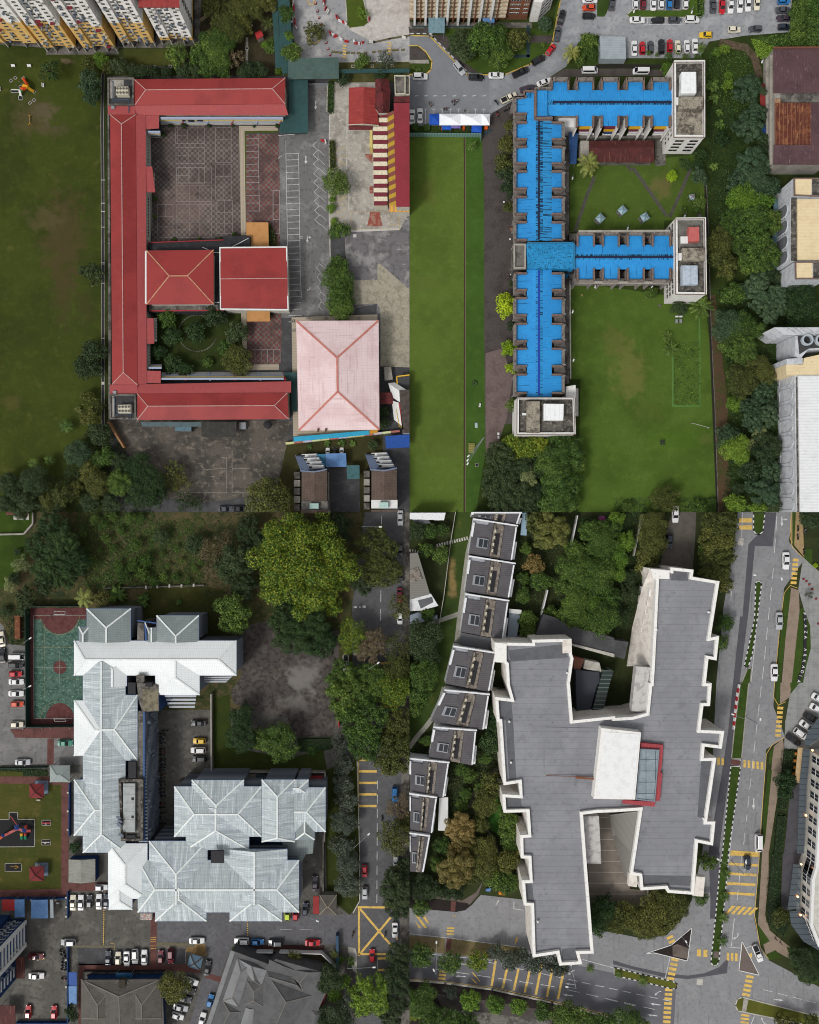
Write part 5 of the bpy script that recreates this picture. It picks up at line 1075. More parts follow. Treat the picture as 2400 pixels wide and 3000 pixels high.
sheet('worn_path',kk((3,1,'780,1050 850,1050'),(3,2,'960,560 940,800 1000,1438 860,1438 820,0')),M('bare_earth','4c3b2a',.95,[(.3,'3b401e',.8,.44,.6),(2,'5d4a36',.5,.5,.66)]),.07)
for s_,w_ in(((2,1,'1555,60 1490,220 1395,510'),1.0),((3,1,'640,-10 555,190 470,385'),.95),((3,1,'160,-20 300,180 440,380'),1.0),((3,0,'105,1385 140,1438'),.9)):b=MB();b.line([W(p)for p in k(*s_)],w_,.08);struct('stone_path',b,M('stone_path','4d4a45',.95,[(1,'39372f',.6,.45,.62),(7,'625e56',.5,.5,.65)]))
b=MB();b.line([W(p)for p in kk((3,0,'900,360 1100,400 1180,480 1220,640'))],2.2,.07);struct('earth_path',b,dirt)
dl=kk((3,1,'765,120 785,560 800,1200'),(3,2,'815,100 840,650 865,1438'));b=MB();b.line([W(p)for p in dl],.55,.09);struct('drain',b,M('black_drain','26221f',.9));b=MB();b.line([W((x+3.5,y))for x,y in dl],.2,.1);struct('drain_edge',b,conc_d)
# --- the blue roofed block
bl=M('bright_blue_roof','2a86c8',.5,[(.15,'2f93d6',.6,.44,.62),(.7,'2478b4',.5,.5,.66),(3,'3f9ad6',.35,.54,.68),(.42,'14293f',.8,.6,.68,(7,.25,1),True)],lines=[('u',.55,.1,'2272b0',.5)])
bls=M('stained_blue_roof','2b86c0',.55,[(.15,'2f93d2',.6,.44,.62),(3,'3f9ad6',.35,.54,.68),(.55,'10202e',.92,.53,.6,(6,.25,1),True),(1.1,"17364a",.5,.55,.64,(5,.5,1),True)],lines=[('u',.55,.1,'2272b0',.5)])
par=M('weathered_parapet','77706b',.9,[(1.2,'4b4542',.8,.46,.62),(4,'938b85',.5,.54,.68)],lines=[]);parr=M('red_brown_coping','75625a',.9,[(2,'524540',.7,.46,.62),(5,'8b746a',.5,.55,.68)]);ridge=M('navy_ridge_strip','1c2440',.6,[(1,'141a30',.5,.45,.62)]);rec=M('shaded_recess_wall','8f8884',.85,[(.8,'6d6662',.6,.46,.64)])  # rec is the mauve grey of the notch walls themselves
wr=M('white_render','dcdad6',.85,[(.8,'c0bdb7',.6,.48,.64),(.8,'8d8a84',.5,.58,.7,(5,.4,1),True)])
fb=root_of('teaching_block','long blue roofed block with notched parapets and two side wings on lawns','building',[(1580,700)]);ZB=8.0
hvy=M('heavily_stained_blue_roof','2b80b4',.6,[(.15,'2f93d2',.6,.44,.62),(.9,'0c1822',.93,.47,.53,(4,.35,1),True)],lines=[('u',.55,.1,'2272b0',.5)])
def vslope(x0,x1,y0,y1,xr,z0,zr,mat):
 f=lambda x:zr-(zr-z0)*abs(x-xr)/66
 slope(fb,[(x0,y0,f(x0)),(x1,y0,f(x1)),(x1,y1,f(x1)),(x0,y1,f(x0))],mat,'roof',.1)
def hslope(x0,x1,y0,y1,yr,z0,zr,mat):
 f=lambda y:zr-(zr-z0)*abs(y-yr)/66
 slope(fb,[(x0,y0,f(y0)),(x1,y0,f(y0)),(x1,y1,f(y1)),(x0,y1,f(y1))],mat,'roof',.1)
def wallrun(pts,wd=.45,z0=0,z1=ZB+.8,m=None,nm='parapet',low=None):
 for a_,c_ in zip(pts,pts[1:]):
  p,q=W(a_,z1),W(c_,z1)
  for l,h,mm,w_ in((z0,z1-1,low or rec,wd-.04),(max(z0,z1-1),z1,m or parr,wd)):
   if h-l>.3:b=MB();b.bar((p.x,p.y,(l+h)/2),(q.x,q.y,(l+h)/2),w_,h-l);b.build(nm,mm,fb)
xl,xa,xr_,xb,xc=1515,1544,1579,1617,1647
bays=[(284,330),(360,405),(431,476),(503,550),(578,624),(652,700),(802,847),(875,921),(950,997),(1023,1070),(1099,1149)]
for seg in((268,705),(790,1162)):
 m=bls if seg[0]<500 else bl
 hv=hvy if seg[0]<500 else bls
 for u,v,mm in((xa,xr_-9,bl),(xr_-9,xr_,hv),(xr_,xr_+12,hv),(xr_+12,xb,m)):vslope(u,v,*seg,xr_,ZB-.2,ZB+.5,mm)
 b=MB();b.bar(W((xr_,seg[0]+(80 if seg[0]<500 else 2)),ZB+.55),W((xr_,seg[1]-4),ZB+.55),.52,.1);b.build('ridge_strip',ridge if seg[0]<500 else M('blue_strip','1c3c9c',.6),fb)
for i,(y0,y1)in enumerate(bays):
 vslope(xl-3,xa,y0,y1,xr_,ZB-.2,ZB+.5,bl)
 wallrun([(xa,y0-2),(xl-5,y0-2)]);wallrun([(xa,y1+2),(xl-5,y1+2)]);wallrun([(xl-5,y0-2),(xl-5,y1+2)],.6,ZB-2.2,m=par)
 if i:
  vslope(xb,xc,y0,y1,xr_,ZB-.2,ZB+.5,bl);wallrun([(xb,y0-2),(xc+4,y0-2)]);wallrun([(xb,y1+2),(xc+4,y1+2)]);wallrun([(xc+4,y0-2),(xc+4,y1+2)],.7,ZB-2.2,m=par)
  for yy in(y0+2,y1-2):b=MB();b.prism([W(p,3)for p in((xc+5,yy-3),(xc+12,yy),(xc+5,yy+3))],0,3);b.build('white_fin',white,fb)
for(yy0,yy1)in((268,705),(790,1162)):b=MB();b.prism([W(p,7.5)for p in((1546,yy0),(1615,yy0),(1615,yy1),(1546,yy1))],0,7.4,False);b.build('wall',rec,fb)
for i in range(len(bays)-1):
 y0,y1=bays[i][1]+4,bays[i+1][0]-4
 if y1-y0<40:
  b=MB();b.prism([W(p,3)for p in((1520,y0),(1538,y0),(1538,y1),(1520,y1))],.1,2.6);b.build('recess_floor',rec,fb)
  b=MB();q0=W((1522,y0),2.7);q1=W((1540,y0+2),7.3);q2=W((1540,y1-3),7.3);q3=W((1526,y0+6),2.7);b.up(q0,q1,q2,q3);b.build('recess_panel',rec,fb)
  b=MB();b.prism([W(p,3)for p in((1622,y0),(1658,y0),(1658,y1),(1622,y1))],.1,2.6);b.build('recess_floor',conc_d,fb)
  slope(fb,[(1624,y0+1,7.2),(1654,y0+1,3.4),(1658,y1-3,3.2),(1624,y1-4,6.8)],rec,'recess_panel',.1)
slab(fb,'plinth',conc_d,[(1654,290),(1668,290),(1668,1125),(1654,1125)],0,.5);b=MB();b.bar(W((1669,700),.4),W((1671,1110),.4),.4,.9);b.build('plinth_edge',conc_l,fb)
vslope(1541,1567,268,287,xr_,ZB-.2,ZB+.5,bl);wallrun([(1537,266),(1567,266)]);wallrun([(1536,266),(1536,283)]);wallrun([(1505,284),(1536,284)],m=par)
slope(fb,[(1573,265,8.9),(1604,265,8.9),(1604,340,8.9),(1573,340,8.9)],bl);wallrun([(1569,258),(1569,345),(1620,345)],.6,0,9.6);wallrun([(1567,257),(1616,257)],.5,0,9.4,par)
YR=299
[hslope(1605,1972,u,v,YR,ZB-.2,ZB+.6,mm)for u,v,mm in((264,YR-7,bl),(YR-7,YR,bls),(YR,YR+8,hvy),(YR+8,339,bl))];b=MB();b.bar(W((1620,YR),ZB+.68),W((1968,YR),ZB+.68),.62,.1);b.build('ridge_strip',ridge,fb)
for x0,x1 in((1620,1663),(1694,1736),(1767,1810),(1840,1884),(1914,1961)):
 hslope(x0,x1,237,264,YR,ZB-.2,ZB+.6,bl);wallrun([(x0-3,226),(x0-3,262)]);wallrun([(x1+3,226),(x1+3,262)]);wallrun([(x0-3,231),(x1+3,231)],1.0,ZB-1,m=par)
 if x0>1650:
  hslope(x0,x1,339,369,YR,ZB-.2,ZB+.6,bl);wallrun([(x0-3,338),(x0-3,371)],low=wr);wallrun([(x1+3,338),(x1+3,371)],low=wr)
  b=MB();b.bar(W((x0-3,396),.8),W((x1+3,396),.8),.5,1.6);b.build('white_sill',wr,fb)
  for j,c_ in enumerate(('6a2a3c','c9a021','2c4270')if int(x0)%2 else('c9a021','6a2a3c','c8c8cc')):b=MB();y_=374+j*7;p,q=W((x0+2,y_),5.6-j*1.7),W((x1-2,y_),5.6-j*1.7);b.bar(p,q,.55,.75);b.build('painted_spandrel',M('spandrel_'+c_,c_,.7),fb)
b=MB();b.prism([W(p,7.5)for p in((1610,266),(1970,266),(1970,336),(1610,336))],0,7.3,False);b.build('wall',rec,fb)
slab(fb,'gallery_floor',conc_d,[(1690,398),(1955,398),(1955,404),(1690,404)],0,1.6);b=MB();b.prism([W(p,5)for p in((1625,343),(1688,343),(1686,374),(1655,376))],0,5.5);b.build('stair_block',white,fb)
YM=753
[hslope(1682,1977,u,v,YM,ZB-.2,ZB+.6,mm)for u,v,mm in((717,YM-8,bl),(YM-8,YM,hvy),(YM,YM+8,bls),(YM+8,789,bl))];b=MB();b.bar(W((1684,YM),ZB+.68),W((1972,YM),ZB+.68),.62,.1);b.build('ridge_strip',ridge,fb)
for x0,x1 in((1695,1739),(1769,1812),(1842,1885),(1915,1963)):
 for ya,yb,yo in((688,717,683),(789,818,823)):hslope(x0,x1,ya,yb,YM,ZB-.2,ZB+.6,bl);wallrun([(x0-2,ya-4),(x0-2,yb+4)]);wallrun([(x1+2,ya-4),(x1+2,yb+4)]);wallrun([(x0-2,yo),(x1+2,yo)],.8,ZB-1.4,m=par)
for x0,x1 in((1742,1766),(1815,1839),(1888,1912)):
 for y0,y1 in((681,712),(795,826)):slab(fb,'recess_floor',conc_d,[(x0,y0),(x1,y0),(x1,y1),(x0,y1)],0,4)
b=MB();b.bar(W((1695,678),ZB+.6),W((1962,677),ZB+.6),.5,.6);b.bar(W((1695,828),ZB+.2),W((1960,829),ZB+.2),.6,.6);b.build('parapet_edge',conc,fb)
b=MB();b.prism([W(p,7.5)for p in((1686,690),(1975,690),(1975,815),(1686,815))],0,7.2,False);b.build('wall',rec,fb)
slab(fb,'centre_roof',M('grid_stained_blue_roof','2383b8',.55,[(.2,'2d92cc',.6,.45,.62),(1.2,'0f2430',.85,.54,.62,(.6,3,1)),(1.5,'12283a',.7,.56,.64,(3,.5,1))],lines=[('x',.6,.1,'1d6c9c',.6),('y',1.3,.08,'1d6c9c',.6)]),[(1543,714),(1680,713),(1681,787),(1547,787)],0,9.2)
b=MB();b.bar(W((1681,713),9),W((1682,788),9),.5,.5);b.bar(W((1545,712),9.2),W((1680,711),9.2),.35,.3);b.build('roof_edge',M('teal_blue_edge','2a6f94',.6),fb)
slab(fb,'landing_roof',conc_d,[(1507,715),(1542,715),(1545,786),(1507,786)],0,7.8);b=MB();b.ring([W(p,8.4)for p in((1505,714),(1541,714),(1541,787),(1505,787))],.45,7.4,8.5);b.build('parapet',conc,fb)
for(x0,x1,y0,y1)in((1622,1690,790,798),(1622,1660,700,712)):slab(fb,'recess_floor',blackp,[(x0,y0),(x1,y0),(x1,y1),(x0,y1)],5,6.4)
slab(fb,'stair_landing',conc_d,[(1668,684),(1692,684),(1692,705),(1668,705)],0,3);slab(fb,'stair_landing',conc_d,[(1668,796),(1692,796),(1692,815),(1668,815)],0,3)
mossd=M('mossy_deck','8f887a',.9,[(.35,'4b4640',.85,.45,.6),(1.2,'a69d8a',.6,.5,.62),(3,'35322e',.8,.56,.64)])
mossk=M('black_mossy_deck','5c5852',.9,[(.4,'353230',.85,.44,.58),(1.3,'8a857b',.7,.52,.64),(4,'242220',.7,.54,.63)])
def endtower(pts,h,where,deck):
 t=flatb('stair_tower',f'white walled stair tower with stained flat roof at the {where}','tower',pts,h,wr,deck,wr,.5,.8,'end towers of the blue roofed block');q=[W(p,h+.9)for p in pts];b=MB();b.ring(inset(q,-.05),.18,h+.8,h+.9);b.build('coping',parr,t);return t
t1=endtower(k(3,0,'498,522 755,520 756,1162 500,1160'),10,'right end of the upper wing',mossk);t2=endtower(k(3,1,'510,405 762,403 770,1045 515,1042'),10,'right end of the middle wing',mossk);t3=endtower(k(2,2,'905,477 1385,475 1395,783 903,785'),10,'foot of the blue roofed block',mossk)
slab(t1,'lower_deck',mossd,k(3,0,'506,940 740,938 740,1150 506,1152'),10,10.08);slab(t2,'lower_deck',M('grey_deck','6b6964',.9,[(.6,'504d48',.7,.45,.6),(2,'7f7c75',.5,.5,.64)]),k(3,1,'518,420 740,418 742,640 518,645'),10,10.08)
q=[W(p,10)for p in k(3,0,'500,1160 756,1162')];windows(t1,q[0],q[1],[8.2,6.3,4.4,2.5],[.26,.74],2.4,1.0,(rec,glass));q=[W(p,10)for p in k(3,0,'498,522 500,1160')];windows(t1,q[0],q[1],[8,5.6,3.2],[.86,.92],.7,.9,(rec,glass))
q=[W(p,10)for p in k(3,1,'510,405 515,1042')];windows(t2,q[0],q[1],[8,5.6,3.2],[.06,.12,.18,.8,.87,.94],1.1,1.0,(rec,glass))
b=MB();b.prism([W(p,4)for p in k(2,2,'1405,380 1440,385 1440,620 1408,615')],0,1.2);b.build('ramp_wall',conc_l,t3);b=MB();b.prism([W(p,7)for p in k(2,2,'1320,378 1402,365 1406,470 1320,472')],0,6.5);b.build('stair_block',wr,t3)
tank_w=M('white_tank_cladding','e4e6e6',.6,[(1,'c8cccc',.5,.5,.66)],lines=[('x',1.3,.05,'b8bcbc',.7)])
unit('water_tank','white clad tank on the roof of the upper wing stair tower','tank',k(3,0,'567,605 690,604 692,782 562,786'),10.1,2,tank_w);unit('water_tank','white clad tank on the roof of the bottom stair tower','tank',k(2,2,'1133,525 1300,527 1296,665 1132,664'),10.1,2,tank_w)
unit('water_tank','silver sheet tank on the middle wing stair tower','tank',k(3,1,'568,797 702,798 704,958 570,960'),10.1,1.6,M('silver_sheet','b8c4d0',.4,[(1,'9aa8b8',.6,.46,.62)],metal=.2,lines=[('x',2.3,.04,'8a5a48',.8)]))
unit('roof_hut','salmon red roofed hut on the middle wing stair tower','hut',k(3,1,'628,473 715,473 718,593 630,595'),10.1,1.8,M('salmon_sheet','b5605c',.7,[(1,'a3524f',.5,.45,.65)]))
for s_,l_ in(((3,0,'546,813 750,812 750,912 546,915'),'upper wing'),((3,1,'575,650 762,648 764,757 575,757'),'middle wing'),((2,2,'986,506 1098,504 1098,770 988,768'),'bottom')):unit('lift_room',f'mossy topped concrete lift room on the {l_} stair tower','lift room',k(*s_),10.1,1.5,mossd,None,'lift rooms on the end towers')
for s_,l_ in(((3,0,'515,820 548,818 548,880 515,882'),'upper wing tower'),((3,1,'560,553 620,552 623,610 562,612'),'middle wing tower, upper'),((3,1,'543,692 574,692 574,755 541,753'),'middle wing tower, lower'),((2,2,'950,602 984,602 984,622 952,622'),'bottom tower')):unit('roof_box',f'small pale roof box on the {l_}','box',k(*s_),10.1,.8,white)
rustm=M('rusted_red_roof','4a2423',.75,[(.5,'5c2c2a',.6,.45,.62),(.9,'8c6a50',.7,.58,.68,(4,.25,1),True),(3,'301a1a',.6,.52,.66)],lines=[('u',.6,.15,'341c1c',.5)])
lr=root_of('court_hall','low dark rust red roofed hall in the corner of the court','hall',k(3,0,'160,1280'));slope(lr,[a+(z,)for a,z in zip(kk((2,0,'1515,1185'),(3,0,'335,1182 335,1240'),(2,0,'1515,1245')),(3.2,3.2,3.8,3.8))],rustm);slope(lr,[a+(z,)for a,z in zip(kk((2,0,'1515,1245'),(3,0,'335,1240 338,1368'),(2,0,'1515,1365')),(3.8,3.8,3.1,3.1))],rustm)
b=MB();b.prism([W(p,3)for p in kk((2,0,'1525,1195'),(3,0,'325,1195 325,1355'),(2,0,'1525,1355'))],0,3.05,False);b.build('wall',conc_d,lr);slab(lr,'flat_roof',conc,kk((2,0,'1440,1185 1512,1185 1512,1340 1440,1320')),0,2.9)
shed('walkway_canopy','narrow navy blue walkway roof beside the main blue block',k(2,0,'1342,1115 1420,1120 1405,1380 1350,1382'),3,M('navy_sheet','2b4a78',.6,[(1,'21385c',.5,.45,.62)]),steel,0)
sheet('back_step',k(3,0,'340,1180 440,1180 430,1390 345,1400'),conc_d,.12)
rf=root_of('factory_shed','big purple brown metal roofed shed with a large rusted panel','warehouse',k(3,0,'1540,900'))
rbm=M('purple_brown_roof','563f42',.65,[(.2,'473337',.7,.45,.62),(.8,'8d7d84',.75,.6,.69,(3.5,.35,1),True),(2,'614a4c',.5,.5,.66)],lines=[('u',.8,.1,'43302f',.5)])
for y0,y1,z0,z1 in((400,585,7.5,8.2),(560,782,8.2,8.3),(1220,1385,8.3,7.6)):slope(rf,[a+(z,)for a,z in zip(k(3,0,f'1342,{y0} 1790,{y0} 1790,{y1} 1340,{y1}'),(z0,z0,z1,z1))],rbm)
slope(rf,[a+(8.2,)for a in k(3,0,'1655,865 1790,865 1790,1222 1655,1222')],rbm)
rr_=M('rust_panel_roof','5a2f24',.8,[(.5,'7a4a32',.8,.47,.62),(.7,'a87c52',.8,.57,.67,(2.5,.3,1)),(2,'3c2019',.6,.5,.64)],lines=[('x',1.1,.16,'8a6248',.6)])
slope(rf,[a+(8.2,)for a in k(3,0,'1352,865 1655,865 1655,1218 1352,1218')],rr_);slope(rf,[a+(7.9,)for a in k(3,0,'1402,788 1790,786 1790,860 1402,862')],conc_d,'gutter_deck');slope(rf,[a+(8.25,)for a in k(3,0,'1352,832 1400,832 1400,866 1352,866')],M('pale_rust','9a7a5c',.8,[(1,'7a4a32',.8,.46,.6)]))
b=MB();b.prism([W(p,7)for p in k(3,0,'1348,405 1790,405 1790,1380 1348,1380')],0,7.3);b.build('wall',conc,rf);b=MB();b.bar(W(k(3,0,'1338,402')[0],7.7),W(k(3,0,'1790,398')[0],7.7),.4,.3);b.build('ridge_cap',M('rusty_cap','6a4436',.8),rf)
for s_,z in(('1310,462 1340,460 1340,1385 1310,1388',5.5),('1275,492 1310,490 1312,880 1278,882',3.4),('1280,880 1312,880 1312,1130 1282,1130',3.2)):slab(rf,'ledge',conc,k(3,0,s_),z-.4,z)
for s_,c_ in(('1228,706 1274,706 1274,920 1228,922',redb),('1230,925 1274,925 1274,990 1232,990',M('slate_blue_sheet','56707c')),('1240,1055 1272,1055 1274,1135 1242,1132',M('royal_blue_sheet','1f4a94')),('1240,1215 1272,1215 1275,1310 1242,1312',M('royal_blue_sheet','1f4a94'))):shed('lean_to',f"{ {0:'dark red', 1:'slate blue', 2:'royal blue, upper', 3:'royal blue, lower'}[('706' in s_)*0+('925' in s_)*1+('1055' in s_)*2+('1215' in s_)*3]} lean-to roof strip against the factory shed",k(3,0,s_),2.4,c_,steel,0)
crm=M('cream_ribbed_roof','dccaa4',.6,[(.4,'d0bc95',.6,.45,.64),(1.2,'b59a6a',.5,.58,.7)],lines=[('y',.4,.2,'bda984',.5)])
cw=M('pale_grey_wall','bdc0c4',.85,[(.7,'9a9da2',.6,.46,.62),(.8,'7d8086',.5,.58,.7,(5,.4,1),True)])
frm=M('mesh_panel','6f7276',.8,[(2,'56585c',.6,.45,.6)],lines=[('u',.3,.3,'505358',.6)])
ARCH={}
def arches(root,p,q,us,z0,z1,wd):
 key=(round(z1-z0,1),wd)
 if key not in ARCH:
  hh=z1-z0;b=MB();n=7;pts=[(-wd/2,0)]+[(-wd/2*math.cos(math.pi*i/n),hh*.72+hh*.28*math.sin(math.pi*i/n))for i in range(n+1)]+[(wd/2,0)]
  b.m=1;b.face(*[(x,-.06,z)for x,z in pts]);b.m=0
  for a_,c_ in zip(pts,pts[1:]+pts[:1]):b.bar((a_[0],-.1,a_[1]),(c_[0],-.1,c_[1]),.3,.26)
  ARCH[key]=b.mesh('arched_window',[cw,frm])
 windows(root,p,q,[z0],us,1,1,None,'arched_window',.03,ARCH[key])
o1=root_of('office_block','cream roofed office block with arched windows, beside the factory shed','building',k(3,1,'1640,500'))
b=MB();b.prism([W(p,10.6)for p in k(3,1,'1485,230 1800,230 1800,765 1490,765')],0,10.4);b.build('wall',cw,o1);slab(o1,'roof',crm,k(3,1,'1543,240 1800,238 1800,752 1546,752'),10.4,11);slab(o1,'gutter_deck',mossk,k(3,1,'1488,228 1540,228 1542,762 1490,762'),10.4,10.5)
for s_,ins in(('1512,62 1800,62 1800,222 1514,210','1518,68 1662,66 1660,205 1518,205'),('1522,768 1800,768 1800,912 1524,914','1528,778 1668,775 1670,905 1530,908')):
 b=MB();b.prism([W(p,11.6)for p in k(3,1,s_)],0,11.5);b.build('wing_wall',cw,o1);slab(o1,'roof',crm,k(3,1,ins),11.5,11.75);q=[W(p,11.7)for p in k(3,1,s_)];b=MB();b.ring(q,.3,11.4,11.9);b.build('parapet',parr,o1)
 s2=k(3,1,s_);slab(o1,'deck',mossk,[((s2[0][0]+54),s2[0][1]+4),(s2[1][0]-3,s2[1][1]+4),(s2[2][0]-3,s2[2][1]-4),(s2[0][0]+54,s2[3][1]-3)],11.5,11.6)
q=[W(p,10.4)for p in k(3,1,'1485,232 1489,762')];arches(o1,q[0],q[1],[.13,.38,.63,.87],2.2,9,3.6);windows(o1,q[0],q[1],[2.2,3.4,4.6,5.8,7],[.255,.505,.75],.5,.5,(cw,blackp))
shed('walkway_canopy','slate blue strip roof at the foot of the cream roofed office block',k(3,1,'1345,235 1378,238 1385,830 1320,828'),2.4,M('slate_blue_sheet','56707c'),steel,0)
o2=root_of('office_block','white ribbed roof office block with a row of tall arched windows','building',k(3,2,'1650,800'))
wrm=M('white_ribbed_roof','dfe0e1',.6,[(.5,'cfd0d2',.5,.45,.64),(1.6,'9fa1a4',.6,.6,.69,(.4,3,1))],lines=[('y',.42,.22,'b2b4b7',.6)])
b=MB();b.prism([W(p,10.4)for p in k(3,2,'1518,285 1800,285 1800,1438 1535,1438')],0,10.3);b.build('wall',cw,o2);slab(o2,'roof',wrm,k(3,2,'1550,288 1800,288 1800,1438 1566,1438'),10.3,10.9);slab(o2,'gutter_deck',mossk,k(3,2,'1530,300 1548,300 1563,1438 1540,1438'),10.3,10.4)
slab(o2,'roof',crm,k(3,2,'1448,195 1590,195 1600,140 1800,95 1800,285 1450,285'),0,10.6);b=MB();b.prism([W(p,10.5)for p in k(3,2,'1446,150 1580,140 1582,192 1448,198')],0,10.9);b.build('stair_block',cw,o2)
b=MB();b.prism([W(p,12)for p in kk((3,1,'1535,1385 1800,1380'),(3,2,'1800,60 1640,70 1580,140 1535,110'))],0,11.3);b.build('plant_block',cw,o2);slab(o2,'plant_deck',M('dark_deck','3c3c3e'),kk((3,1,'1545,1392 1800,1390'),(3,2,'1800,50 1640,60 1560,110')),11.3,11.4)
b=MB();b.prism([W(p,12)for p in k(3,1,'1350,1318 1800,1318 1800,1375 1530,1382 1440,1380')],0,11.8);b.build('stepped_block',cw,o2)
for i in range(4):b=MB();b.bar(W(k(3,1,f'{1445+52*i},1322')[0],12),W(k(3,1,f'{1530+52*i},1380')[0],12),.25,.3);b.build('sunshade_fin',cw,o2)
for s_ in((3,1,'1625,1425'),(3,1,'1740,1425')):p=W(k(*s_)[0],12);b=MB();b.ring([(p.x+1.6*math.cos(i*.45),p.y+1.6*math.sin(i*.45))for i in range(14)],.45,11.4,12.4);b.build('fan_housing',M('pale_blue_steel','a4adb4',.5),o2);b=MB();b.tube((p.x,p.y,11.5),(p.x,p.y,12),.5,.5,10);b.build('fan',blackp,o2)
q=[W(p,10.3)for p in k(3,2,'1520,285 1537,1438')];arches(o2,q[0],q[1],[.015+.116*i for i in range(9)],1.4,9.2,3.4);windows(o2,q[0],q[1],[2,3.5,5,6.5,8],[.073+.116*i for i in range(8)],.45,.5,(cw,blackp))
o3=root_of('finned_block','wide brown block at the top with white slanting fins and balconies','building',k(2,0,'500,100'));a_,c_=W(k(2,0,'0,195')[0]),W(k(2,0,'800,195')[0])
brk=M('brown_brick','7a4f3a',.85,[(.8,'64402f',.6,.46,.62)],lines=[('v',.5,.1,'5a3a2c',.4)]);blc=M('stained_balcony','c9b99e',.85,[(.6,'a08b70',.7,.46,.62),(2,'d6c9b0',.5,.5,.64)])
b=MB();b.prism([(a_.x+.02,a_.y+1),(c_.x,a_.y+1),(c_.x,a_.y+15),(a_.x+.02,a_.y+15)],0,17);b.build('wall',brk,o3)
for i in range(8):
 z=2.4+i*1.75;b=MB();b.prism([(a_.x+.02,a_.y),(c_.x,a_.y),(c_.x,a_.y+1),(a_.x+.02,a_.y+1)],z,z+.75,True,True);b.build('balcony',blc,o3)
for i in range(8):x=a_.x+1.2+i*3.15;b=MB();b.prism([(x,a_.y-.8),(x+.6,a_.y-.8),(x+.6,a_.y+1),(x,a_.y+1)],0,17);b.build('fin',white,o3)
for i in range(8):x=a_.x+3.0+i*3.15;b=MB();b.prism([(x,a_.y-.2),(x+.35,a_.y-.2),(x+.35,a_.y+1),(x,a_.y+1)],0,17);b.build('brick_pier',brk,o3)
d_=W(k(2,0,'810,165')[0]);e_=W(k(2,0,'985,165')[0]);b=MB();b.prism([(d_.x,d_.y),(e_.x,d_.y),(e_.x,d_.y+12),(d_.x,d_.y+12)],0,16);b.build('brick_wing',brk,o3);windows(o3,d_,e_,[3+1.9*i for i in range(6)],[.2,.45,.85],1.3,.6,(white,glass))
q=[W(p)for p in k(2,0,'1010,185 1075,185 1185,75 1185,-60 1010,-60')];b=MB();b.prism(q,0,9);b.build('white_wing',wr,o3);windows(o3,q[1],q[2],[2,3.6,5.2,6.8],[.2,.5,.8],1.2,.35,(blackp,blackp))
sheet('block_apron',k(2,0,'0,185 1030,190 1030,235 0,240'),conc_d,.13);shed('porch','corrugated slate porch roof at the foot of the finned block',k(2,0,'160,158 298,155 295,278 160,275'),3,M('slate_sheet','6f8a94',.6,[(1,'5a727c',.6,.45,.62)],lines=[('u',.4,.2,'56707a',.6)]),steel,.5);shed('awning','small blue awning at the foot of the finned block',k(2,0,'615,155 715,153 715,192 618,195'),2.6,bsh,steel,.2)
for s_ in('20,217 160,217 160,230 20,230','300,217 800,217 800,231 300,231','985,215 1015,215 1015,480 985,480','860,462 1012,460 1012,485 860,488'):sheet('drain_grate',k(2,0,s_),M('teal_grate','30474a',.6,lines=[('x',.4,.3,'1f2d30',.8),('y',.4,.3,'1f2d30',.8)]),.14)
unit('guard_box','pale grey flat shed roof beside the lower parking row','shed',kk((2,0,'1605,305 1725,305'),(3,0,'95,308 100,495'),(2,0,'1610,495')),0,2.6,M('pale_sheet','9aa3a8',.6,[(.6,'868f94',.5,.45,.64)],lines=[('y',.5,.2,'828b90',.6)]))
tw=M('white_tent_canvas','e6e8ec',.7);tb=M('blue_tent_canvas','1c4fae',.7);tp=M('violet_tent_canvas','6d5f9c',.7)
def tent(s,h,m,label,ap=.9):
 pts=k(2,0,s);q=[W(p,h)for p in pts];c=sum(q,Vector())/4+Vector((0,0,ap));t=thing('marquee_tent',label,'tent',(c.x,c.y,0),'row of event tents');b=MB()
 for i in range(4):b.up(q[i-1],q[i],c);b.face(q[i-1]-Vector((0,0,.35)),q[i]-Vector((0,0,.35)),q[i],q[i-1])
 b.build('canopy',m,t)
 for v in q:f=v.lerp(c,.05);b=MB();b.tube((f.x,f.y,0),(f.x,f.y,h),.05);b.build('pole',steel,t)
tent('168,960 252,958 252,1048 168,1048',2.4,tb,'square blue tent at the left end of the white tents');tent('252,958 430,958 430,1052 252,1052',2.6,tw,'left of the three white peaked tents');tent('430,958 608,958 608,1052 430,1052',2.6,tw,'middle of the three white peaked tents');tent('608,960 678,960 676,1052 608,1052',2.6,tw,'small white tent at the right end of the row')
tent('270,1053 350,1053 350,1092 275,1090',2,tb,'small blue tent below the left white tent',.3);tent('350,1053 430,1053 430,1078 350,1078',2,tp,'small violet tent below the left white tent',.3);tent('522,1050 606,1050 608,1115 522,1112',2,tb,'square blue tent below the middle white tent',.4)
for s_,l_ in(('448,1060 466,1060 466,1088 448,1088','upright'),('632,1058 660,1060 658,1085 632,1082','flat'),('268,1066 274,1066 274,1090 268,1090','narrow')):unit('orange_cover',f'{l_} bright orange covered table by the tents','table',k(2,0,s_),.1,.9,M('orange_cloth','d0571e',.8))
b=MB();b.bar(W(k(2,0,'0,1135')[0],1.2),W(k(2,0,'600,1140')[0],1.2),.12,2.2);b.bar(W(k(2,0,'600,1140')[0],1.2),W(k(2,0,'600,1175')[0],1.2),.12,2.2);tag(b.build('mesh_fence',M('green_mesh','6f9088',.7,lines=[('x',.8,.3,'4e6a60',.7)])),'pale green mesh fence along the top of the mown lawn','fence')
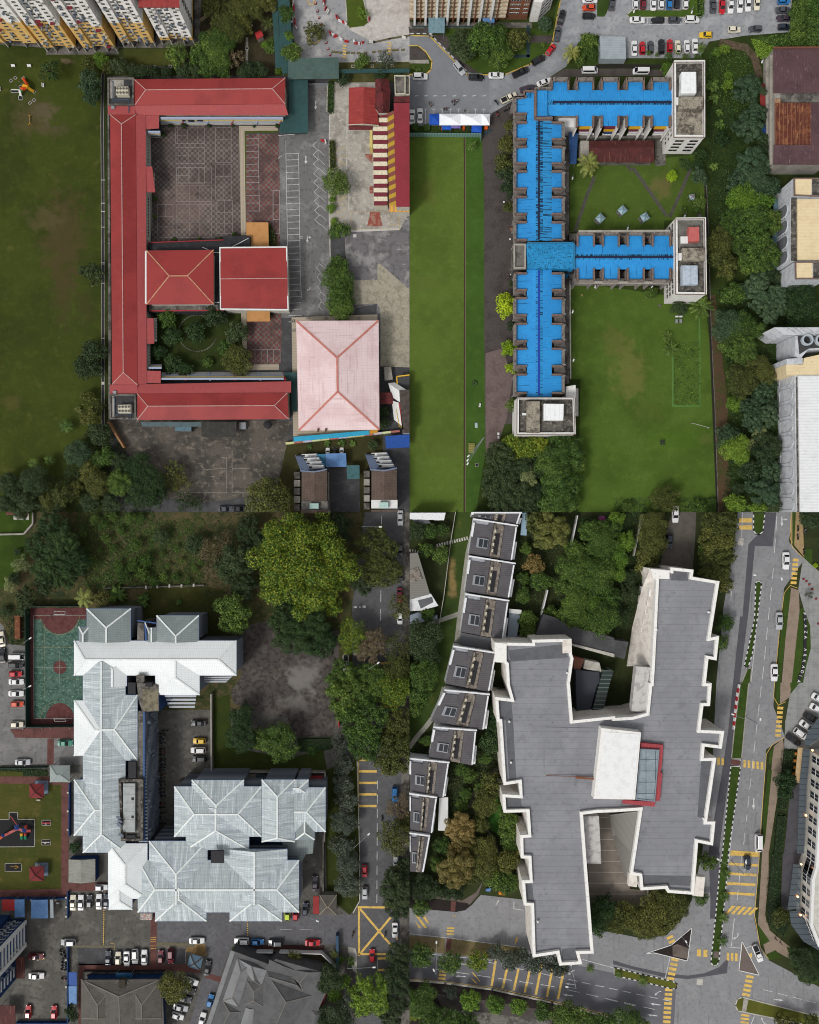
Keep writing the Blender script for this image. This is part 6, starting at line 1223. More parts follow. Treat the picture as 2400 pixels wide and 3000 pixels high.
sheet('drain_grate',k(2,0,'610,1140 660,1075 700,1100 640,1140'),M('teal_grate','30474a'),.1);sheet('planting',k(2,0,'0,1060 520,1055 600,1110 600,1130 0,1125'),grassm('bed_grass','33441c','25321a','445527'),.09)
pvm=M('pale_blue_roof','8fa9b4',.5,[(1,'7d98a3',.4,.45,.64)])
for c_,r_,s_,l_,an in((2,1,'1608,400','leftmost',45),(3,1,'70,332','middle',42),(3,1,'258,390','rightmost',32)):pavilion(k(c_,r_,s_)[0],1.06,2.3,pvm,M('grey_blue_cap','72858d',.6),f'{l_} of three small pale blue pavilion roofs on the court lawn',an,'court lawn pavilions',steel,conc_d,(-.1,.1))
v=W(k(3,1,'656,220')[0],2);pavilion(k(3,1,'656,220')[0],.75,2,pvm,parr,'narrow pale roof pavilion with brown ridges at the right of the court lawn',8)
fl=W(k(2,2,'606,830')[0]);hd=k(2,2,'493,1000')[0];street_lamp((k(2,2,'606,830')[0]),9,[k(2,2,'497,965')[0],k(2,2,'490,1000')[0],k(2,2,'490,1030')[0]],'tall floodlight mast with grey lamps on the strip lawn',None)
unit('timber_frame','open timber pallet frame beside the floodlight mast','frame',k(2,2,'498,858 552,858 545,942 496,938'),0,.5,M('pale_timber','a8875a',.85,lines=[('x',.55,.5,'4d6a2a',.9),('y',.7,.4,'4d6a2a',.8)]));unit('sign_board','pale board lying on the strip lawn','board',k(2,2,'551,686 573,686 574,728 552,728'),0,.4,M('pale_board','9db0ac',.7));unit('manhole','square pale manhole on the strip lawn','manhole',k(2,2,'553,1028 580,1028 580,1054 553,1054'),0,.1,conc_l);simple_bench(k(2,2,'592,540')[0],80,'white edged bench at the side of the strip lawn',None,white)
for s_,l_ in((('518,1221 542,1221 542,1232 518,1232'),'left'),(('551,1221 575,1221 575,1232 551,1232'),'right')):unit('picnic_table',f'{l_} white table beside the big dark palm','table',k(3,1,s_),0,.7,white,None,'white tables by the palm')
for s_,l_ in((('516,1250 536,1250 536,1282 516,1282'),'left'),(('551,1250 571,1250 571,1280 551,1280'),'right')):unit('cage',f'{l_} grey wire cage beside the big dark palm','cage',k(3,1,s_),0,.7,steel,None,'grey cages by the palm')
v=W(k(3,2,'397,855')[0]);t=thing('drone','small black drone hovering over the lower lawn','drone',(v.x,v.y,.8));b=MB();b.box(v.x,v.y,.8,.5,.5,.2);b.build('body',blackp,t)
for a in(45,135,225,315):b=MB();q=(v.x+.6*math.cos(R(a)),v.y+.6*math.sin(R(a)),.95);b.tube((v.x,v.y,.9),q,.05);b.tube((q[0],q[1],.98),(q[0],q[1],1.0),.28,.28,12);b.build('rotor_arm',blackp,t)
t=thing('lawn_goal','white goal frame standing near the lawn drain','goal',W(k(3,2,'730,710')[0]));b=MB();b.tube(W(k(3,2,'662,690')[0],1.6),W(k(3,2,'800,728')[0],1.6),.06);b.build('crossbar',conc_l,t)
for s_ in('662,690','800,728'):v=W(k(3,2,s_)[0],1.6);b=MB();b.tube((v.x,v.y,0),v,.06);b.build('post',conc_l,t)
for c_,r_,s_,l_ in((2,1,'1365,57','beside the main block opposite the palm'),(2,1,'1366,1182','by the lower part of the main block'),(2,2,'1373,152','near the foot of the main block'),(3,1,'105,480','left, above the middle wing'),(3,1,'585,376','above the middle wing tower'),(3,1,'308,975','below the middle wing'),(3,1,'590,1076','below the middle wing tower'),(2,1,'1556,972','left, below the middle wing'),(3,0,'1238,514','beside the factory shed'),(3,0,'157,90','at the left of the car park grass island'),(3,0,'645,95','at the right of the car park grass island')):
 p=k(c_,r_,s_)[0];street_lamp(p,2.6,[(p[0]+3,p[1]+2)],f'short white garden lamp {l_}','short garden lamps')
for s_,l_ in((('1442,1035 1458,1035 1460,1058 1442,1058'),'pale box left on the lawn below the middle wing'),):unit('lawn_box',l_,'box',k(2,1,s_),0,.4,M('pale_timber','a8875a'))
b=MB();b.line([W(p)for p in kk((3,2,'492,130 492,545 718,542 718,0'),(3,1,'716,1240'))],.5,.06);struct('overgrown_track',b,grassm('track_grass','52753a','446530','60854a'))
for s_ in(('375,975 395,970 395,995 372,998'),('370,1125 395,1125 398,1150 370,1148'),('695,362 735,358 738,395 698,398')):unit('stone_pit',f'square stone pit on the lawn near {"the middle wing tower, upper left" if "362" in s_ else "the round bush, upper" if "975" in s_ else "the round bush, lower"}','pit',k(3,1,s_),0,.15,conc_d)
cars(2,0,'418,588,-52,v,S 560,662,-3,s,K 728,646,0,s,W 932,620,25,p,K 1083,517,30,v,K 1186,430,52,h,R 1242,298,80,s,G 1277,158,75,s,K','along the curving kerb')
cars(2,0,'90,655,0,v,W','beside the small traffic island at the left');cars(2,0,'1515,12,0,s,W 1505,77,180,h,O 1507,147,0,h,K','in the stack left of the parking lane','from the top');cars(2,0,'1700,40,85,s,G','at the planted corner of the car park');cars(2,0,'1132,703,20,s,W 990,757,15,s,P','squeezed above the notched corner of the blue roof');cars(2,0,'835,835,25,p,C','beside the notched corner of the blue roof')
cars(2,0,'1513,605,0,n,W','above the left part of the upper wing');cars(3,0,'217,613,180,n,W','above the right part of the upper wing',);cars(2,0,'22,995,90,s,W 88,985,90,s,W','left of the blue tent')
cars(3,0,'172,38,90,h,W 237,38,90,h,M 322,38,90,s,W 389,38,90,h,W 457,40,90,h,B 520,30,90,h,K 592,38,90,h,W','in the row above the grass island');cars(3,0,'188,180,0,s,W 358,183,180,h,K 502,180,0,h,G 648,177,0,v,W','in the row below the grass island')
cars(3,0,'823,60,90,s,G 901,65,-90,s,R 972,62,-90,s,W 1050,55,-90,s,W 1118,45,-90,s,W 1193,45,-90,h,C','in the open row at the top');cars(3,0,'1418,22,0,h,B 1415,98,0,s,G 1420,165,180,s,P 1422,240,0,h,N','in the right hand column','from the top');cars(3,0,'1003,262,0,h,C','parked alone above the earth path');cars(3,0,'1177,255,180,h,G','parked right of the lone cream hatchback');cars(3,0,'762,307,180,h,Y','at the lane edge')
cars(3,0,'163,418,90,s,W 230,416,90,h,R 298,410,90,h,G 390,405,90,v,K 461,397,90,h,R 528,405,90,h,C 604,402,90,h,W 672,400,90,s,W','in the lower parking row')
for i,(s_,a_,sh_,tr_,d_)in enumerate((('165,880',20,'26282e','1d2026','dark clothes, left in the pair on the road above the blue tent'),('182,898',200,'7a6a66','23252c','grey top, right in the pair on the road above the blue tent'),('358,868',70,'4c4a55','20222a','dark grey shirt, leftmost of the group on the road'),('375,890',150,'33323b','1d2026','black shirt, lower of the group on the road'),('398,864',250,'b7b4b8','30323a','pale shirt, rightmost of the group on the road'),('380,862',30,'583a36','23252c','brown shirt, middle of the group on the road'),('290,932',90,'2a2a30','1d2026','dark top, left of two by the parking bays'),('310,930',60,'3d2f3a','1d2026','plum top, right of two by the parking bays'),('465,942',0,'3a3d46','1d2026','slate top, standing between parking bays'),('845,998',45,'22242a','1a1c22','black clothes on the paved walk'),('866,972',120,'6a3f3a','24262c','red brown shirt on the paved walk'))):person(k(2,0,s_)[0],a_,sh_,tr_,'person in '+d_,i%2)
for i,(c_,s_,a_,sh_,tr_,d_)in enumerate(((1,'828,910',80,'a08878','2a2c33','tan shirt walking on the dark walk'),(2,'798,828',20,'c9a91e','22242a','bright yellow top by the trees'),(2,'770,838',200,'2b2c33','1c1e24','dark clothes beside the one in yellow'),(2,'735,862',90,'4a2f30','1c1e24','dark red top at the foot of the walk'),(1,'858,455',0,'1f2025','1c1e24','black clothes near the brown box on the walk'))):person(k(2,c_,s_)[0],a_,sh_,tr_,'person in '+d_,i%2)
motos(k(2,0,'730,868'),'standing on the road left of the cream pickup','',-40);motos(k(2,0,'815,935 835,922'),'at the walk entrance','from the left',30,'motorbikes at the walk entrance');motos(k(2,0,'738,965'),'below the road end','',-60,colours=[1])
for i,s_ in enumerate(('741,768 758,768 758,790 741,790','742,798 758,798 758,818 742,818')):unit('white_box',f'{("upper","lower")[i]} white box at the foot of the paved walk','box',k(2,2,s_),.1,.5,white,None,'white boxes on the walk')
unit('brown_box','brown box beside the wall of the long blue block','box',k(2,1,'850,482 870,478 874,505 854,508'),.1,.5,M('carton','8a6248',.9))
for i,s_ in enumerate(('795,262','848,575','866,660','860,832','856,875')):p=k(2,1,s_)[0];unit('paper_bag',f'white bag on the dark walk, {ordw(i)} from the top','bag',[(p[0]-2.5,p[1]-2),(p[0]+2.5,p[1]-2),(p[0]+2.5,p[1]+2),(p[0]-2.5,p[1]+2)],.06,.4,white,None,'white bags along the walk')
trees(2,0,'440,350,100 470,440,80 400,400,70','dark','left of the big green tree by the kerb','big');trees(2,0,'660,350,155','mid','with a broad crown before the finned block','big',hk=1);trees(2,0,'760,470,95','mid','below the broad crown by the kerb');trees(2,0,'900,335,88','olive','right of the broad crown by the kerb');trees(2,0,'1136,215,60','blue','clipped round by the white wing','broccoli',hk=1);trees(2,0,'1126,380,20','mid','near the red car','shrub')
trees(2,0,'1370,430,96','palm','on the palm island','coconut',noun='palm');trees(2,0,'1500,360,70 1520,450,55 1440,520,40','mid','on the palm island','loose',hk=.6);trees(2,0,'1630,410,22 1680,405,24','mid','before the pale shed','banana',order='from the left');trees(2,0,'1515,1365,125','palm','at the corner of the court lawn','coconut',noun='palm')
trees(2,0,'840,1060,42 815,1225,72 800,1390,80','olive','on the walk against the blue block',hk=1.1);trees(2,1,'800,15,72 835,150,68 860,950,28 865,1310,42','dark','on the walk against the blue block',hk=1.1);trees(2,1,'840,310,45','olive','small on the walk against the blue block');trees(2,1,'808,1140,86','lime','largest on the walk');trees(2,2,'842,60,62','lime','middle sized on the walk');trees(2,2,'864,225,46','lime','smallest on the walk');trees(2,2,'865,540,52','mid','beside the foot tower')
trees(2,0,'500,1070,30','dark','between the small tents','loose');trees(2,0,'145,1080,28 45,1075,30 75,590,20 35,580,16','mid','low at the left edge of the quarter','shrub');trees(2,0,'530,1215,58','mid','young on the strip lawn','coconut',noun='palm');trees(2,2,'552,350,32','deep','small on the strip lawn','banana')
hedge(k(3,0,'695,-20 745,-20 748,130 700,148'),1.4,'bright','bright green hedge right of the car park grass island');trees(3,0,'1545,110,64 1535,200,64 1530,300,62 1580,30,60 1650,40,70','mid','overgrown along the right side of the car park',hk=.8);cover(k(3,0,'1480,60 1725,60 1725,395 1340,395 1160,330 1480,290'),'mid',4200,.9,.5);cover(k(3,0,'1150,330 1340,400 1310,560 1200,480'),'bright',1600,.8,.45)
cover(kk((3,0,'800,440 1100,430 1190,640 1240,900 1000,1000 780,700')),'mid',2600,.5,.4);cover(kk((3,0,'780,900 1250,900 1300,1438 780,1438'),(3,1,'1300,0 1340,300 780,300')),'deep',4500,.6,.4)
trees(3,0,'735,395,58 540,420,44','mid','over the lower parking row','feather',order='from the left');trees(3,0,'290,445,22 360,460,18 455,475,32 600,490,34 700,490,34','mid','along the foot of the lower parking row','loose',order='from the left');trees(3,0,'440,585,46','bright','beside the upper wing tower')
trees(3,0,'825,740,82 835,830,62 880,950,46 885,1050,58 840,1410,52','mid','right of the upper wing tower','banana');trees(3,0,'1130,755,112 1060,800,68 1175,960,84 1130,1090,108 1220,960,50 1040,1070,55','blue','in front of the factory shed','broccoli',hk=1.1);trees(3,0,'1260,1170,52 1250,1260,56 1290,1040,34','dark','against the factory shed wall','broccoli');trees(3,0,'950,720,45 960,640,34 930,420,40 860,440,36','bright','on the rough slope','loose',hk=.6);trees(3,0,'1150,1375,118 1240,1380,86','blue','below the factory shed corner','broccoli');trees(3,0,'720,1310,56 700,1400,50 590,1385,46 980,1050,50 900,1180,60','deep','near the foot of the upper wing tower','loose',hk=.7)
trees(3,1,'1180,60,108 1060,70,92 1290,140,92 1180,170,90 1010,170,70','blue','at the top of the big grove');trees(3,1,'1070,240,108 1240,270,92 1150,300,80','bright','in the big grove');trees(3,1,'1000,430,112 1170,440,140 1310,440,104 940,500,70','mid','halfway down the big grove','big');trees(3,1,'880,620,108 870,740,90 950,820,80','olive','at the left of the big grove');trees(3,1,'1180,660,160 1070,600,100 1280,740,110 1140,780,96','mid','lower in the big grove, leafy','big')
trees(3,1,'487,45,42','lime','alone on the court lawn');trees(3,1,'715,50,62','blue','at the right of the court lawn');trees(3,1,'720,265,46 690,320,34','mid','beside the narrow pale roof',hk=.8);trees(3,1,'577,335,34','mid','young near the middle wing tower','loose');trees(3,1,'310,1035,50','mid','round below the middle wing','dome',hk=.8);trees(3,1,'740,1140,130','mid','big below the middle wing tower','feather',noun='palm');trees(3,1,'545,1150,62','dark','left of the big dark palm',hk=.8)
trees(3,1,'1000,1040,88','mid','at the lower left of the knobbly trees');trees(3,1,'1190,955,92 1110,1010,72 1210,1100,92 1360,1050,86 1370,1150,80 1425,950,56 1300,1240,66','blue','below the cream roofed block','broccoli',hk=1.2);trees(3,1,'1560,1060,112 1640,1180,92 1560,1260,92 1480,1180,70','deep','between the two office blocks');trees(3,1,'960,1300,110 900,1380,70','blue','above the worn path');trees(3,1,'1060,1330,112 1180,1340,84','mid','right above the worn path');trees(3,1,'1300,870,62 1230,880,60 1380,900,50','dark','in the lower gap of the grove');trees(3,1,'455,1390,62','mid','upper of two by the hedge track','feather',noun='palm');trees(3,2,'485,55,84','mid','lower of two by the hedge track','feather',noun='palm')
trees(3,2,'1060,60,128 950,40,70','mid','at the top of the lower grove','big');trees(3,2,'1250,250,98 1060,330,118 1130,200,90','olive','in the lower grove');trees(3,2,'1010,530,62','bright','beside the worn path');trees(3,2,'1245,430,82 1140,560,80 1160,680,86 1290,630,82 1320,540,52 1200,480,60 1300,370,60','blue','before the arched windows','broccoli',hk=1.2);trees(3,2,'1215,770,60 1150,880,50','pale','low before the arched windows','loose');trees(3,2,'950,800,90','blue','left of the sunny crown by the drain');trees(3,2,'1020,910,112','bright','round and sunny by the drain');trees(3,2,'1310,1110,86 1150,1220,62 1260,1280,112','blue','at the foot of the arched windows','broccoli',hk=1.2);trees(3,2,'1010,1370,78 1200,1420,70','bright','at the bottom of the lower grove');trees(3,2,'1330,900,82 1250,950,92 1130,1080,84 1250,830,70 1040,1240,50 1340,1390,60','dark','filling the lower grove');trees(3,2,'420,1340,112','olive','at the bottom of the lower lawn','loose',hk=.6);trees(3,2,'700,1395,66 820,1350,34 110,1400,46','mid','low along the bottom lawn edge','loose',hk=.5,order='from the left')
cover(kk((3,1,'850,1000 1350,850 1600,950 1720,1300 1350,1310 900,1438'),(3,2,'900,0 1350,0 1370,300 1380,1438 900,1438 960,900 980,500')),'deep',7000,1.0,.5);cover(k(3,2,'490,20 720,0 720,540 500,545'),'mid',1500,.35,.35);cover(k(3,2,'0,1320 850,1310 850,1438 0,1438'),'deep',1600,.35,.35);cover(kk((3,1,'900,-20 1350,0 1330,700 1300,850 850,800 800,500')),'deep',3000,.8,.5)
trees(2,2,'870,870,88 1000,890,92 1100,900,84 930,960,70','gold','along the foot of the bottom tower','dome',hk=.9,order='from the left');trees(2,2,'1290,940,150 1200,1080,140 1380,1000,100','mid','in the dense clump below the tower','dome',hk=.9);trees(2,2,'1270,1220,150 1240,1380,140 1340,1340,84 1330,1120,80','mid','at the lower end of the dense clump','dome',hk=.9);trees(2,2,'760,970,120 760,1150,140 810,1330,140 950,1080,110 920,1290,130 1010,1400,100 690,1250,80 1080,1050,90 1080,1280,90','dark','in the shaded clump left of the dense one','big',hk=.9);trees(2,2,'1000,1150,64','pale','small in the shaded clump','broad',hk=2.6)
# =================================================================== lower left quarter: grey steel roofed flats, courts, road under trees
sheet('wooded_slope',[(-60,1500),(1200,1500),(1200,2300),(-60,2100)],M('slope_litter','504a30',.95,[(.12,'2f3a1a',.9,.4,.56),(.5,'5f5038',.6,.48,.62),(1.5,'2c2c18',.6,.52,.64),(6,'75654c',.35,.54,.66)],bump=.6,bscale=4),.0)
sheet('lower_yard',[(-60,2080),(1200,2080),(1200,3060),(-60,3060)],M('yard_asphalt','56544f',.9,[(.2,'6f6c66',.6,.46,.62),(.8,'3f3d39',.6,.5,.64),(.35,'85827b',.5,.6,.7),(20,'393733',.4,.5,.68)]),.02)
sheet('lawn',k(0,3,'-60,0 280,0 280,100 205,190 260,300 220,420 60,640 -60,640'),grassm('slope_lawn','374a1a','283713','47601f'),.03)
b=MB();b.bar(W(k(0,3,'-10,190')[0],.4),W(k(0,3,'205,185')[0],.4),.5,.8);b.bar(W(k(0,3,'205,185')[0],.4),W(k(0,3,'280,98')[0],.4),.5,.8);b.bar(W(k(0,3,'280,98')[0],.4),W(k(0,3,'280,5')[0],.4),.4,.8);tag(b.build('boundary_wall',conc),'low angled wall with pale cap in the upper left corner of the quarter','wall')
ht=root_of('brick_hut','red brown roofed hut with pale base at the upper left corner of the quarter','hut',k(0,3,'150,30'));slab(ht,'floor_slab',conc_l,k(0,3,'113,8 245,8 243,66 115,64'),0,.3);slab(ht,'roof',M('dusky_red_roof','6a403c',.8,[(1,'55332f',.6,.45,.62)]),k(0,3,'50,4 240,4 225,45 148,48 145,25 50,25'),2.2,2.5)
b=MB();q=[W(p)for p in k(0,3,'880,640 1330,628 1725,615')]
for a_,c_ in zip(q,q[1:]):b.bar(a_+Vector((0,0,.4)),c_+Vector((0,0,.4)),.35,.8)
wl=thing('retaining_wall','low mossy retaining wall with square pale posts across the slope','wall',q[1]);b.build('wall',conc_d,wl)
for s_ in('1240,632','1335,626','1437,620','1538,620','1640,615'):v=W(k(0,3,s_)[0]);b=MB();b.box(v.x,v.y,0,.5,.9,1.1);b.build('post',conc_l,wl)
sheet('back_garden',kk((0,3,'1250,650 1725,630'),(1,3,'160,650 170,1060 0,1060'),(0,3,'1680,900 1180,910')),grassm('rough_grass','3f4220','2f3318','565030',y='6a5a3c'),.04)
for i in range(9):u=i/8;p=(k(0,3,'900,420')[0][0]+u*62,k(0,3,'900,420')[0][1]-u*66);v=W(p);b=MB();b.box(v.x,v.y,0,1.6,.4,.25,R(-38));o=b.build('earth_step',M('earth_step','5f5340',.95));o['kind']='structure'
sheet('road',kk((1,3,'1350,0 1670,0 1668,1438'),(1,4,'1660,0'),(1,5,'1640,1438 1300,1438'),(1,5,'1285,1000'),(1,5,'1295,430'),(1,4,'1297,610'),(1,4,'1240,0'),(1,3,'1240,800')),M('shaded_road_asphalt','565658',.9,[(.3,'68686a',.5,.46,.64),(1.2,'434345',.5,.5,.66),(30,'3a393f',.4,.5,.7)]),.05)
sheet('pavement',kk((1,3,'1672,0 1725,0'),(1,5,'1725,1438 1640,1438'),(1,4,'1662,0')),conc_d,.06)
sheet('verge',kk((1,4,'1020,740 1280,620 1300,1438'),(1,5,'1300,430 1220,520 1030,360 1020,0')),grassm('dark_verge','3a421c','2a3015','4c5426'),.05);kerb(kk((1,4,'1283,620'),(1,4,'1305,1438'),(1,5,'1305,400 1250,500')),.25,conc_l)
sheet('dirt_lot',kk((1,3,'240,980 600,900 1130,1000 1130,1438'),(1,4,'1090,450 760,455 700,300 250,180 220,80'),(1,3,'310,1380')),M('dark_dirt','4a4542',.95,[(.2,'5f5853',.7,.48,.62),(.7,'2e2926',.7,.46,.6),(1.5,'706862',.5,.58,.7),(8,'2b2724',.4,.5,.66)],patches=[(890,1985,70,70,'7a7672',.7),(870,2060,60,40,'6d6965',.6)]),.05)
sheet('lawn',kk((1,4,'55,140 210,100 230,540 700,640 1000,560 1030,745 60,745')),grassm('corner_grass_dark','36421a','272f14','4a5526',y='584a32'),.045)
b=MB()
for a_,c_ in zip(k(1,4,'58,90 62,745 1015,748'),k(1,4,'62,745 1015,748 1010,1330')):b.bar(W(a_,.9),W(c_,.9),.4,1.8)
tag(b.build('boundary_wall',conc),'grey compound wall bending round the flats beside the grass corner','wall');b=MB();b.bar(W(k(1,4,'1000,1260')[0],.9),W(k(1,5,'1000,330')[0],.9),.35,1.8);tag(b.build('boundary_wall',conc_d),'dark compound wall beside the parked dusky car and the shrubs','wall')
P=Paint(.09)
for a_,c_,n in(((1,3,'1490,5'),(1,3,'1480,1100'),7),((1,4,'1455,800'),(1,5,'1450,440'),9)):P.dash(k(*a_)[0],k(*c_)[0],n,.6,.16)
for s_ in('1255,795 1280,795 1280,808 1255,808','1303,795 1312,795 1312,808 1303,808','1330,788 1355,788 1355,808 1330,808'):P.quad(k(1,3,s_))
P.quad(k(1,3,'1252,1187 1312,1187 1312,1203 1252,1203'));P.quad(k(1,3,'1318,1185 1345,1185 1345,1200 1318,1200'));P.line(k(1,5,'635,640 735,642'),.08);P.line(k(1,5,'800,641 910,643'),.08);P.line(k(1,5,'1455,880 1455,985'),.1)
P.done('road_marking',markw)
P=Paint(.1)
for y,x1 in((640,1398),(737,1450),(834,1450),(931,1448),(1029,1448)):P.quad(k(1,4,f'1297,{y} {x1},{y} {x1},{y+20} 1297,{y+20}'))
P.quad(k(1,4,'1480,190 1640,190 1640,208 1480,208'));P.quad(k(1,3,'1480,1263 1585,1263 1585,1284 1480,1284'));P.line(kk((1,4,'1298,620'),(1,4,'1298,1110')),.16)
for s_ in('1293,452 1600,455','1300,452 1300,858','1293,847 1570,848','1305,462 1585,792','1310,842 1565,540'):P.line(k(1,5,s_),.62)
for y in(885,983):P.quad(k(1,5,f'1458,{y-10} 1560,{y-10} 1560,{y+10} 1458,{y+10}'))
P.quad(k(1,5,'1612,712 1628,712 1628,728 1612,728'))
P.done('road_marking',marky)
sheet('drive',kk((0,5,'1325,575'),(1,5,'0,500 1300,520 1290,860 1180,770 240,765 180,900 100,1150 -40,1438'),(0,5,'1600,1438 1725,1000 1725,840 1640,760 1325,745')),M('drive_asphalt','5c5b5e',.9,[(.3,'6c6b6d',.5,.46,.64),(1,'4a494c',.6,.5,.64),(25,'414044',.4,.5,.7)]),.05)
sheet('paved_walk',k(0,5,'1270,490 1320,490 1320,935 1700,935 1690,1010 1400,985 700,990 690,1438 660,1438 665,930 1265,935'),paver_r,.06);sheet('paved_walk',kk((1,5,'305,768 1010,775 1000,815 300,812')),M('dark_red_paver','3f2624',.9,[(.6,'2f1d1c',.6,.45,.62)]),.07);sheet('paved_walk',k(1,5,'20,1010 160,1045 150,1095 0,1045'),paver_r,.08)
sheet('parking_bay',k(0,5,'650,800 1265,800 1265,942 660,942'),asphalt_d,.06);sheet('parking_bay',k(0,5,'1325,805 1565,805 1565,935 1325,935'),asphalt_d,.06);sheet('sand_corner',k(0,5,'1630,755 1730,765 1745,860 1680,880 1600,830 1565,835 1570,800'),M('sandy_ground','8a7048',.95,[(1,'6f5a3a',.6,.45,.62)]),.08)
b=MB()
for(s_,w_)in(('620,783 960,783',.7),('1330,765 1635,770',1.3)):q=k(0,5,s_);b.line([W(p)for p in q],w_,.1)
struct('drain_cover',b,M('drain_cover_tan','6a6454',.9,[(2,'524d40',.6,.45,.62)]))
P=Paint(.1);P.line(k(0,5,'878,462 874,765'),.32);P.line(k(1,5,'362,575 362,690'),.3)
P.done('speed_hump',marky);P=Paint(.105)
for i in range(16):P.quad(k(0,5,f'872,{468+19*i} 884,{468+19*i} 884,{477+19*i} 872,{477+19*i}'))
for i in range(6):P.quad(k(1,5,f'357,{580+19*i} 367,{580+19*i} 367,{589+19*i} 357,{589+19*i}'))
P.done('hump_stripe',blackp);P=Paint(.1)
for y in(708,725,743,778,798):P.line(k(0,5,f'1270,{y} 1317,{y}'),.12)
P.line(k(0,5,'1285,505 1285,545'),.1);P.line(k(0,5,'240,895 380,895 380,880'),.08);P.line(k(0,5,'930,805 968,805 968,760 930,757'),.08)
P.done('bay_marking',marky);P=Paint(.1)
for i in range(7):y=2016+i*29.2;P.line([(32,y),(74,y)],.1)
for i in range(6):P.line(k(0,5,f'{612+72*i},345 {610+72*i},470'),.09)if i<4 else None
P.line(k(0,5,'1565,810 1565,930'),.1);P.done('bay_marking',markf)
sheet('parking_lane',kk((0,3,'-60,880 30,960 70,1110 225,1130'),(0,4,'235,380 85,395 130,460 700,470 700,690 -60,695')),M('lane_asphalt','6f6e6d',.9,[(.2,'84827f',.6,.46,.62),(.8,'575653',.6,.5,.64),(25,'4e4d4b',.4,.5,.7)]),.05)
sheet('red_strip',k(0,4,'90,390 625,370 625,470 130,465'),paver_r,.07);sheet('red_crossing',k(0,4,'400,473 455,473 452,690 398,690'),paver_r,.07)
crt=M('worn_green_court','4b6459',.85,[(.5,'2c4a3e',.8,.44,.6),(1.6,'6a9480',.75,.54,.64),(4,'2a3f37',.6,.52,.64)]);crd=M('worn_red_court','5a3634',.85,[(.6,'4a2424',.7,.45,.62),(2.5,'7a4a46',.5,.54,.68)])
sheet('court_surround',kk((0,3,'240,810 730,805'),(0,4,'690,370 240,365')),crd,.07);sheet('sport_court',kk((0,3,'285,905 725,905'),(0,4,'690,300 288,300')),crt,.08)
b=MB();c_=k(0,3,'505,860')[0];b.up(*[W((c_[0]+54*math.cos(a*.209),c_[1]+3+55*math.sin(a*.209)),.09)for a in range(16)]);c2=k(0,4,'505,320')[0];b.up(*[W((c2[0]+42*math.cos(-a*.224),c2[1]-4-48*math.sin(a*.224)),.09)for a in range(15)]);c3=k(0,3,'505,1308')[0];b.up(*[W((c3[0]+20*math.cos(a*.45),c3[1]+20*math.sin(a*.45)),.09)for a in range(14)]);struct('court_key',b,crd)
P=Paint(.11)
P.line(k(0,3,'725,873 283,873'),.1);P.line(kk((0,3,'283,873'),(0,4,'288,300 610,300')),.1);P.line(k(0,3,'285,1307 620,1307'),.08);P.line(k(0,3,'505,1180 505,1438'),.06);P.line(k(0,4,'390,70 610,70'),.06)
P.done('court_marking',M('court_white','9fa6a0',.8,[(2,'6f7f76',.8,.45,.62)]));P=Paint(.12)
P.line([(c_[0]+58*math.cos(a*.157),c_[1]+4+56*math.sin(a*.157))for a in range(21)],.08);P.line([(c2[0]-56*math.cos(a*.1),c2[1]-4-54*math.sin(a*.1))for a in range(16)],.08);P.line([(c3[0]+6*math.cos(a*.5),c3[1]+6*math.sin(a*.5))for a in range(13)],.06,True);P.line(k(0,3,'285,1143 620,1143'),.08);P.line(kk((0,3,'378,940'),(0,4,'375,150')),.05);P.line(k(0,3,'375,1405 690,1405'),.06)
P.done('court_marking',M('court_tan','9a8a5c',.8,[(2,'6f6f56',.8,.45,.62)]))
fm=M('dark_green_mesh','21372f',.7,[(2,'172821',.6,.45,.62)])
cf=thing('court_fence','dark green mesh fence round the worn sport court','fence',W(k(0,3,'235,1100')[0]))
for a_,c_ in((k(0,3,'232,790')[0],k(0,4,'238,370')[0]),(k(0,3,'232,790')[0],k(0,3,'730,790')[0]),(k(0,4,'238,365')[0],k(0,4,'625,362')[0])):
 b=MB();b.bar(W(a_,1.5),W(c_,1.5),.15,3);b.build('mesh_panel',fm,cf)
 for i in range(6):u=i/5;v=W((a_[0]+(c_[0]-a_[0])*u,a_[1]+(c_[1]-a_[1])*u));b=MB();b.tube(v,(v.x,v.y,3.2),.08);b.build('post',steel,cf)
def goal(s,l,up):
 x,y=k(*s)[0];t=thing('football_goal',l,'goal',W((x,y)));q=[W((x-16,y),2),W((x+16,y),2)];d=Vector((0,up*.8,0))
 b=MB();b.tube(q[0],q[1],.06);b.build('crossbar',white,t)
 for v in q:b=MB();b.tube((v.x,v.y,0),v,.06);b.build('post',white,t);b=MB();b.tube(v,Vector((v.x,v.y,1.6))+d*1.0,.04);b.tube(Vector((v.x,v.y,1.6))+d,Vector((v.x,v.y,0))+d*1.4,.04);b.build('stay',white,t)
 b=MB();b.tube(q[0]+d-Vector((0,0,.4)),q[1]+d-Vector((0,0,.4)),.04);b.build('rear_bar',white,t)
goal((0,3,'500,862'),'white goal frame at the top end of the worn sport court',1);goal((0,4,'502,305'),'white goal frame at the bottom end of the worn sport court',-1)
person(k(0,3,'437,875')[0],200,'c8c8ca','b8b8bc','person in white clothes beside the top goal of the court',1);street_lamp(k(0,3,'240,1090')[0],3.5,[k(0,3,'255,1064')[0]],'short white lamp at the left court fence, upper','court fence lamps');street_lamp(k(0,4,'240,40')[0],3.5,[k(0,4,'252,30')[0]],'short white lamp at the left court fence, lower','court fence lamps')
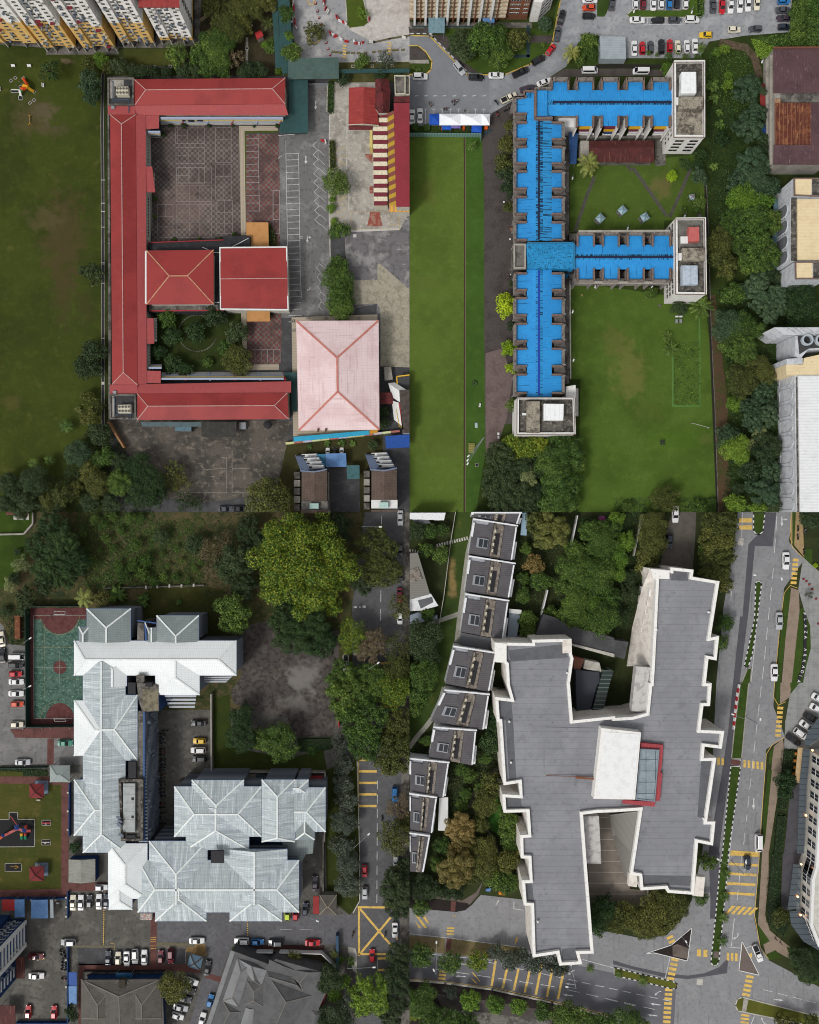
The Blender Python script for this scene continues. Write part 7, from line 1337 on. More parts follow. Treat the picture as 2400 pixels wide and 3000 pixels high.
unit('scrap_container','rusty orange brown container left of the court fence','container',k(0,3,'123,872 168,872 170,1070 125,1070'),0,1.6,M('rusty_steel','6a3f2a',.85,[(1,'8a5a3c',.7,.46,.62),(3,'452a1e',.6,.52,.64)]));cover(k(0,3,'0,800 230,770 220,1110 90,1120 60,960 -20,860'),'deep',900,.9,.4)
sheet('park_lawn',kk((0,4,'-60,700 400,735 400,790 530,800 515,1438'),(0,5,'515,300 -60,310')),grassm('patchy_park_grass','4a4a22','34401a','6f6038',y='85703f'),.05);sheet('paved_walk',kk((0,4,'-60,790 400,790 530,845 580,845 580,1438'),(0,5,'570,370 -60,375 -60,310 515,300'),(0,4,'518,860 -60,848')),paver_r,.07)
sheet('play_mat',k(0,4,'-60,1155 80,1150 80,1090 152,1090 152,1150 295,1150 295,1380 -60,1382'),rubber,.09);kerb(k(0,4,'-60,1155 80,1150 80,1090 152,1090 152,1150 295,1150 295,1380 -60,1382'),.14,conc_l,.14,'mat_edge')
for c,s_ in((4,'355,1157 430,1157 430,1200 355,1200'),(4,'353,1322 428,1322 428,1366 353,1366'),(5,'45,83 183,83 183,150 45,150')):sheet('play_mat',k(0,c,s_),rubber,.09);kerb(k(0,c,s_),.1,conc_l,.12,'mat_edge',True)
for s_,l_ in(('357,1182 425,1182','upper'),('357,1345 418,1345','lower')):q=k(0,4,s_);t=thing('seesaw',f'{l_} seesaw on a small black mat in the park','seesaw',W(cen(q)));b=MB();b.bar(W(q[0],.35),W(q[1],.65),.3,.1);b.build('beam',redp if l_=='upper' else conc_l,t);v=W(cen(q));b=MB();b.box(v.x,v.y,0,.4,.5,.45);b.build('pivot',steel,t)
pg=root_of('playground_set','red and blue playground set with two green tube slides on a black mat','playground',k(0,4,'150,1240'));rp=M('red_plastic','9c3a34',.5);bp_=M('blue_plastic','2f3f78',.5)
chute(k(0,4,'90,1125,.5 150,1205,1.6'),rp,.2,'climbing_bar');chute(k(0,4,'30,1290,1.5 150,1230,1.6 200,1250,1.6 260,1248,1.2'),rp,.75,'deck');chute(k(0,4,'-10,1320,.5 30,1285,1.5'),orp,.7)
for s_,m in(('120,1200 160,1195 165,1235 125,1245',bp_),('185,1225 225,1225 222,1265 188,1260',bp_),('10,1275 40,1272 40,1300 12,1300',bp_),('205,1205 232,1200 230,1235 210,1235',rp)):q=[W(p,2.6)for p in k(0,4,s_)];b=MB();c=sum(q,Vector())/4+Vector((0,0,.6));[b.up(q[i-1],q[i],c)for i in range(4)];b.build('canopy',m,pg);v=W(cen(k(0,4,s_)));b=MB();b.tube(v,(v.x,v.y,2.6),.08);b.build('post',steel,pg)
for x in(185,217):
 q=[W(a_,a_[2])for a_ in k(0,4,f'{x},1265,1.6 {x-3},1285,1.2 {x},1312,.4')]
 b=MB();b.tube(q[0],q[1],.4,.4,9);b.build('tube_slide',yp if x<200 else rp,pg);b=MB();b.tube(q[1],q[2],.4,.4,9);b.build('tube_slide',gp,pg)
sw=root_of('swing_frame','small yellow swing frame on the narrow black mat of the park','swing',k(0,5,'140,115'));b=MB()
for s_ in('125,100,0 155,112,1.6','125,130,0 155,118,1.6','155,115,1.6 90,112,1.6'):q=k(0,5,s_);b.tube(W(q[0],q[0][2]),W(q[1],q[1][2]),.05)
b.build('frame',yp,sw)
rtm=M('red_roof_tile','7f2f30',.8,[(1,'6a2628',.6,.45,.62)],lines=[('u',.5,.2,'63262a',.6),('v',.5,.2,'63262a',.6)])
for c,y,l_ in((4,912,'upper'),(5,172,'lower')):pavilion(k(0,c,f'310,{y}')[0],2.1,2.4,rtm,M('dark_red_cap','4f2726',.8),f'{l_} of two small red tiled pavilions in the park',0,'red park pavilions',steel,M('slate_slab','6f7d92',.9),(.35,.25));simple_bench(k(0,c,'330,985' if c==4 else '325,92')[0],0,f'pale bench beside the {l_} red park pavilion','park benches')
gsm=M('grey_steel_roof','8d9694',.5,[(.3,'7c8583',.5,.45,.62),(1,'a1a9a6',.5,.54,.68)],lines=[('u',.5,.12,'6f7876',.6)])
gp_=root_of('gate_pavilion','square grey steel hipped roof at the top corner of the park','pavilion',k(0,4,'505,768'));hip(gp_,gsm,k(0,4,'420,697 590,697 590,838 422,838'),2.8,1.1,.4,.4,M('grey_cap','8f9796',.6),.3)
for v in inset([W(p,2.8)for p in k(0,4,'420,697 590,697 590,838 422,838')],.4):b=MB();b.tube((v.x,v.y,0),(v.x,v.y,2.6),.1);b.build('post',steel,gp_)
bw=M('deep_blue_wall','1c3a66',.8,[(.8,'16305a',.5,.45,.62)])
for s_,l_ in((((0,4,'590,845'),(0,4,'588,1290')),'beside the left edge of the grey flats roof'),(((0,5,'575,320'),(0,5,'575,545')),'left of the white cars in the upper bay row'),(((0,5,'575,780'),(0,5,'575,1420')),'dividing the two lower car yards'),(((0,5,'0,378'),(0,5,'570,376')),'along the lower edge of the park'),(((0,5,'140,1425'),(0,5,'575,1425')),'at the bottom edge of the red car yard')):
 q=[k(*a)[0]for a in s_];t=thing('boundary_wall','low deep blue wall '+l_,'wall',W(cen(q)));b=MB();b.bar(W(q[0],.6),W(q[1],.6),.3,1.2);b.build('wall',bw,t)
 for u in(.15,.5,.85):v=W((q[0][0]+(q[1][0]-q[0][0])*u,q[0][1]+(q[1][1]-q[0][1])*u));b=MB();b.box(v.x,v.y,0,.5,.5,1.5);b.build('pillar',conc_l,t)
hedge(k(0,4,'-20,712 400,735 400,785 200,785 190,750 -20,745'),.4,'deep','low hedge at the top of the park');b=MB();b.bar(W(k(0,4,'-10,720')[0],.6),W(k(0,4,'400,712')[0],.6),.2,1.2);tag(b.build('mesh_fence',fm),'dark green fence between the park and the lane','fence')
# --- the flats
sr=M('ribbed_silver_roof','a8b0b6',.5,[(.1,'a9b2b0',.6,.44,.6),(1,'838d95',.6,.53,.58,(1.3,.05,1),True),(1.1,'dfe4e9',.5,.55,.6,(1.1,.04,1),True),(.5,'ccd2d6',.5,.5,.66),(.5,'7d8887',.6,.58,.72,(5,.4,1),True)],lines=[('u',.5,.2,'8b9796',.65),('v',.9,.14,'8f9b9a',.6)])
srw=M('bright_silver_roof','e2e6e6',.5,[(.1,'d2d7d7',.6,.44,.6),(.5,'c2c8c8',.4,.56,.7,(5,.5,1),True)],lines=[('u',.5,.16,'c0c6c8',.6),('v',.9,.1,'c6ccce',.5)])  # lighter copy of the silver sheet; sun on bright slopes is in its colour
srd=M('dull_silver_roof','7f8888',.5,[(.2,'717a7a',.6,.44,.6),(1,'909897',.5,.52,.68)],lines=[('u',.5,.2,'626b6c',.6),('v',.9,.12,'6a7374',.5)])
capg=M('silver_cap','d6dbd9',.5,[(2,'a9b0af',.5,.48,.66)]);louv=M('louvred_wall','27384f',.7,[(.5,'1e2d42',.6,.45,.62)],lines=[('v',.95,.42,'aeb4bc',.9)]);bfas=M('blue_fascia','33507f',.6)
fl=root_of('flats_block','long block of flats under silver ribbed hipped roofs with blue eaves','flats',[(420,2200)]);fl2=root_of('flats_block','cluster of silver hipped roofs with a black light well near the lower drive','flats',[(640,2500)])
ZF=11.5
def wing(rt,x0,y0,x1,y1,vert,ia,ib,m=sr,rise=2.1,z=ZF,wall=True,cap=capg):
 p=[(x0,y0),(x0,y1),(x1,y1),(x1,y0)]if vert else[(x0,y0),(x1,y0),(x1,y1),(x0,y1)]
 o=hip(rt,m,p,z,rise,ia,ib,cap,.42,'roof',.12)
 q=[W(a,z)for a in p];b=MB();b.ring(inset(q,-.06),.16,z-.32,z-.02);b.build('eaves_trim',bfas,o)
 if wall:b=MB();b.prism(inset(q,.55),0,z-.2,False);b.build('wall',louv,rt)
wing(fl,217,1877,693,1979,False,.085,.1,srw);wing(fl,243,1935,368,2498,True,0,.11);wing(fl,217,2052,304,2214,False,.8,0,srw,2.05);wing(fl,303,2036,403,2228,False,0,.6,sr,2.05);wing(fl,217,2284,304,2448,False,.8,0,sr,2.05)
wing(fl,300,1925,372,2010,True,.4,0,srw,1.5);wing(fl,455,1925,585,2036,True,0,.5,srw,2.0);wing(fl,254,1783,384,1880,True,.55,0,srd,1.9);wing(fl,231,1836,262,1880,True,.5,0,srd,.8);wing(fl,459,1803,583,1880,True,.75,0,srd,1.9);wing(fl,430,1838,462,1880,True,0,0,srd,.6)
wing(fl,317,2471,432,2633,True,.33,.33,srw,2.1);wing(fl,319,2560,388,2665,True,0,.3,srw,1.2)
slab(fl,'stair_deck',conc_d,k(0,4,'1150,0 1335,20 1340,240 1200,245 1170,160'),0,12);slab(fl,'deck_patch',M('lichen_deck','77715f',.9,[(.8,'4f4b40',.7,.45,.6),(2.5,'938c76',.6,.54,.66)]),k(0,4,'1195,55 1330,60 1335,235 1210,238'),11.9,12.05)
b=MB();q=[W(p,12)for p in k(0,4,'1338,105 1342,240 1215,245')];b.face((q[0].x,q[0].y,0),(q[1].x,q[1].y,0),q[1],q[0]);b.face((q[1].x,q[1].y,0),(q[2].x,q[2].y,0),q[2],q[1]);o=b.build('blue_wall',bw,fl);o.location.x+=.03;o.location.y-=.03
slab(fl,'corridor_roof',conc_d,k(0,4,'1165,240 1215,245 1210,815 1150,815 1150,650 1162,640'),0,11.3);b=MB();p=[W(a,11.5)for a in k(0,4,'1165,240 1216,240 1240,1350 1165,1350')];b.prism(p,0,11.1);b.build('corridor_block',louv,fl)
b=MB();b.bar(W(k(0,4,'1216,240')[0],11.5),W(k(0,4,'1214,1335')[0],11.5),.45,.5);b.build('eaves_trim',bfas,fl)
slab(fl,'lift_block',conc_d,k(0,4,'998,815 1207,812 1204,1335 1020,1335'),0,11.9);b=MB();b.ring([W(a,12.6)for a in k(0,4,'998,815 1207,812 1204,1335 1020,1335')],.7,11.9,12.6);b.build('parapet',M('black_mossy_deck','5c5852'),fl);slab(fl,'lift_roof',M('rusty_silver_sheet','9aa0a0',.6,[(.8,'7f8484',.5,.45,.62),(3,'8a6a52',.7,.6,.7)],lines=[('y',2.3,.04,'6a5a4e',.8)]),k(0,4,'1038,850 1138,850 1136,1258 1036,1260'),11.9,12.9)
for s_ in('1107,967 1128,967 1128,990 1107,990','1107,1120 1128,1120 1128,1142 1107,1142'):slab(fl,'hatch',blackp,k(0,4,s_),12.8,12.95)
for i,s_ in enumerate(('1078,0 1142,0 1142,94 1078,94','1225,0 1283,0 1283,34 1225,34','1082,665 1145,665 1145,805 1082,805','1060,1285 1142,1285 1142,1318 1060,1318')):slab(fl,'light_well',blackp,k(0,4,s_),12,12.5)
slab(fl,'stair_deck',conc_d,k(0,3,'1160,935 1215,940 1215,1085 1155,1085'),0,11.4);b=MB();b.bar(W(k(0,3,'1160,915')[0],11.6),W(k(0,3,'1315,935')[0],11.6),.35,.4);b.bar(W(k(0,3,'1225,935')[0],11.8),W(k(0,3,'1232,1085')[0],11.8),.5,.35);b.build('eaves_trim',bfas,fl);b=MB();b.tube(W(k(0,3,'1222,930')[0],12.4),W(k(0,3,'1260,1025')[0],12.4),.15);b.build('pipe',white,fl)
slab(fl,'chimney',conc_d,k(0,3,'1145,1378 1212,1378 1210,1436 1150,1436'),12,13.2)
for i in range(4):
 y=105+30*i;z=10-2.2*i;slope(fl,[a+(z,)for a in k(0,4,f'{1385+12*i},{y} {1655-4*i},{y} {1652-4*i},{y+17} {1390+12*i},{y+17}')],M('pale_louvre','b0b5bc',.7),'balcony');slope(fl,[a+(10-2.2*i,)for a in k(1,3,f'{-5},{1372+18*i} {255-20*i},{1368+18*i} {235-20*i},{1382+18*i} -5,{1382+18*i}')],M('pale_louvre','b0b5bc'),'balcony')
rs=random.Random(5)
for i in range(34):
 y=rs.uniform(290,1330);z=rs.uniform(2.5,10.5);p=W(k(0,4,f'1222,{y}')[0],11.5);link('satellite_dish',DISH,fl,(p.x+.75-fl.location.x,p.y-fl.location.y,z),(R(25),R(50),R(rs.uniform(-30,30))),(1.5,)*3)
for s_ in('995,1145','1005,1175','1000,1205','1015,1290'):p=W(k(0,4,s_)[0],14);link('satellite_dish',DISH,fl,(p.x-fl.location.x,p.y-fl.location.y,13.4),(R(30),R(-20),0),(2,)*3)
wing(fl2,511,2304,766,2451,False,.25,.25);wing(fl2,562,2285,715,2420,True,.5,0,sr,2.05);wing(fl2,545,2360,730,2490,True,0,.5,sr,2.15)
wing(fl2,767,2284,864,2466,True,.24,.1,sr,1.8);wing(fl2,864,2307,954,2437,False,0,.6,sr,1.8);wing(fl2,860,2284,904,2330,False,0,.6,sr,1.0);wing(fl2,866,2380,922,2460,True,0,.3,srd,1.0)
wing(fl2,404,2520,876,2673,False,.12,.13);wing(fl2,437,2464,608,2640,True,.5,0,sr,2.1);wing(fl2,455,2590,605,2699,True,0,.68,sr,2.0);wing(fl2,657,2487,842,2640,True,0,0,sr,2.1);wing(fl2,673,2600,826,2699,True,0,.7,sr,2.0)
slab(fl2,'light_well',blackp,k(1,4,'52,1418 160,1418 162,1520 52,1520'),13.4,13.9);slab(fl2,'court_roof',M('deep_blue_deck','16283c',.6),k(1,4,'382,1295 640,1300 700,1340 690,1400 380,1400'),0,7);slab(fl2,'low_roof',srd,kk((1,4,'640,1320 760,1200 920,1300 910,1438'),(1,5,'850,10 820,70 700,80 692,0')),0,8)
for i,(s_,c_)in enumerate((('100,768 186,768 186,815 100,815','5f6f80'),('235,768 330,768 330,818 235,818','5a2b2e'),('338,768 430,768 432,885 336,885','6a655c'),('432,768 495,768 492,850 440,880','2c3f42'),('650,768 740,768 740,815 650,815','5a2b2e'),('742,768 848,768 846,816 742,816','46566e'),('858,783 994,783 992,876 862,876','8e2a2e'))):shed('lean_to',('slate','maroon','grey debris strewn','dark green','dark red','steel blue','bright red')[i]+f' lean-to roof, {ordw(i)} from the left behind the silver roofed cluster',k(1,4,s_),2.8,M('lean_'+c_,c_,.7,[(1,'403c3a',.4,.5,.66)],lines=[('u',.45,.14,'403c3a',.4)]),steel,.1,group='lean-to roofs behind the cluster')
cy=root_of('covered_shelter','weathered pale gabled shelter between the park and the silver roof','shelter',k(0,5,'690,145'));hip(cy,M('weathered_sheet','8a8a83',.7,[(.5,'76766f',.6,.45,.62),(2,'9c9c94',.4,.54,.68)],lines=[('u',.4,.2,'6c6c66',.6)]),k(0,5,'578,52 578,245 803,243 803,48'),2.8,.7,0,0,None,wall=bw,over=.1)
sheet('paved_walk',k(0,5,'570,250 905,245 905,315 580,320'),paver_r,.07)
for s_,m,l_,g_ in(('20,388 125,388 122,482 22,485',redp,'dull red',''),('125,388 208,386 208,538 125,540',bsh,'pale blue',''),('265,392 405,388 405,548 262,548',bsh,'wide light blue',''),('422,388 450,388 452,545 425,546',M('pale_sheet','9aa3a8'),'narrow pale',''),('580,1000 648,1000 648,1115 580,1115',M('royal_blue_sheet','1f4a94'),'royal blue',''),('580,1117 648,1117 646,1270 580,1268',bsh,'long light blue',''),('0,1280 130,1280 132,1438 0,1438',rustm,'rust brown',''),('140,880 210,865 208,1055 135,1055',rustm,'blotched dark red','')):shed('car_shelter',f'{l_} sheet shelter roof in the lower left yards',k(0,5,s_),2.5,m,steel,.15)
bb=root_of('blue_flats','deep blue block with white ribbed end wall at the left edge','flats',[(20,2740)]);WG=white
def gbox(x0,y0,x1,y1,h,m,nm='wall'):b=MB();b.prism([W(p)for p in((x0,y0),(x1,y0),(x1,y1),(x0,y1))],0,h);return b.build(nm,m,bb)
gbox(-120,2692,77,2770,16,bw);gbox(-120,2770,46,2870,16,bw);gbox(-120,2680,30,2692,14,bw)
xr0=W((77,2692));yb_=W((77,2770)).y
for u0,u1 in((0,1.2),(6.6,7.8)):b=MB();b.box(xr0.x+.2,xr0.y-(u0+u1)/2,.5,.4,u1-u0,15.4);b.build('white_frame',white,bb)
for i in range(9):b=MB();b.box(xr0.x+.15,(xr0.y+yb_)/2,1.2+1.75*i,.3,5.4,.55);b.build('white_rib',white,bb);link('window',window_mesh(.8,.7,(white,glass)),bb,(xr0.x+.05-bb.location.x,yb_+1.7-bb.location.y,2.4+1.75*i-.0),(0,0,R(90)))
for i in range(8):link('window',window_mesh(1.5,.8,(white,glass)),bb,(xr0.x-1.4-bb.location.x,xr0.y+.05-bb.location.y,2+1.75*i),(0,0,R(180)));link('window',window_mesh(1.5,.8,(white,glass)),bb,(xr0.x-3.8-bb.location.x,xr0.y+.05-bb.location.y,2+1.75*i),(0,0,R(180)));link('air_conditioner',ACU,bb,(xr0.x-2.6-bb.location.x,xr0.y+.3-bb.location.y,1.6+1.75*i))
p0=W((46,2775))
for i in range(8):b=MB();b.box(p0.x+.1,p0.y-6.6,1+1.75*i,.2,3,.5);b.build('white_rib',white,bb);link('window',window_mesh(.8,.7,(white,glass)),bb,(p0.x+.05-bb.location.x,p0.y-1.6-bb.location.y,2+1.75*i),(0,0,R(90)))
for i in range(14):link('satellite_dish',DISH,bb,(p0.x+.5-bb.location.x,p0.y-rs.uniform(2.5,5)-bb.location.y,rs.uniform(1.5,12)),(R(20),R(45),0),(1.3,)*3)
def letters(txt,mat,size,root,place,depth=.08):
 """raised letters, one mesh each; place(i, n) gives the matrix"""
 n=len(txt)
 for i,ch in enumerate(txt):
  if ch==' ':continue
  cu=bpy.data.curves.new('letter','FONT');cu.body=ch;cu.size=size;cu.extrude=depth;cu.align_x='CENTER';cu.align_y='CENTER';o=bpy.data.objects.new('letter',cu);COL.objects.link(o)
  me=bpy.data.meshes.new_from_object(o.evaluated_get(bpy.context.evaluated_depsgraph_get()));bpy.data.objects.remove(o);me.materials.clear();me.materials.append(mat);l=link('letter',me,root);l.matrix_local=Matrix.Translation(-origin(root))@place(i,n)
letters('BLOK B',white,.9,bb,lambda i,n:Matrix.Translation((xr0.x+.36,yb_+2.2+.0,5.4+i*.8))@Matrix.Rotation(R(90),4,'Z')@Matrix.Rotation(R(90),4,'X')@Matrix.Rotation(R(90),4,'Z'))
dr_=M('brown_grey_tile','5b5752',.85,[(.5,'4a4642',.6,.45,.62),(2,'6a655f',.5,.5,.66)],lines=[('u',.5,.2,'47433f',.5),('v',.45,.2,'47433f',.5)]);gcap=M('grey_tile_cap','6e6a65',.8)
bh=root_of('community_hall','wide brown tiled hipped roof hall at the bottom with a blue entrance','hall',k(0,5,'1030,1250'));hip(bh,dr_,[k(0,5,'682,1062')[0],k(0,5,'682,1600')[0],k(0,5,'1390,1600')[0],k(0,5,'1365,1058')[0]],4.5,2.2,.2,.2,gcap,.3,wall=bw,over=1);hip(bh,dr_,[k(0,5,'690,1066')[0],k(0,5,'690,1390')[0],k(0,5,'1000,1390')[0],k(0,5,'1000,1066')[0]],4.7,1.9,.55,.1,gcap,.3);hip(bh,dr_,[k(0,5,'1060,1062')[0],k(0,5,'1060,1390')[0],k(0,5,'1362,1390')[0],k(0,5,'1362,1062')[0]],4.7,1.9,.55,.1,gcap,.3)
slab(bh,'roof_slot',M('slot_dark','3a352c',.9,[(1,'2a261f',.6,.45,.62)]),k(0,5,'1003,1065 1056,1065 1056,1190 1003,1190'),4.4,5.6);shed('porch','blue sheet porch roof over the hall entrance',k(0,5,'975,1008 1113,1008 1113,1058 975,1058'),3,M('porch_blue','27567c',.6),steel,0);sheet('hall_court',k(0,5,'705,990 1392,985 1392,1060 705,1062'),conc_d,.09);b=MB();b.bar(W(k(0,5,'705,992')[0],.4),W(k(0,5,'1392,987')[0],.4),.15,.8);tag(b.build('fence',blackp),'thin dark fence before the brown tiled hall','fence');b=MB();b.bar(W(k(0,5,'745,1048')[0],1),W(k(0,5,'1355,1044')[0],1),1,1.6);b.build('blue_front',bw,bh)
gr_=M('slate_grey_roof','5a5a5b',.8,[(.4,'4a4a4b',.6,.45,.62),(2,'68686a',.4,.54,.66)],lines=[('u',.5,.16,'48484a',.5)]);gr2=M('lighter_slate_roof','7d7e7f',.75,[(.5,'6d6e70',.6,.45,.62)],lines=[('u',.45,.18,'67686a',.6)]);lh=root_of('grey_house','rotated grey roofed building with many slopes at the bottom','house',k(1,5,'450,1150'))
K5=lambda s:k(1,5,s)
slab(lh,'base_roof',gr_,K5('235,820 540,935 600,890 985,1000 960,1150 1020,1180 960,1310 985,1345 960,1450 30,1450'),0,5)
for s_,ia,ib,m,z,r_ in(('270,880 530,985 475,1120 350,1070 290,1300 150,1245',0,0,gr2,0,0),('275,885 150,1245 285,1295 395,930',.2,.2,gr2,5.1,1.2),('275,885 390,1060 475,1118 525,985',0,.2,gr2,5.05,1.0),('565,1075 435,1450 735,1480 895,1200',.25,.2,gr_,5.05,2.0),('520,985 740,1040 830,1160 570,1070',0,0,gr_,5.0,.8),('355,1075 330,1280 490,1290 490,1110',.3,.3,gr_,5.05,.8),('160,1255 90,1450 215,1450 300,1340',.2,0,gr_,5.05,.7),('345,1300 300,1450 400,1450 415,1315',0,0,gr2,5.05,.2),('545,895 530,965 745,1030 760,985',0,0,gr_,5.1,.3),('760,985 740,1040 830,1160 985,1000',0,.2,gr_,5.05,.6),('900,1320 870,1450 960,1450 985,1345',.2,.2,gr_,5.05,.5)):
 if r_:hip(lh,m,K5(s_),z,r_,ia,ib,gcap if r_>.5 else None,.25)
b=MB();b.bar(W(K5('238,822')[0],5.1),W(K5('30,1450')[0],5.1),1.3,.2);b.build('gutter',gr2,lh);b=MB();b.bar(W(K5('300,822')[0],.9),W(K5('575,825')[0],.9),.25,1.8);b.bar(W(K5('630,825')[0],.9),W(K5('985,835')[0],.9),.25,1.8);b.bar(W(K5('985,835')[0],.9),W(K5('1105,950')[0],.9),.25,1.8);tag(b.build('boundary_wall',white),'white wall between the lower drive and the grey roofed building','wall')
shed('lean_to','red sheet lean-to against the grey roofed building',K5('955,1155 1028,1180 975,1332 905,1305'),2.8,M('red_sheet','8c2c2c',.7,lines=[('u',.5,.14,'742424',.5)]),steel,.1);sheet('planting',K5('290,825 985,840 1100,950 1100,1000 985,1000 600,890 540,930'),M('leaf_litter','3c3524'),.08)
gh=root_of('guard_house','square brown tiled guard house with a red canopy beside the drive','hut',K5('1040,435'));hip(gh,dr_,K5('968,350 1112,350 1110,520 965,518'),2.8,1.1,.45,.45,M('tan_cap','8a7f6e',.8),.2,wall=conc,over=.3);slab(gh,'red_canopy',M('red_sheet','8c2c2c'),K5('915,362 963,362 965,510 912,510'),2.4,2.55)
pavilion(k(0,5,'1645,915')[0],1.95,2.6,M('slate_blue_tile','5b7486',.7,lines=[('u',.5,.2,'465c6c',.6)]),M('timber_cap','4a3a30',.8),'blue grey pavilion with dark ridges beside the maroon cars',-14);b=MB();b.bar(W(K5('1118,680')[0],1.2),W(K5('1120,960')[0],1.2),.8,2);tag(b.build('gate',M('blue_gate','2b4a63',.6,[(1,'1f3a50',.5,.45,.62)],lines=[('y',.5,.2,'1c3040',.7)])),'blue slatted gate beside the box junction','gate');sheet('pavement_corner',K5('1205,785 1270,800 1285,860 1280,1010 1250,990 1215,860'),conc_l,.1)
unit('refuse_bin','open bin heaped with coloured rubbish below the silver roofs','bin',k(0,5,'1180,505 1282,505 1280,562 1182,562'),0,1.2,M('rubbish','9a8f88',.9,[(1.5,'b5483c',.6,.56,.62),(2.2,'4a6a8c',.6,.58,.64),(3,'dedad4',.7,.5,.6)]));unit('tool_box','white box left in the yard by the narrow pale shelter','box',k(0,5,'475,416 495,416 495,428 475,428'),0,.5,white)
street_lamp(k(1,4,'1272,1297')[0],8,[k(1,4,'1380,1277')[0]],'street lamp reaching over the road beside the shrubs',None);street_lamp(k(1,5,'905,440')[0],7,[k(1,5,'948,570')[0]],'street lamp bending over the lower drive by the guard house',None);street_lamp(k(1,5,'1220,840')[0],8,[k(1,5,'1425,960')[0]],'street lamp at the pavement corner below the box junction',None);street_lamp(k(1,3,'1335,120')[0],8,[k(1,3,'1478,125')[0]],'street lamp over the road at the top',None);street_lamp(k(1,3,'1400,1275')[0],8,[k(1,3,'1460,1272')[0]],'street lamp over the road among the trees',None)
b=MB();b.bar(W(k(1,4,'1128,305')[0],.9),W(k(1,4,'1132,370')[0],.9),.35,1.8);tag(b.build('sign_board',redp),'red board standing at the edge of the dirt lot','sign')
for i,s_ in enumerate(('1440,605','1468,600')):pass
person(K5('1248,682')[0],90,'b8b8bc','2b2c33','person in a pale shirt crossing beside the box junction',1);person(K5('1257,648')[0],80,'3a2628','1c1e24','person in dark red crossing beside the box junction',1);motos(K5('1518,680'),'riding across the box junction','',95,colours=[0]);motos(k(1,4,'1493,1140'),'on the road by the shrubs','',85)
cars(0,3,'27,1067,100,s,C 35,1205,95,s,K','in the lane left of the court','from the top');cars(0,3,'163,1213,0,n,W','first in the column beside the court fence');cars(0,3,'147,1285,0,v,K','under the white van by the court fence');cars(0,3,'142,1360,0,h,R','in the column by the court fence');cars(0,3,'150,1425,0,s,W','just below the red hatchback by the court fence');cars(0,4,'148,87,0,s,W 157,175,0,h,O 153,347,0,h,C','in the lower column by the court fence','from the top');cars(0,4,'560,503,0,s,T','beside the grey flats at the red crossing');cars(0,4,'203,663,0,s,S','in the lane above the park')
cars(0,4,'1680,335,180,s,K 1685,485,180,h,Y 1675,562,180,v,W 1685,635,180,v,K','in the court behind the grey flats','from the top')
cars(0,5,'625,405,90,s,C 691,405,90,s,W 764,395,90,h,G 843,397,90,s,W 905,395,90,s,N','in the upper bay row by the blue wall');cars(0,5,'862,277,0,h,W','alone under the edge of the white roof');cars(0,5,'585,738,180,v,S','in the gap of the blue wall');cars(0,5,'315,857,0,s,M 318,1020,0,s,W','in the left yard','from the top');cars(0,5,'250,1322,90,h,R 467,1325,90,h,R','at the foot of the left yard');cars(0,5,'921,873,90,s,N 1004,872,90,h,C 1075,877,-90,s,W 1146,857,-90,v,W 1223,865,90,s,W','in the bay row above the brown hall');cars(0,5,'1362,860,90,h,M 1445,855,-90,v,M','in the pair right of the red walk');cars(0,5,'1665,725,0,s,W','on the drive above the blue grey pavilion');cars(0,5,'1615,1065,-20,s,W 1600,1140,-15,h,K 1565,1213,-12,h,G 1527,1287,-12,s,S 1502,1357,-20,h,W','in the slanted row beside the brown hall','from the top');cars(0,5,'1708,1390,75,s,W','at the bottom of the drive')
cars(1,5,'315,727,180,v,W 448,735,0,h,B 600,742,180,v,G 912,742,0,s,R','parked along the white wall of the drive');cars(1,5,'28,955,80,s,K','on the side drive');cars(1,5,'52,1228,75,h,B','lower on the side drive');cars(1,5,'932,245,90,s,P','in the gravel yard by the dark wall');cars(1,5,'850,460,85,h,N','beside the red canopy of the guard house');cars(1,5,'800,245,90,n,W','half under the silver eaves');cars(1,5,'1348,140,-90,h,R 1350,325,-90,h,S','at the kerb beside the shrubs','from the top');cars(1,5,'1610,55,-90,h,W','under the roadside trees');cars(1,5,'1603,637,-90,s,W','at the right of the box junction');cars(1,5,'1412,850,90,h,R','at the foot of the box junction');cars(1,5,'700,500,90,h,L 768,500,90,h,R','peeping out below the silver eaves')
cars(1,3,'1648,50,-90,s,S 1648,320,-90,h,G 1648,525,-90,s,K 1643,700,-90,s,M 1645,890,-90,h,W','at the far kerb of the shaded road','from the top');cars(1,3,'1190,1270,-90,p,W','in the lay-by under the trees');cars(1,4,'1603,930,-90,v,B','between the roadside trees');cars(1,4,'1408,615,-90,s,K','under the crown at the yellow bars')
motos(k(0,4,'1395,400 1370,425 1375,450 1365,480 1375,505 1370,555 1372,580 1368,605 1375,640 1370,660 1378,685 1372,710 1368,735 1380,770 1372,800 1368,830 1375,860 1365,890 1370,920 1375,950 1372,1010 1370,1045 1378,1090 1372,1130 1378,1180'),'in the long row under the louvred wall','from the top',0,'motorbikes under the louvred wall');motos(k(0,4,'1548,812 1545,845 1540,870'),'in the court beside the silver cluster','from the top',0,'motorbikes in the court');motos(k(0,5,'528,820 535,850 548,885 545,915 545,940 540,970 545,1048'),'leaning along the blue yard wall','from the top',-25,'motorbikes along the blue yard wall');motos(k(0,5,'762,1022 850,1018 1150,1022 1205,1022'),'before the brown hall','from the left',15,'motorbikes before the hall')
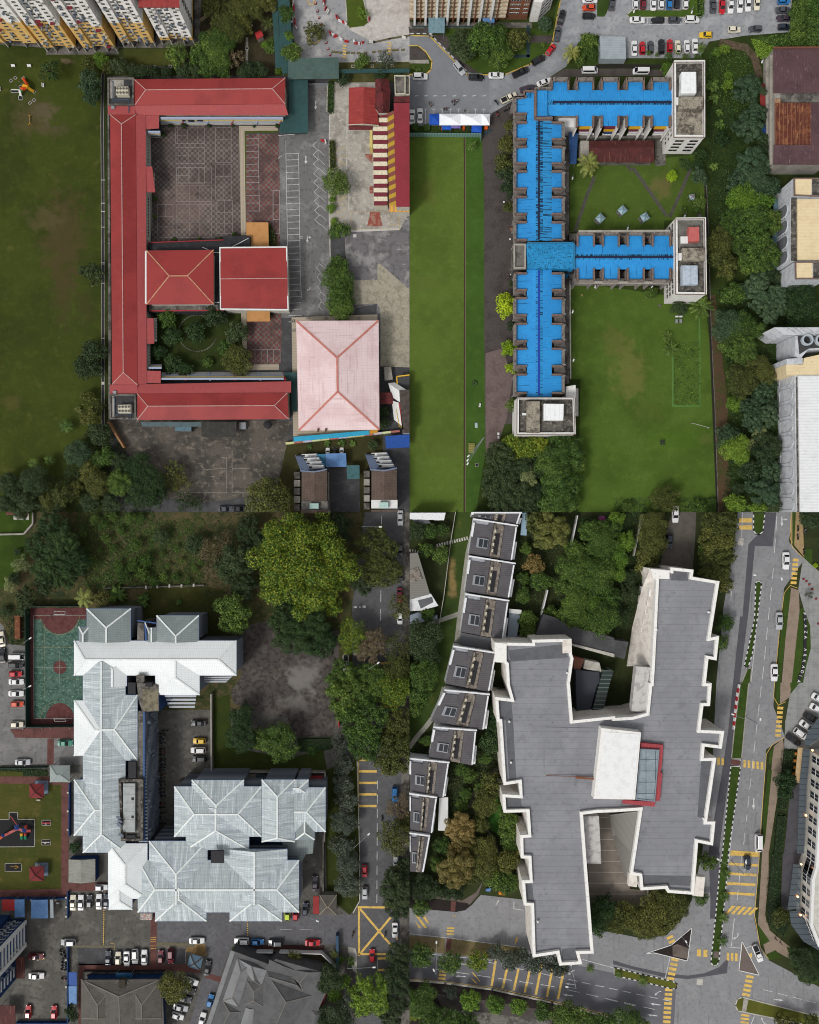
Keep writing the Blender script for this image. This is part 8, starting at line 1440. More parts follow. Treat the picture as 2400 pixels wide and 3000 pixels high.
trees(0,3,'450,120,120 370,290,130 530,260,140 610,420,135 400,460,130 560,540,110 470,390,120','deep','in the great dark clump at the upper left','big');trees(0,3,'400,610,90 220,720,84 130,560,50','dark','below the great dark clump','loose');trees(0,3,'185,440,66 95,610,56','pale','flowering at the lawn edge','loose',hk=.8);trees(0,3,'155,335,28 200,825,50 50,830,40','dark','low near the left edge','shrub')
trees(0,3,'705,725,104','palm','above the sport court','coconut',noun='palm');trees(0,3,'500,690,50','blue','spiky beside the coconut palm','agave');trees(0,3,'1000,690,104 1210,745,78 1140,835,64 1510,760,36','mid','behind the dull silver roofs','banana',order='from the left');trees(0,3,'860,740,70','olive','between palm and banana clump','loose');trees(0,3,'1365,205,60 1650,265,74','dark','rounded on the slope','dome',hk=.9)
trees(0,3,'1490,300,24 1530,410,22 1640,480,30 1420,450,24 1370,360,25 1380,545,38 1480,545,32 1580,590,29 1690,420,26','mid','scattered on the right of the slope','loose',hk=.6);trees(0,3,'1150,270,49 1230,400,59 1130,450,53 1050,540,58 1200,520,59 1300,590,42 1000,460,40','mid','thick in the middle of the slope','loose',hk=.7);trees(0,3,'880,100,48 800,60,40 950,40,40 1100,55,48 1180,60,40 900,220,41 700,180,34 780,400,40 840,330,26 960,310,34 740,300,26 1020,160,33','mid','along the top of the slope','loose',hk=.6)
cover(k(0,3,'650,0 1300,0 1300,640 720,640'),'mid',5200,.5,.42);cover(k(0,3,'1250,60 1725,60 1725,620 1250,640'),'mid',3200,.4,.38);cover(k(1,3,'0,0 400,0 400,900 150,1040 0,1040'),'dark',1600,.5,.4);trees(1,3,'130,330,150 60,480,60','brown','bare and dead on the slope','sparse',hk=.8);trees(1,3,'380,160,112 470,270,104 250,430,160 330,620,110','dark','left of the giant crown','big');trees(1,3,'240,850,160','mid','above the dirt lot','big')
tree(k(1,3,'840,440')[0],140,'gold','big','giant yellow-green tree with a huge lumpy crown right of the slope',hk=1.0);trees(1,3,'1110,540,120 680,250,120 600,580,115 1070,780,90 960,190,110','gold','as a lower limb of the giant crown','big',hk=1.0,noun='leafy tree');trees(1,3,'820,1000,200 680,900,140 980,1080,130','deep','shaded below the giant crown','big',hk=.8);trees(1,3,'1150,150,110 1320,600,96 1040,60,90','dark','between the giant crown and the road','big')
trees(1,3,'1450,290,160 1490,500,150','olive','spreading over the road at the top','big',hk=1.1);trees(1,3,'1250,1040,124','gold','at the lay-by','loose');trees(1,3,'1400,1120,124','brown','at the lay-by','loose');trees(1,3,'1160,1390,134 1390,1380,120','mid','around the pickup in the lay-by','big',order='from the left');trees(1,3,'1640,1150,130 1650,800,104','olive','thin crowned over the far kerb','sparse');trees(1,3,'1600,1350,104 1680,1300,80','olive','over the far kerb below the thin crowns','broad')
trees(1,4,'1200,80,170 1400,50,130','mid','above the yellow bars of the road','big',order='from the left');trees(1,4,'1600,60,130 1690,20,80','gold','at the far side of the road','broad');trees(1,4,'1330,280,185 1340,470,160 1180,180,110','mid','overhanging the dirt lot','big');trees(1,4,'1640,330,120 1600,590,160 1560,460,100 1690,480,90 1560,700,80','olive','dark over the right side of the road','big',hk=1.1)
trees(1,4,'310,290,98 320,460,112','deep','at the left of the corner grass');trees(1,4,'640,490,142 480,470,84','mid','in the corner grass below the dirt lot','dome',hk=.9);hedge(k(1,4,'780,465 1070,465 1070,560 800,580'),1,'deep','low hedge along the foot of the dirt lot');trees(1,4,'1175,690,78 1165,850,80 1195,990,86 1180,1160,100 1155,1360,88','grey','clipped in the verge row','dome',hk=.7);trees(1,4,'900,580,60','mid','by the low hedge','feather');trees(1,4,'1150,520,76','grey','dusky beside the low hedge','loose');trees(1,4,'1640,1050,104','brown','bare over the right side of the road','sparse');trees(1,4,'1600,1300,134 1680,1180,80','olive','right of the street lamp','loose')
trees(1,5,'1210,70,96 1210,245,100','grey','clipped at the end of the verge row','dome',hk=.7);trees(1,5,'1620,300,140 1610,200,100 1630,440,104 1690,120,80','dark','right of the box junction','big');trees(1,5,'1060,1050,104 1100,1390,130 980,1380,70','dark','right of the grey roofed building');trees(1,5,'1400,1180,165 1180,1080,56 1100,1195,60','bright','at the bottom beside the road','big',hk=1.1);trees(1,5,'1250,1270,124','grey','thin at the bottom','sparse');trees(1,5,'1640,850,104 1640,1050,134 1620,1240,104 1560,1380,90','dark','down the right edge of the road','big');trees(1,5,'750,890,84 1090,860,50','olive','below the white wall','coconut',order='from the left',noun='palm')
trees(0,5,'1480,1110,116','olive','at the corner of the brown hall');trees(0,5,'610,1340,56','dark','at the foot of the blue yard wall');trees(0,4,'640,1380,44','deep','in the gap beside the lower silver roof','shrub');trees(1,5,'450,855,30 1230,900,36 1150,890,30 260,800,26','mid','along the white wall','shrub',order='from the left')
# =================================================================== lower right quarter: big notched grey roof, terraces, dual carriageway
sheet('garden_floor',[(1200,1500),(2460,1500),(2460,3060),(1200,3060)],grassm('garden_floor_grass','343c22','242a18','4a4c2e',y='5a4c38'),.0)
sheet('lawn',kk((2,3,'390,0 530,0 330,1438'),(2,4,'250,150 170,340 -20,520 -20,330 100,150 160,0'),(2,3,'180,1438 250,960 260,880 340,250')),grassm('terrace_lawn','3c4d22','2d3a1a','4c5e2c',patches=[(1325,1690,18,90,'8a744c',.8),(1300,1600,20,40,'6a5f3a',.5)]),.04)
pth=M('pale_path','8f8d83',.9,[(.5,'7c7a70',.6,.45,.64),(2,'a09e94',.4,.54,.68)])
sheet('path',kk((2,3,'505,200 540,60 470,700 440,1000 400,1438 340,1438 400,900 470,350')),pth,.05);b=MB();b.line([W(p)for p in k(2,4,'290,50 262,150 225,255 150,355 60,460 3,540')],1.4,.052);struct('path',b,pth);sheet('path',k(2,3,'405,840 415,880 200,950 160,930'),pth,.06)
b=MB()
for i in range(13):u=i/12;v=W(k(2,3,f'{235+u*250},{282-u*62}')[0]);b.box(v.x,v.y,.05,.45,.95,.06,R(14))
for i in range(6):v=W(k(2,3,f'{5+22*i},{325+2*i}')[0]);b.box(v.x,v.y,.05,.4,.8,.06)
struct('stepping_stones',b,conc_l)
b=MB();q=[W(p,.8)for p in k(2,3,'387,0 345,260 290,700 245,960')]
for a_,c_ in zip(q,q[1:]):b.bar(a_,c_,.12,1.5)
tag(b.build('garden_fence',conc_l),'thin pale fence along the lawn left of the terrace row','fence')
sheet('garden_path',kk((2,4,'750,690 770,720 590,900 520,1060 490,1050 540,900'),),paver,.05);sheet('lawn',kk((2,4,'820,840 770,900 770,1090 760,1290 640,1210 690,1030 760,850')),grassm('bright_garden_lawn','3a6426','2c5020','4c7a34'),.06);b=MB();b.line([W(p)for p in k(2,4,'640,1160 660,1250 720,1340 750,1438')],.7,.07);struct('garden_path',b,paver)
ra=M('carriageway_asphalt','828284',.9,[(.25,'909092',.5,.46,.64),(1,'68686b',.5,.5,.66),(.4,'5d5d5f',.55,.58,.68,(2.5,.15,1)),(.8,'4f4f51',.6,.66,.72),(30,'545457',.35,.5,.7)],bump=.1,bscale=25);rdk=M('patched_asphalt','525156',.9,[(.5,'47464b',.5,.45,.64),(25,'3d3c41',.4,.5,.7)]);rdm=M('mid_asphalt','626267',.9,[(.4,'6d6d71',.5,.46,.64),(25,'4b4b4f',.4,.5,.7)])
sheet('road',kk((3,3,'1040,0 1500,0 1470,250 1600,400 1430,640 1350,1438'),(3,4,'1340,200 1440,460 1280,560 1225,1438'),(3,5,'1180,560 1230,780 1300,900 1725,1125 1725,1500 -10,1500'),(2,5,'1725,1375 1200,1240 700,1130 0,1060 0,460 400,495 520,440 600,350 960,390 1560,640'),(3,5,'0,670 250,720 440,690 560,560 650,400'),(3,4,'740,1438 830,600'),(3,3,'860,1438 920,800 1000,330')),ra,.06)
for s_ in(((3,3,'1270,5 1365,5 1335,290 1185,285 1130,850 1055,1438 1000,1438 1060,880 1080,880 1130,270 1210,190'),),((3,4,'1000,0 1060,0 985,640 880,1438 790,1438 900,800 960,400'),),((3,5,'795,0 890,0 850,550 805,550 810,430'),),((3,5,'-10,900 150,950 420,1010 620,1030 760,1010 880,960 960,880 950,1010 620,1060 400,1040 -10,935'),)):sheet('road_patch',kk(*s_),rdk,.075)
sheet('road',kk((2,5,'0,830 700,900 1350,930 1725,1010'),(3,5,'0,1045 520,1140 500,1500 -10,1500'),(2,5,'1725,1375 1200,1240 700,1130 0,1060')),rdm,.08)
sheet('courtyard_paving',kk((2,4,'1520,1060 1725,1060'),(3,4,'180,1060 140,1438'),(3,5,'130,300 350,320 340,440 100,460'),(2,5,'1725,470 1520,460 1500,0')),M('bay_paving','7c736a',.9,[(.4,'6a625a',.6,.46,.64),(3,'8c847a',.4,.52,.68)],lines=[('y',3.2,.06,'a8a49c',.8)]),.05)
sheet('drive',kk((3,3,'380,470 460,80 500,0 690,0 680,250 660,480')),M('drive_paving','5b564f',.9,[(.6,'4a463f',.6,.45,.64),(8,'6a655d',.4,.5,.68)]),.05)
P=Paint(.1)
for a_,c_,n in(((3,3,'1370,0'),(3,3,'1345,380'),2),((3,3,'1342,440'),(3,3,'1243,1438'),6),((3,4,'1240,0'),(3,4,'1085,1390'),9),((3,5,'1075,0'),(3,5,'1030,420'),3),((2,5,'0,942'),(2,5,'1250,1125'),7.0),((2,5,'640,910'),(3,5,'500,1250'),14),((2,5,'1300,1140'),(3,5,'370,1320'),5),((3,5,'1230,1140'),(3,5,'1725,1265'),4),((2,5,'1640,1220'),(3,5,'200,1290'),2)):P.dash(k(*a_)[0],k(*c_)[0],int(n),.62,.17)
for s_ in((3,3,'1078,0 1072,210'),(3,3,'985,670 980,748'),(3,5,'1010,545 985,780'),(3,5,'960,788 1100,800 1150,780'),(3,5,'470,870 425,1060'),(3,5,'1180,1365 1150,1438'),(2,5,'880,405 878,465 965,478'),(2,5,'0,835 190,850 700,900'),(2,5,'0,675 400,720 970,795'),(2,5,'1450,890 1725,965'),(3,5,'1100,1225 1725,1370')):P.line(k(*s_),.18)
P.line(kk((3,3,'1215,800 1150,1438'),(3,4,'1135,0 970,1438'),(3,5,'960,100 905,620')),.16)
arrow_pts(P.b,k(3,3,'1410,80')[0],-90,3,.1,.15);arrow_pts(P.b,k(3,3,'1435,62')[0],0,1.5,.103,.12);arrow_pts(P.b,k(3,4,'1172,1020')[0],-92,3.4,.1,.15)
for c_,s_ in((2,'430,1035'),(2,'1355,1100'),(2,'1335,1193'),(3,'345,1270'),(3,'320,1362')):arrow_pts(P.b,k(c_,5,s_)[0],172 if s_[0]!='4' else 178,3,.1,.14)
arrow_pts(P.b,k(2,5,'450,932')[0],180,2.2,.1,.1);arrow_pts(P.b,k(3,5,'1380,1232')[0],-8,3,.1,.14);bent_arrow(P.b,k(3,5,'1040,670')[0],-80,-95,2.2,.1,.13);bent_arrow(P.b,k(2,5,'1390,985')[0],190,50,2,.1,.12);bent_arrow(P.b,k(3,5,'392,1160')[0],190,50,2,.1,.12);arrow_pts(P.b,k(2,5,'742,410')[0],60,1.6,.1,.09);bent_arrow(P.b,k(3,5,'1270,1432')[0],150,-60,2,.1,.12)
P.done('road_marking',markw)
P=Paint(.1)
for i in range(7):x=725+97*i+(0);P.quad(k(2,5,f'{715+97*i},{905+i*7 if i not in (1,2,3) else 960+i*4} {735+97*i},{905+i*7 if i not in (1,2,3) else 960+i*4} {702+93*i},{1118+18.5*i} {682+93*i},{1118+18.5*i}'))
for i in range(5):y=-5+82*i;P.quad(k(3,5,f'{970-8*i},{y} {1215-8*i},{y+14} {1213-8*i},{y+36} {968-8*i},{y+22}'))
P.quad(k(3,4,'980,1412 1215,1428 1215,1448 978,1432'))
for i in range(5):x=940+48*i;P.quad(k(3,5,f'{x+50},{440+4*i} {x+82},{443+4*i} {x+18},{512+2*i} {x-8},{508+2*i}'))
for a_,c_,n,ac in((k(3,3,'1530,385')[0],k(3,3,'1508,615')[0],6,(17,1)),(k(3,4,'1400,195')[0],k(3,4,'1377,462')[0],7,(17,1)),(k(3,4,'1080,680')[0],k(3,4,'1262,702')[0],5,(0,22)),(k(3,4,'860,660')[0],k(3,4,'930,665')[0],2,(0,21)),(k(3,5,'460,1130')[0],k(3,5,'440,1438')[0],8,(22,1)),(k(3,5,'515,875')[0],k(3,5,'470,1075')[0],5,(21,4)),(k(3,5,'940,868')[0],k(3,5,'1045,875')[0],3,(0,23)),(k(3,5,'1145,1020')[0],k(3,5,'1105,1210')[0],5,(22,4)),(k(3,5,'1105,1350')[0],k(3,5,'1095,1438')[0],3,(24,3)),(k(3,5,'685,835')[0],k(3,5,'795,845')[0],2,(0,21)),(k(3,5,'1145,830')[0],k(3,5,'1150,895')[0],1,(8,-3)),(k(3,5,'460,690')[0],k(3,5,'495,760')[0],2,(18,-8)),(k(2,5,'350,618')[0],k(2,5,'340,690')[0],3,(21,1)),(k(2,5,'285,980')[0],k(2,5,'270,1070')[0],3,(21,2)),(k(3,3,'1105,40')[0],k(3,3,'1108,160')[0],2,(38,0))):P.bars(a_,c_,n,ac,.6)
for c_,s_ in((2,'50,520 75,530 150,630 125,628'),(2,'105,525 130,530 165,585 150,590'),(2,'45,560 60,585 100,628 75,625'),(2,'520,1000 540,1005 592,1075 590,1080'),(2,'515,1045 535,1060 575,1095 550,1092'),(2,'895,720 910,695 910,735 885,775'),(2,'360,523 392,524 392,531 360,530')):P.quad(k(c_,5,s_))
P.line(kk((3,3,'1490,5 1478,200 1500,300 1590,385')),.14);P.line(kk((3,3,'1540,640 1480,618 1430,680 1395,940 1350,1438'),(3,4,'1340,120 1380,190 1440,160')),.14);P.line(kk((3,4,'1430,460 1330,520 1280,600 1230,1250'),(3,5,'1215,100 1180,520 1230,800 1300,890')),.14);P.line(kk((2,5,'0,1058 300,1080 700,1130 1200,1240 1725,1375')),.14)
P.done('road_marking',marky)
gm=grassm('median_grass','384b1e','2a3a15','4c6228');gmo=grassm('median_olive_grass','5c5f26','47491c','747236');kb=M('striped_kerb','2a2a2c',.8,lines=[('y',1.6,.5,'c9c9c6',1)]);kbx=M('striped_kerb_across','2a2a2c',.8,lines=[('x',1.6,.5,'c9c9c6',1)])
for pts,m,kx in((k(3,3,'1172,0 1170,150 1190,185 1220,190 1250,165 1268,0'),gm,kb),(k(3,3,'1190,600 1205,580 1228,585 1238,610 1190,1000 1160,1200 1120,1320 1095,1290 1180,900'),gm,kb),(kk((3,3,'1120,1320 1155,1310 1145,1438'),(3,4,'1130,0 1070,640 985,640 1010,390 1060,10'),(3,3,'1070,1438')),gm,conc),(kk((3,4,'980,700 1062,705 960,1438'),(3,5,'955,100 905,640 880,900 865,940 830,945 812,915 850,550 890,100'),(3,4,'910,1438')),gm,kb),(k(3,5,'0,960 200,1010 490,1075 530,1100 520,1135 490,1140 0,1025'),gmo,kbx),(k(3,5,'1035,1225 1075,1210 1725,1375 1725,1438 1600,1438 1040,1325 1018,1280'),gmo,conc_l)):
 sheet('median',pts,m,.12);kerb(pts,.3,kx,.16,'kerb',True)
for pts,m in((k(3,5,'255,845 480,770 652,625 615,905 330,835'),mulch),(k(3,5,'1075,740 1220,1025 1048,985'),paver)):sheet('traffic_island',pts,m,.12);kerb(pts,.18,white,.16,'kerb',True)
sheet('island_paving',k(3,5,'490,780 530,765 630,800 612,890 492,865'),paver,.14);sheet('crossing_paving',k(3,4,'985,645 1065,660 1062,695 980,690'),paver_r,.14);sheet('crossing_paving',k(3,5,'838,825 885,828 878,885 832,882'),paver,.145);sheet('crossing_paving',k(3,5,'1090,1225 1130,1232 1110,1335 1075,1330'),conc,.145)
sheet('manhole_slab',k(3,5,'697,1060 747,1060 742,1110 692,1108'),conc_l,.1);sheet('manhole_slab',k(3,3,'1055,220 1090,222 1085,285 1035,275'),conc_l,.1)
ppv=M('brick_footway','8a7a6c',.9,[(.5,'776859',.6,.46,.62),(6,'9a8b7e',.4,.5,.66)],lines=[('y',.6,.14,'75685c',.5)]);plz=M('plaza_paving','8a8b89',.9,[(.4,'757674',.6,.46,.62),(2,'9c9d9b',.4,.54,.68)],lines=[('x',1.6,.05,'6d6e6c',.6),('y',1.6,.05,'6d6e6c',.6)])
sheet('plaza',kk((3,3,'1590,380 1725,500 1725,1438'),(3,4,'1725,560 1430,560 1440,330 1480,100 1560,0'),(3,3,'1590,1438 1650,1100 1620,900 1550,650')),plz,.07)
sheet('footway',kk((3,3,'1500,0 1560,0 1590,120 1600,380 1490,250 1480,100')),M('sandy_footway','9a835f',.9,[(1,'846f50',.6,.45,.62)]),.075)
sheet('footway',kk((3,3,'1480,635 1555,660 1560,830 1500,1438'),(3,4,'1490,20 1480,120 1395,180 1400,0'),(3,3,'1410,1438')),ppv,.09);sheet('footway',kk((3,4,'1420,470 1430,560 1400,800 1300,1438'),(3,5,'1300,200 1270,520 1310,650 1480,790 1500,900 1350,820 1280,860 1210,600'),(3,4,'1245,1438 1290,1100 1340,540')),ppv,.09)
for s_ in(((3,3,'1470,640 1490,640 1400,1438'),(3,4,'1400,10 1385,180 1355,160 1365,0'),(3,3,'1365,1438 1430,700')),((3,4,'1345,540 1325,690 1300,685 1310,580'),),((3,4,'1295,730 1328,735 1270,1340 1250,1420 1255,1100'),),((3,3,'1590,800 1650,960 1655,1150 1580,1438 1495,1438 1560,830'),),((3,3,'1560,1438 1580,1438'),(3,4,'1560,0 1490,90 1480,0')),((3,3,'1600,310 1670,315 1665,450 1600,390'),),((3,5,'1205,590 1310,740 1240,775'),),((3,5,'1280,850 1360,815 1410,880 1300,900'),),((3,3,'1500,0 1530,0 1515,290 1500,250'),)):sheet('verge',kk(*s_),gm,.1)
for s_ in(((3,4,'1420,560 1510,570 1490,760 1440,1070 1378,1060 1410,760'),),((3,4,'1365,1110 1440,1115 1410,1438 1335,1438'),),((3,5,'1320,0 1400,0 1380,460 1470,600 1420,700 1290,590 1290,330'),)):hedge(kk(*s_),.9,'deep','broad clipped hedge beside the footway, '+('upper' if '1420,560' in s_[0][2]else 'middle' if '1365' in s_[0][2]else 'lower')+' of three',dens=14,leaf=.32)
sheet('terrace_paving',kk((3,4,'1490,830 1650,830 1590,1438'),(3,5,'1560,100 1500,480 1400,480 1420,0'),(3,4,'1430,1438')),M('dark_terrace','4f4d52',.9,[(.6,'434146',.6,.45,.62),(5,'5d5b60',.4,.5,.66)]),.11);sheet('planting',k(3,5,'1450,790 1725,800 1725,1110 1560,1080 1500,920'),grassm('corner_shrub_grass','33441f','243316','485a2a'),.1)
sg=thing('letter_sign','dark curved sign strip in grass with white letters reading PLAZA ARKADIA','sign',W(k(3,3,'1600,1100')[0]));cv=k(3,3,'1597,855 1606,905 1607,960 1608,1010 1607,1055 1604,1105 1605,1160 1600,1205 1594,1255 1588,1305 1578,1345 1566,1380 1550,1425')
for a_,c_ in zip(cv,cv[1:]):b=MB();b.bar(W(a_,.25),W(c_,.25),.75,.5);b.build('plinth',blackp,sg)
def lp(i,n):p=W(cv[min(i,12)],.56);return Matrix.Translation(p+Vector((.12,0,0)))@Matrix.Rotation(R(-90 if i<7 else-104),4,'Z')
letters('PLAZA ARKADIA',white,1.25,sg,lp,.03)
for i,s_ in enumerate(('1592,565','1617,582','1641,610','1665,650','1697,730','1716,940')):v=W(k(3,3,s_)[0]);t=thing('traffic_cone',f'small red cone on the plaza, {ordw(i)} from the top','cone',(v.x,v.y,.1),'red plaza cones');b=MB();b.tube((0,0,0),(0,0,.7),.3,.06,8);link('cone_body',b.mesh('cone_body',redp),t);b=MB();b.box(0,0,0,.6,.6,.05);link('base',b.mesh('base',rubber),t)
for i in range(11):a_=(k(3,4,'1052,10')[0],k(3,4,'1000,390')[0]);u=(i+.5)/11;v=W((a_[0][0]+(a_[1][0]-a_[0][0])*(u**.6),a_[0][1]+(a_[1][1]-a_[0][1])*u));cn=('white','red')[i%2];t=thing('traffic_barrier',f'{cn} kerb barrier, {ordw(i)} from the top beside the median','barrier',(v.x,v.y,.1),'red and white median barriers',R(-99));b=MB();b.box(0,0,0,1.2,.5,.3);b.box(0,0,.3,1.1,.3,.5);link('barrier_body',b.mesh('barrier_body',bar_r if i%2 else white),t)
# --- the notched tower
HX=12.5
grf=M('grey_felt_roof','7f8085',.9,[(.1,'8f9094',.5,.44,.6),(.4,'727377',.5,.5,.66),(.16,'5f6063',.5,.58,.72),(.9,'5c5c5f',.5,.6,.7),(2.5,'7f8084',.3,.5,.7)],lines=[('v',1.56,.04,'55565a',.75)]);dkf=M('dark_felt_roof','5f6064',.9,[(.4,'525357',.6,.45,.62),(2,'6c6d70',.4,.54,.68)]);wst=M('stained_white_parapet','e4e2de',.8,[(1.2,'bdb8b0',.6,.52,.68),(4,'9f988e',.4,.6,.7)]);bst=M('beige_stained_wall','dad4cb',.85,[(.6,'bdb2a8',.6,.46,.62),(.9,'8a7d72',.6,.56,.7,(3,.4,1),True)])
xo=kk((2,3,'715,1095 1030,1100 1030,1072 1358,1065 1362,1190 1375,1230'),(2,4,'1345,0 1370,312 1725,275'),(3,4,'0,290 145,282 265,250 290,0'),(3,3,'300,1438 310,1290 345,570 300,475 465,490 465,465 658,485 650,545 875,582 800,1055 872,1040 850,1245 782,1232'),(3,3,'760,1438'),(3,4,'810,0 795,190 740,190 715,392 915,400 893,548 750,530 742,628 848,625 770,1160 840,1160 820,1360 695,1335'),(3,5,'660,335 440,318 425,285 215,298 205,180 125,165'),(3,4,'205,1065 0,1080'),(2,4,'1580,1085 1455,1100'),(2,5,'1480,0 1545,828 1425,832 1448,917 1258,930 1238,830 1035,862 1022,430 960,425 945,215 1010,215 1000,32 935,30'),(2,4,'930,1275 998,1270 985,1080 790,1085 780,930 925,940 920,835 790,855 755,325 735,325 720,115 850,130 820,20'),(2,3,'810,1280 715,1190'))
xb_=thing('notched_tower','large X shaped building with grey felt roof and white stepped parapets','tower',W(cen(xo),0));q=[W(p,HX)for p in xo]
b=MB();b.prism(inset(q,.05),0,HX-.1,False);b.build('wall',bst,xb_);b=MB();b.prism(q,HX-.1,HX,True);b.build('roof',grf,xb_);b=MB();b.ring(inset(q,-.02),.8,HX-1.6,HX+.9);b.build('parapet',wst,xb_)
slab(xb_,'corner_cap',wst,k(2,3,'718,1098 818,1110 818,1270 722,1265'),HX,HX+1.0);slab(xb_,'corner_cap',wst,k(3,3,'305,480 465,495 465,565 330,560'),HX,HX+1.0);slab(xb_,'corner_cap',bst,k(3,5,'690,195 765,200 750,365 660,358'),HX-1,HX+.6);slab(xb_,'corner_cap',bst,k(3,5,'125,168 195,175 190,285 118,275'),HX-1,HX+.5);slab(xb_,'corner_cap',bst,k(2,3,'1290,1080 1358,1075 1360,1185 1292,1190'),HX,HX+.95)
for c_,r_,s_ in((2,4,'755,145 855,140 870,290 900,830 840,830 810,320 765,300'),(2,4,'815,960 935,950 945,1040 985,1060 820,1060'),(2,3,'835,1165 1275,1115 1340,1225 850,1260'),(3,3,'490,500 615,510 620,580 475,575'),(3,5,'215,185 650,190 655,275 430,265 420,282 225,270'),(2,5,'1285,805 1420,795 1425,880 1285,890'),(3,4,'735,620 825,640 760,1150 700,1130'),(2,5,'985,235 1030,230 1050,420 990,395')):slab(xb_,'lower_roof_strip',dkf,k(c_,r_,s_),HX-.05,HX+.03)
slab(xb_,'raised_roof_panel',grf,k(2,4,'1145,375 1620,385 1560,950 1133,932'),HX-.05,HX+.12);slab(xb_,'penthouse',wst,kk((2,4,'1617,382'),(3,4,'225,420 175,985'),(2,4,'1550,978')),HX,HX+3)
slab(xb_,'penthouse_roof',M('bright_white_deck','e2e3e3',.7,[(.6,'cfd0d0',.5,.45,.64),(2,'b9b9b8',.4,.58,.7)]),kk((2,4,'1640,415'),(3,4,'212,435 165,970'),(2,4,'1575,955')),HX+2.8,HX+3.08)
for pts,zz,m in((k(3,3,'302,480 347,572 235,640 262,560'),(HX-.3,HX-.3,6,8),bst),(k(3,3,'347,572 312,1290 105,1300 150,980 235,640'),(HX-.3,HX-.3,1,1,6),bst),(kk((3,4,'197,1085 145,1438'),(3,5,'122,168 95,215'),(3,4,'-10,1300 -45,1115')),(HX-.3,HX-.3,HX-.3,1,1,1),M('grey_louvre_wall','8f8c87',.8,lines=[('v',.5,.3,'77746f',.6)]))):slope(xb_,[a+(z,)for a,z in zip(pts,zz)],m,'battered_wall',.2)
rtl=M('pink_red_tile','a3474c',.7,[(1,'8e3c42',.5,.45,.62)],lines=[('u',.4,.25,'7c343a',.7)])
for s_ in('222,506 412,525 410,560 222,552','372,560 412,560 400,700 388,760 405,760 385,995 345,995','78,990 345,1003 340,1045 75,1020'):slab(xb_,'tile_trim',rtl,k(3,4,s_),HX,HX+1.1)
slab(xb_,'glass_roof',M('pale_roof_glass','7f8c92',.15,[(.5,'97a3a8',.6,.45,.62)],spec=.6,lines=[('x',2.6,.05,'2c3338',1),('y',3.1,.04,'2c3338',1)]),k(3,4,'218,556 370,565 330,995 180,980'),HX,HX+1.5);b=MB();q2=[W(p,HX+1.6)for p in k(3,4,'218,556 380,565 342,1002 180,985')];b.ring(q2,.3,HX+1.2,HX+1.7);b.build('glass_roof_frame',M('slate_frame','7c8690',.6),xb_)
slab(xb_,'side_roof',M('mottled_pale_deck','b9b6b3',.85,[(.7,'84817f',.6,.48,.62),(2,'bdbbb8',.5,.54,.66)]),kk((3,3,'185,1300 305,1310 285,1438'),(3,4,'262,245 145,240'),),HX-3,HX-.4);slab(xb_,'side_roof',M('mottled_pale_deck','b9b6b3'),kk((2,4,'1462,1128 1595,1125 1612,1438'),(2,5,'1615,88 1490,85')),HX-5,HX-2.5)
for i in range(8):y=650+75*i;slab(xb_,'stepped_bay',bst if i%2 else wst,k(3,3,f'{298-16*i},{y} {335-5*i},{y} {332-5*i},{y+62} {290-16*i},{y+62}'),0,10-.9*i)
for c_,r_,s_ in((3,3,'790,842'),(3,3,'350,990'),(3,3,'315,1312'),(3,4,'278,262'),(3,4,'745,1138'),(2,4,'838,323'),(2,4,'853,666'),(2,5,'1077,565'),(2,3,'1325,1350')):v=W(k(c_,r_,s_)[0],HX);b=MB();b.tube(v,(v.x,v.y,HX+.7),.3,.25);b.dome((v.x,v.y,HX+.7),.32,.2);b.build('roof_vent',white,xb_)
b=MB();b.bar(W(k(2,4,'1150,782')[0],HX+.3),W(k(2,4,'1560,795')[0],HX+1),.12,.12);b.bar(W(k(2,4,'1400,800')[0],HX+.6),W(k(2,4,'1565,812')[0],HX+1),.4,.2);b.build('pipe',M('rust_pipe','7a4a32'),xb_)
lb=root_of('podium','low dark podium roofs and glass strip inside the upper notch of the X building','podium',k(2,3,'1500,1250'));slab(lb,'roof',asphalt_d,k(2,3,'1130,860 1230,890 1330,950 1725,1060 1725,1190 1370,1100 1060,1050'),0,5);slab(lb,'edge',conc_l,k(2,3,'1360,1105 1725,1195 1725,1225 1365,1125'),0,5.3);slab(lb,'lower_roof',M('slate_deck','3c3f47',.8),kk((2,3,'1400,1330 1600,1350 1600,1438'),(2,4,'1580,20 1510,280 1410,280')),0,4);slab(lb,'glass_strip',M('green_roof_glass','26332f',.3,spec=.5,lines=[('y',1.2,.1,'8a9690',.8)]),kk((2,3,'1630,1330 1720,1340'),(2,4,'1690,0 1620,270 1530,275')),0,5);slab(lb,'red_terrace',M('terracotta','7a5040'),k(2,3,'1380,1215 1470,1240 1440,1330 1385,1320'),0,3);slab(lb,'white_roof',conc_l,k(2,3,'1480,1245 1600,1270 1620,1350 1465,1320'),0,3.5);slab(lb,'roof',asphalt_d,kk((3,3,'0,1080 120,1095 85,1240 0,1215')),0,5)
b=MB();q=[W(p,1.2)for p in k(2,3,'1410,30 1330,430')];b.bar(q[0],q[1],.3,2.2);q=[W(p,1.2)for p in k(2,3,'1160,655 1065,1040')];b.bar(q[0],q[1],.3,2.2);tag(b.build('garden_wall',white),'white garden wall running down between the tree groups','wall')
b=MB();q=[W(p,1)for p in k(3,3,'235,20 160,370')];b.bar(q[0],q[1],.2,1.6);tag(b.build('garden_wall',conc_l),'pale wall line under the trees left of the drive','wall')
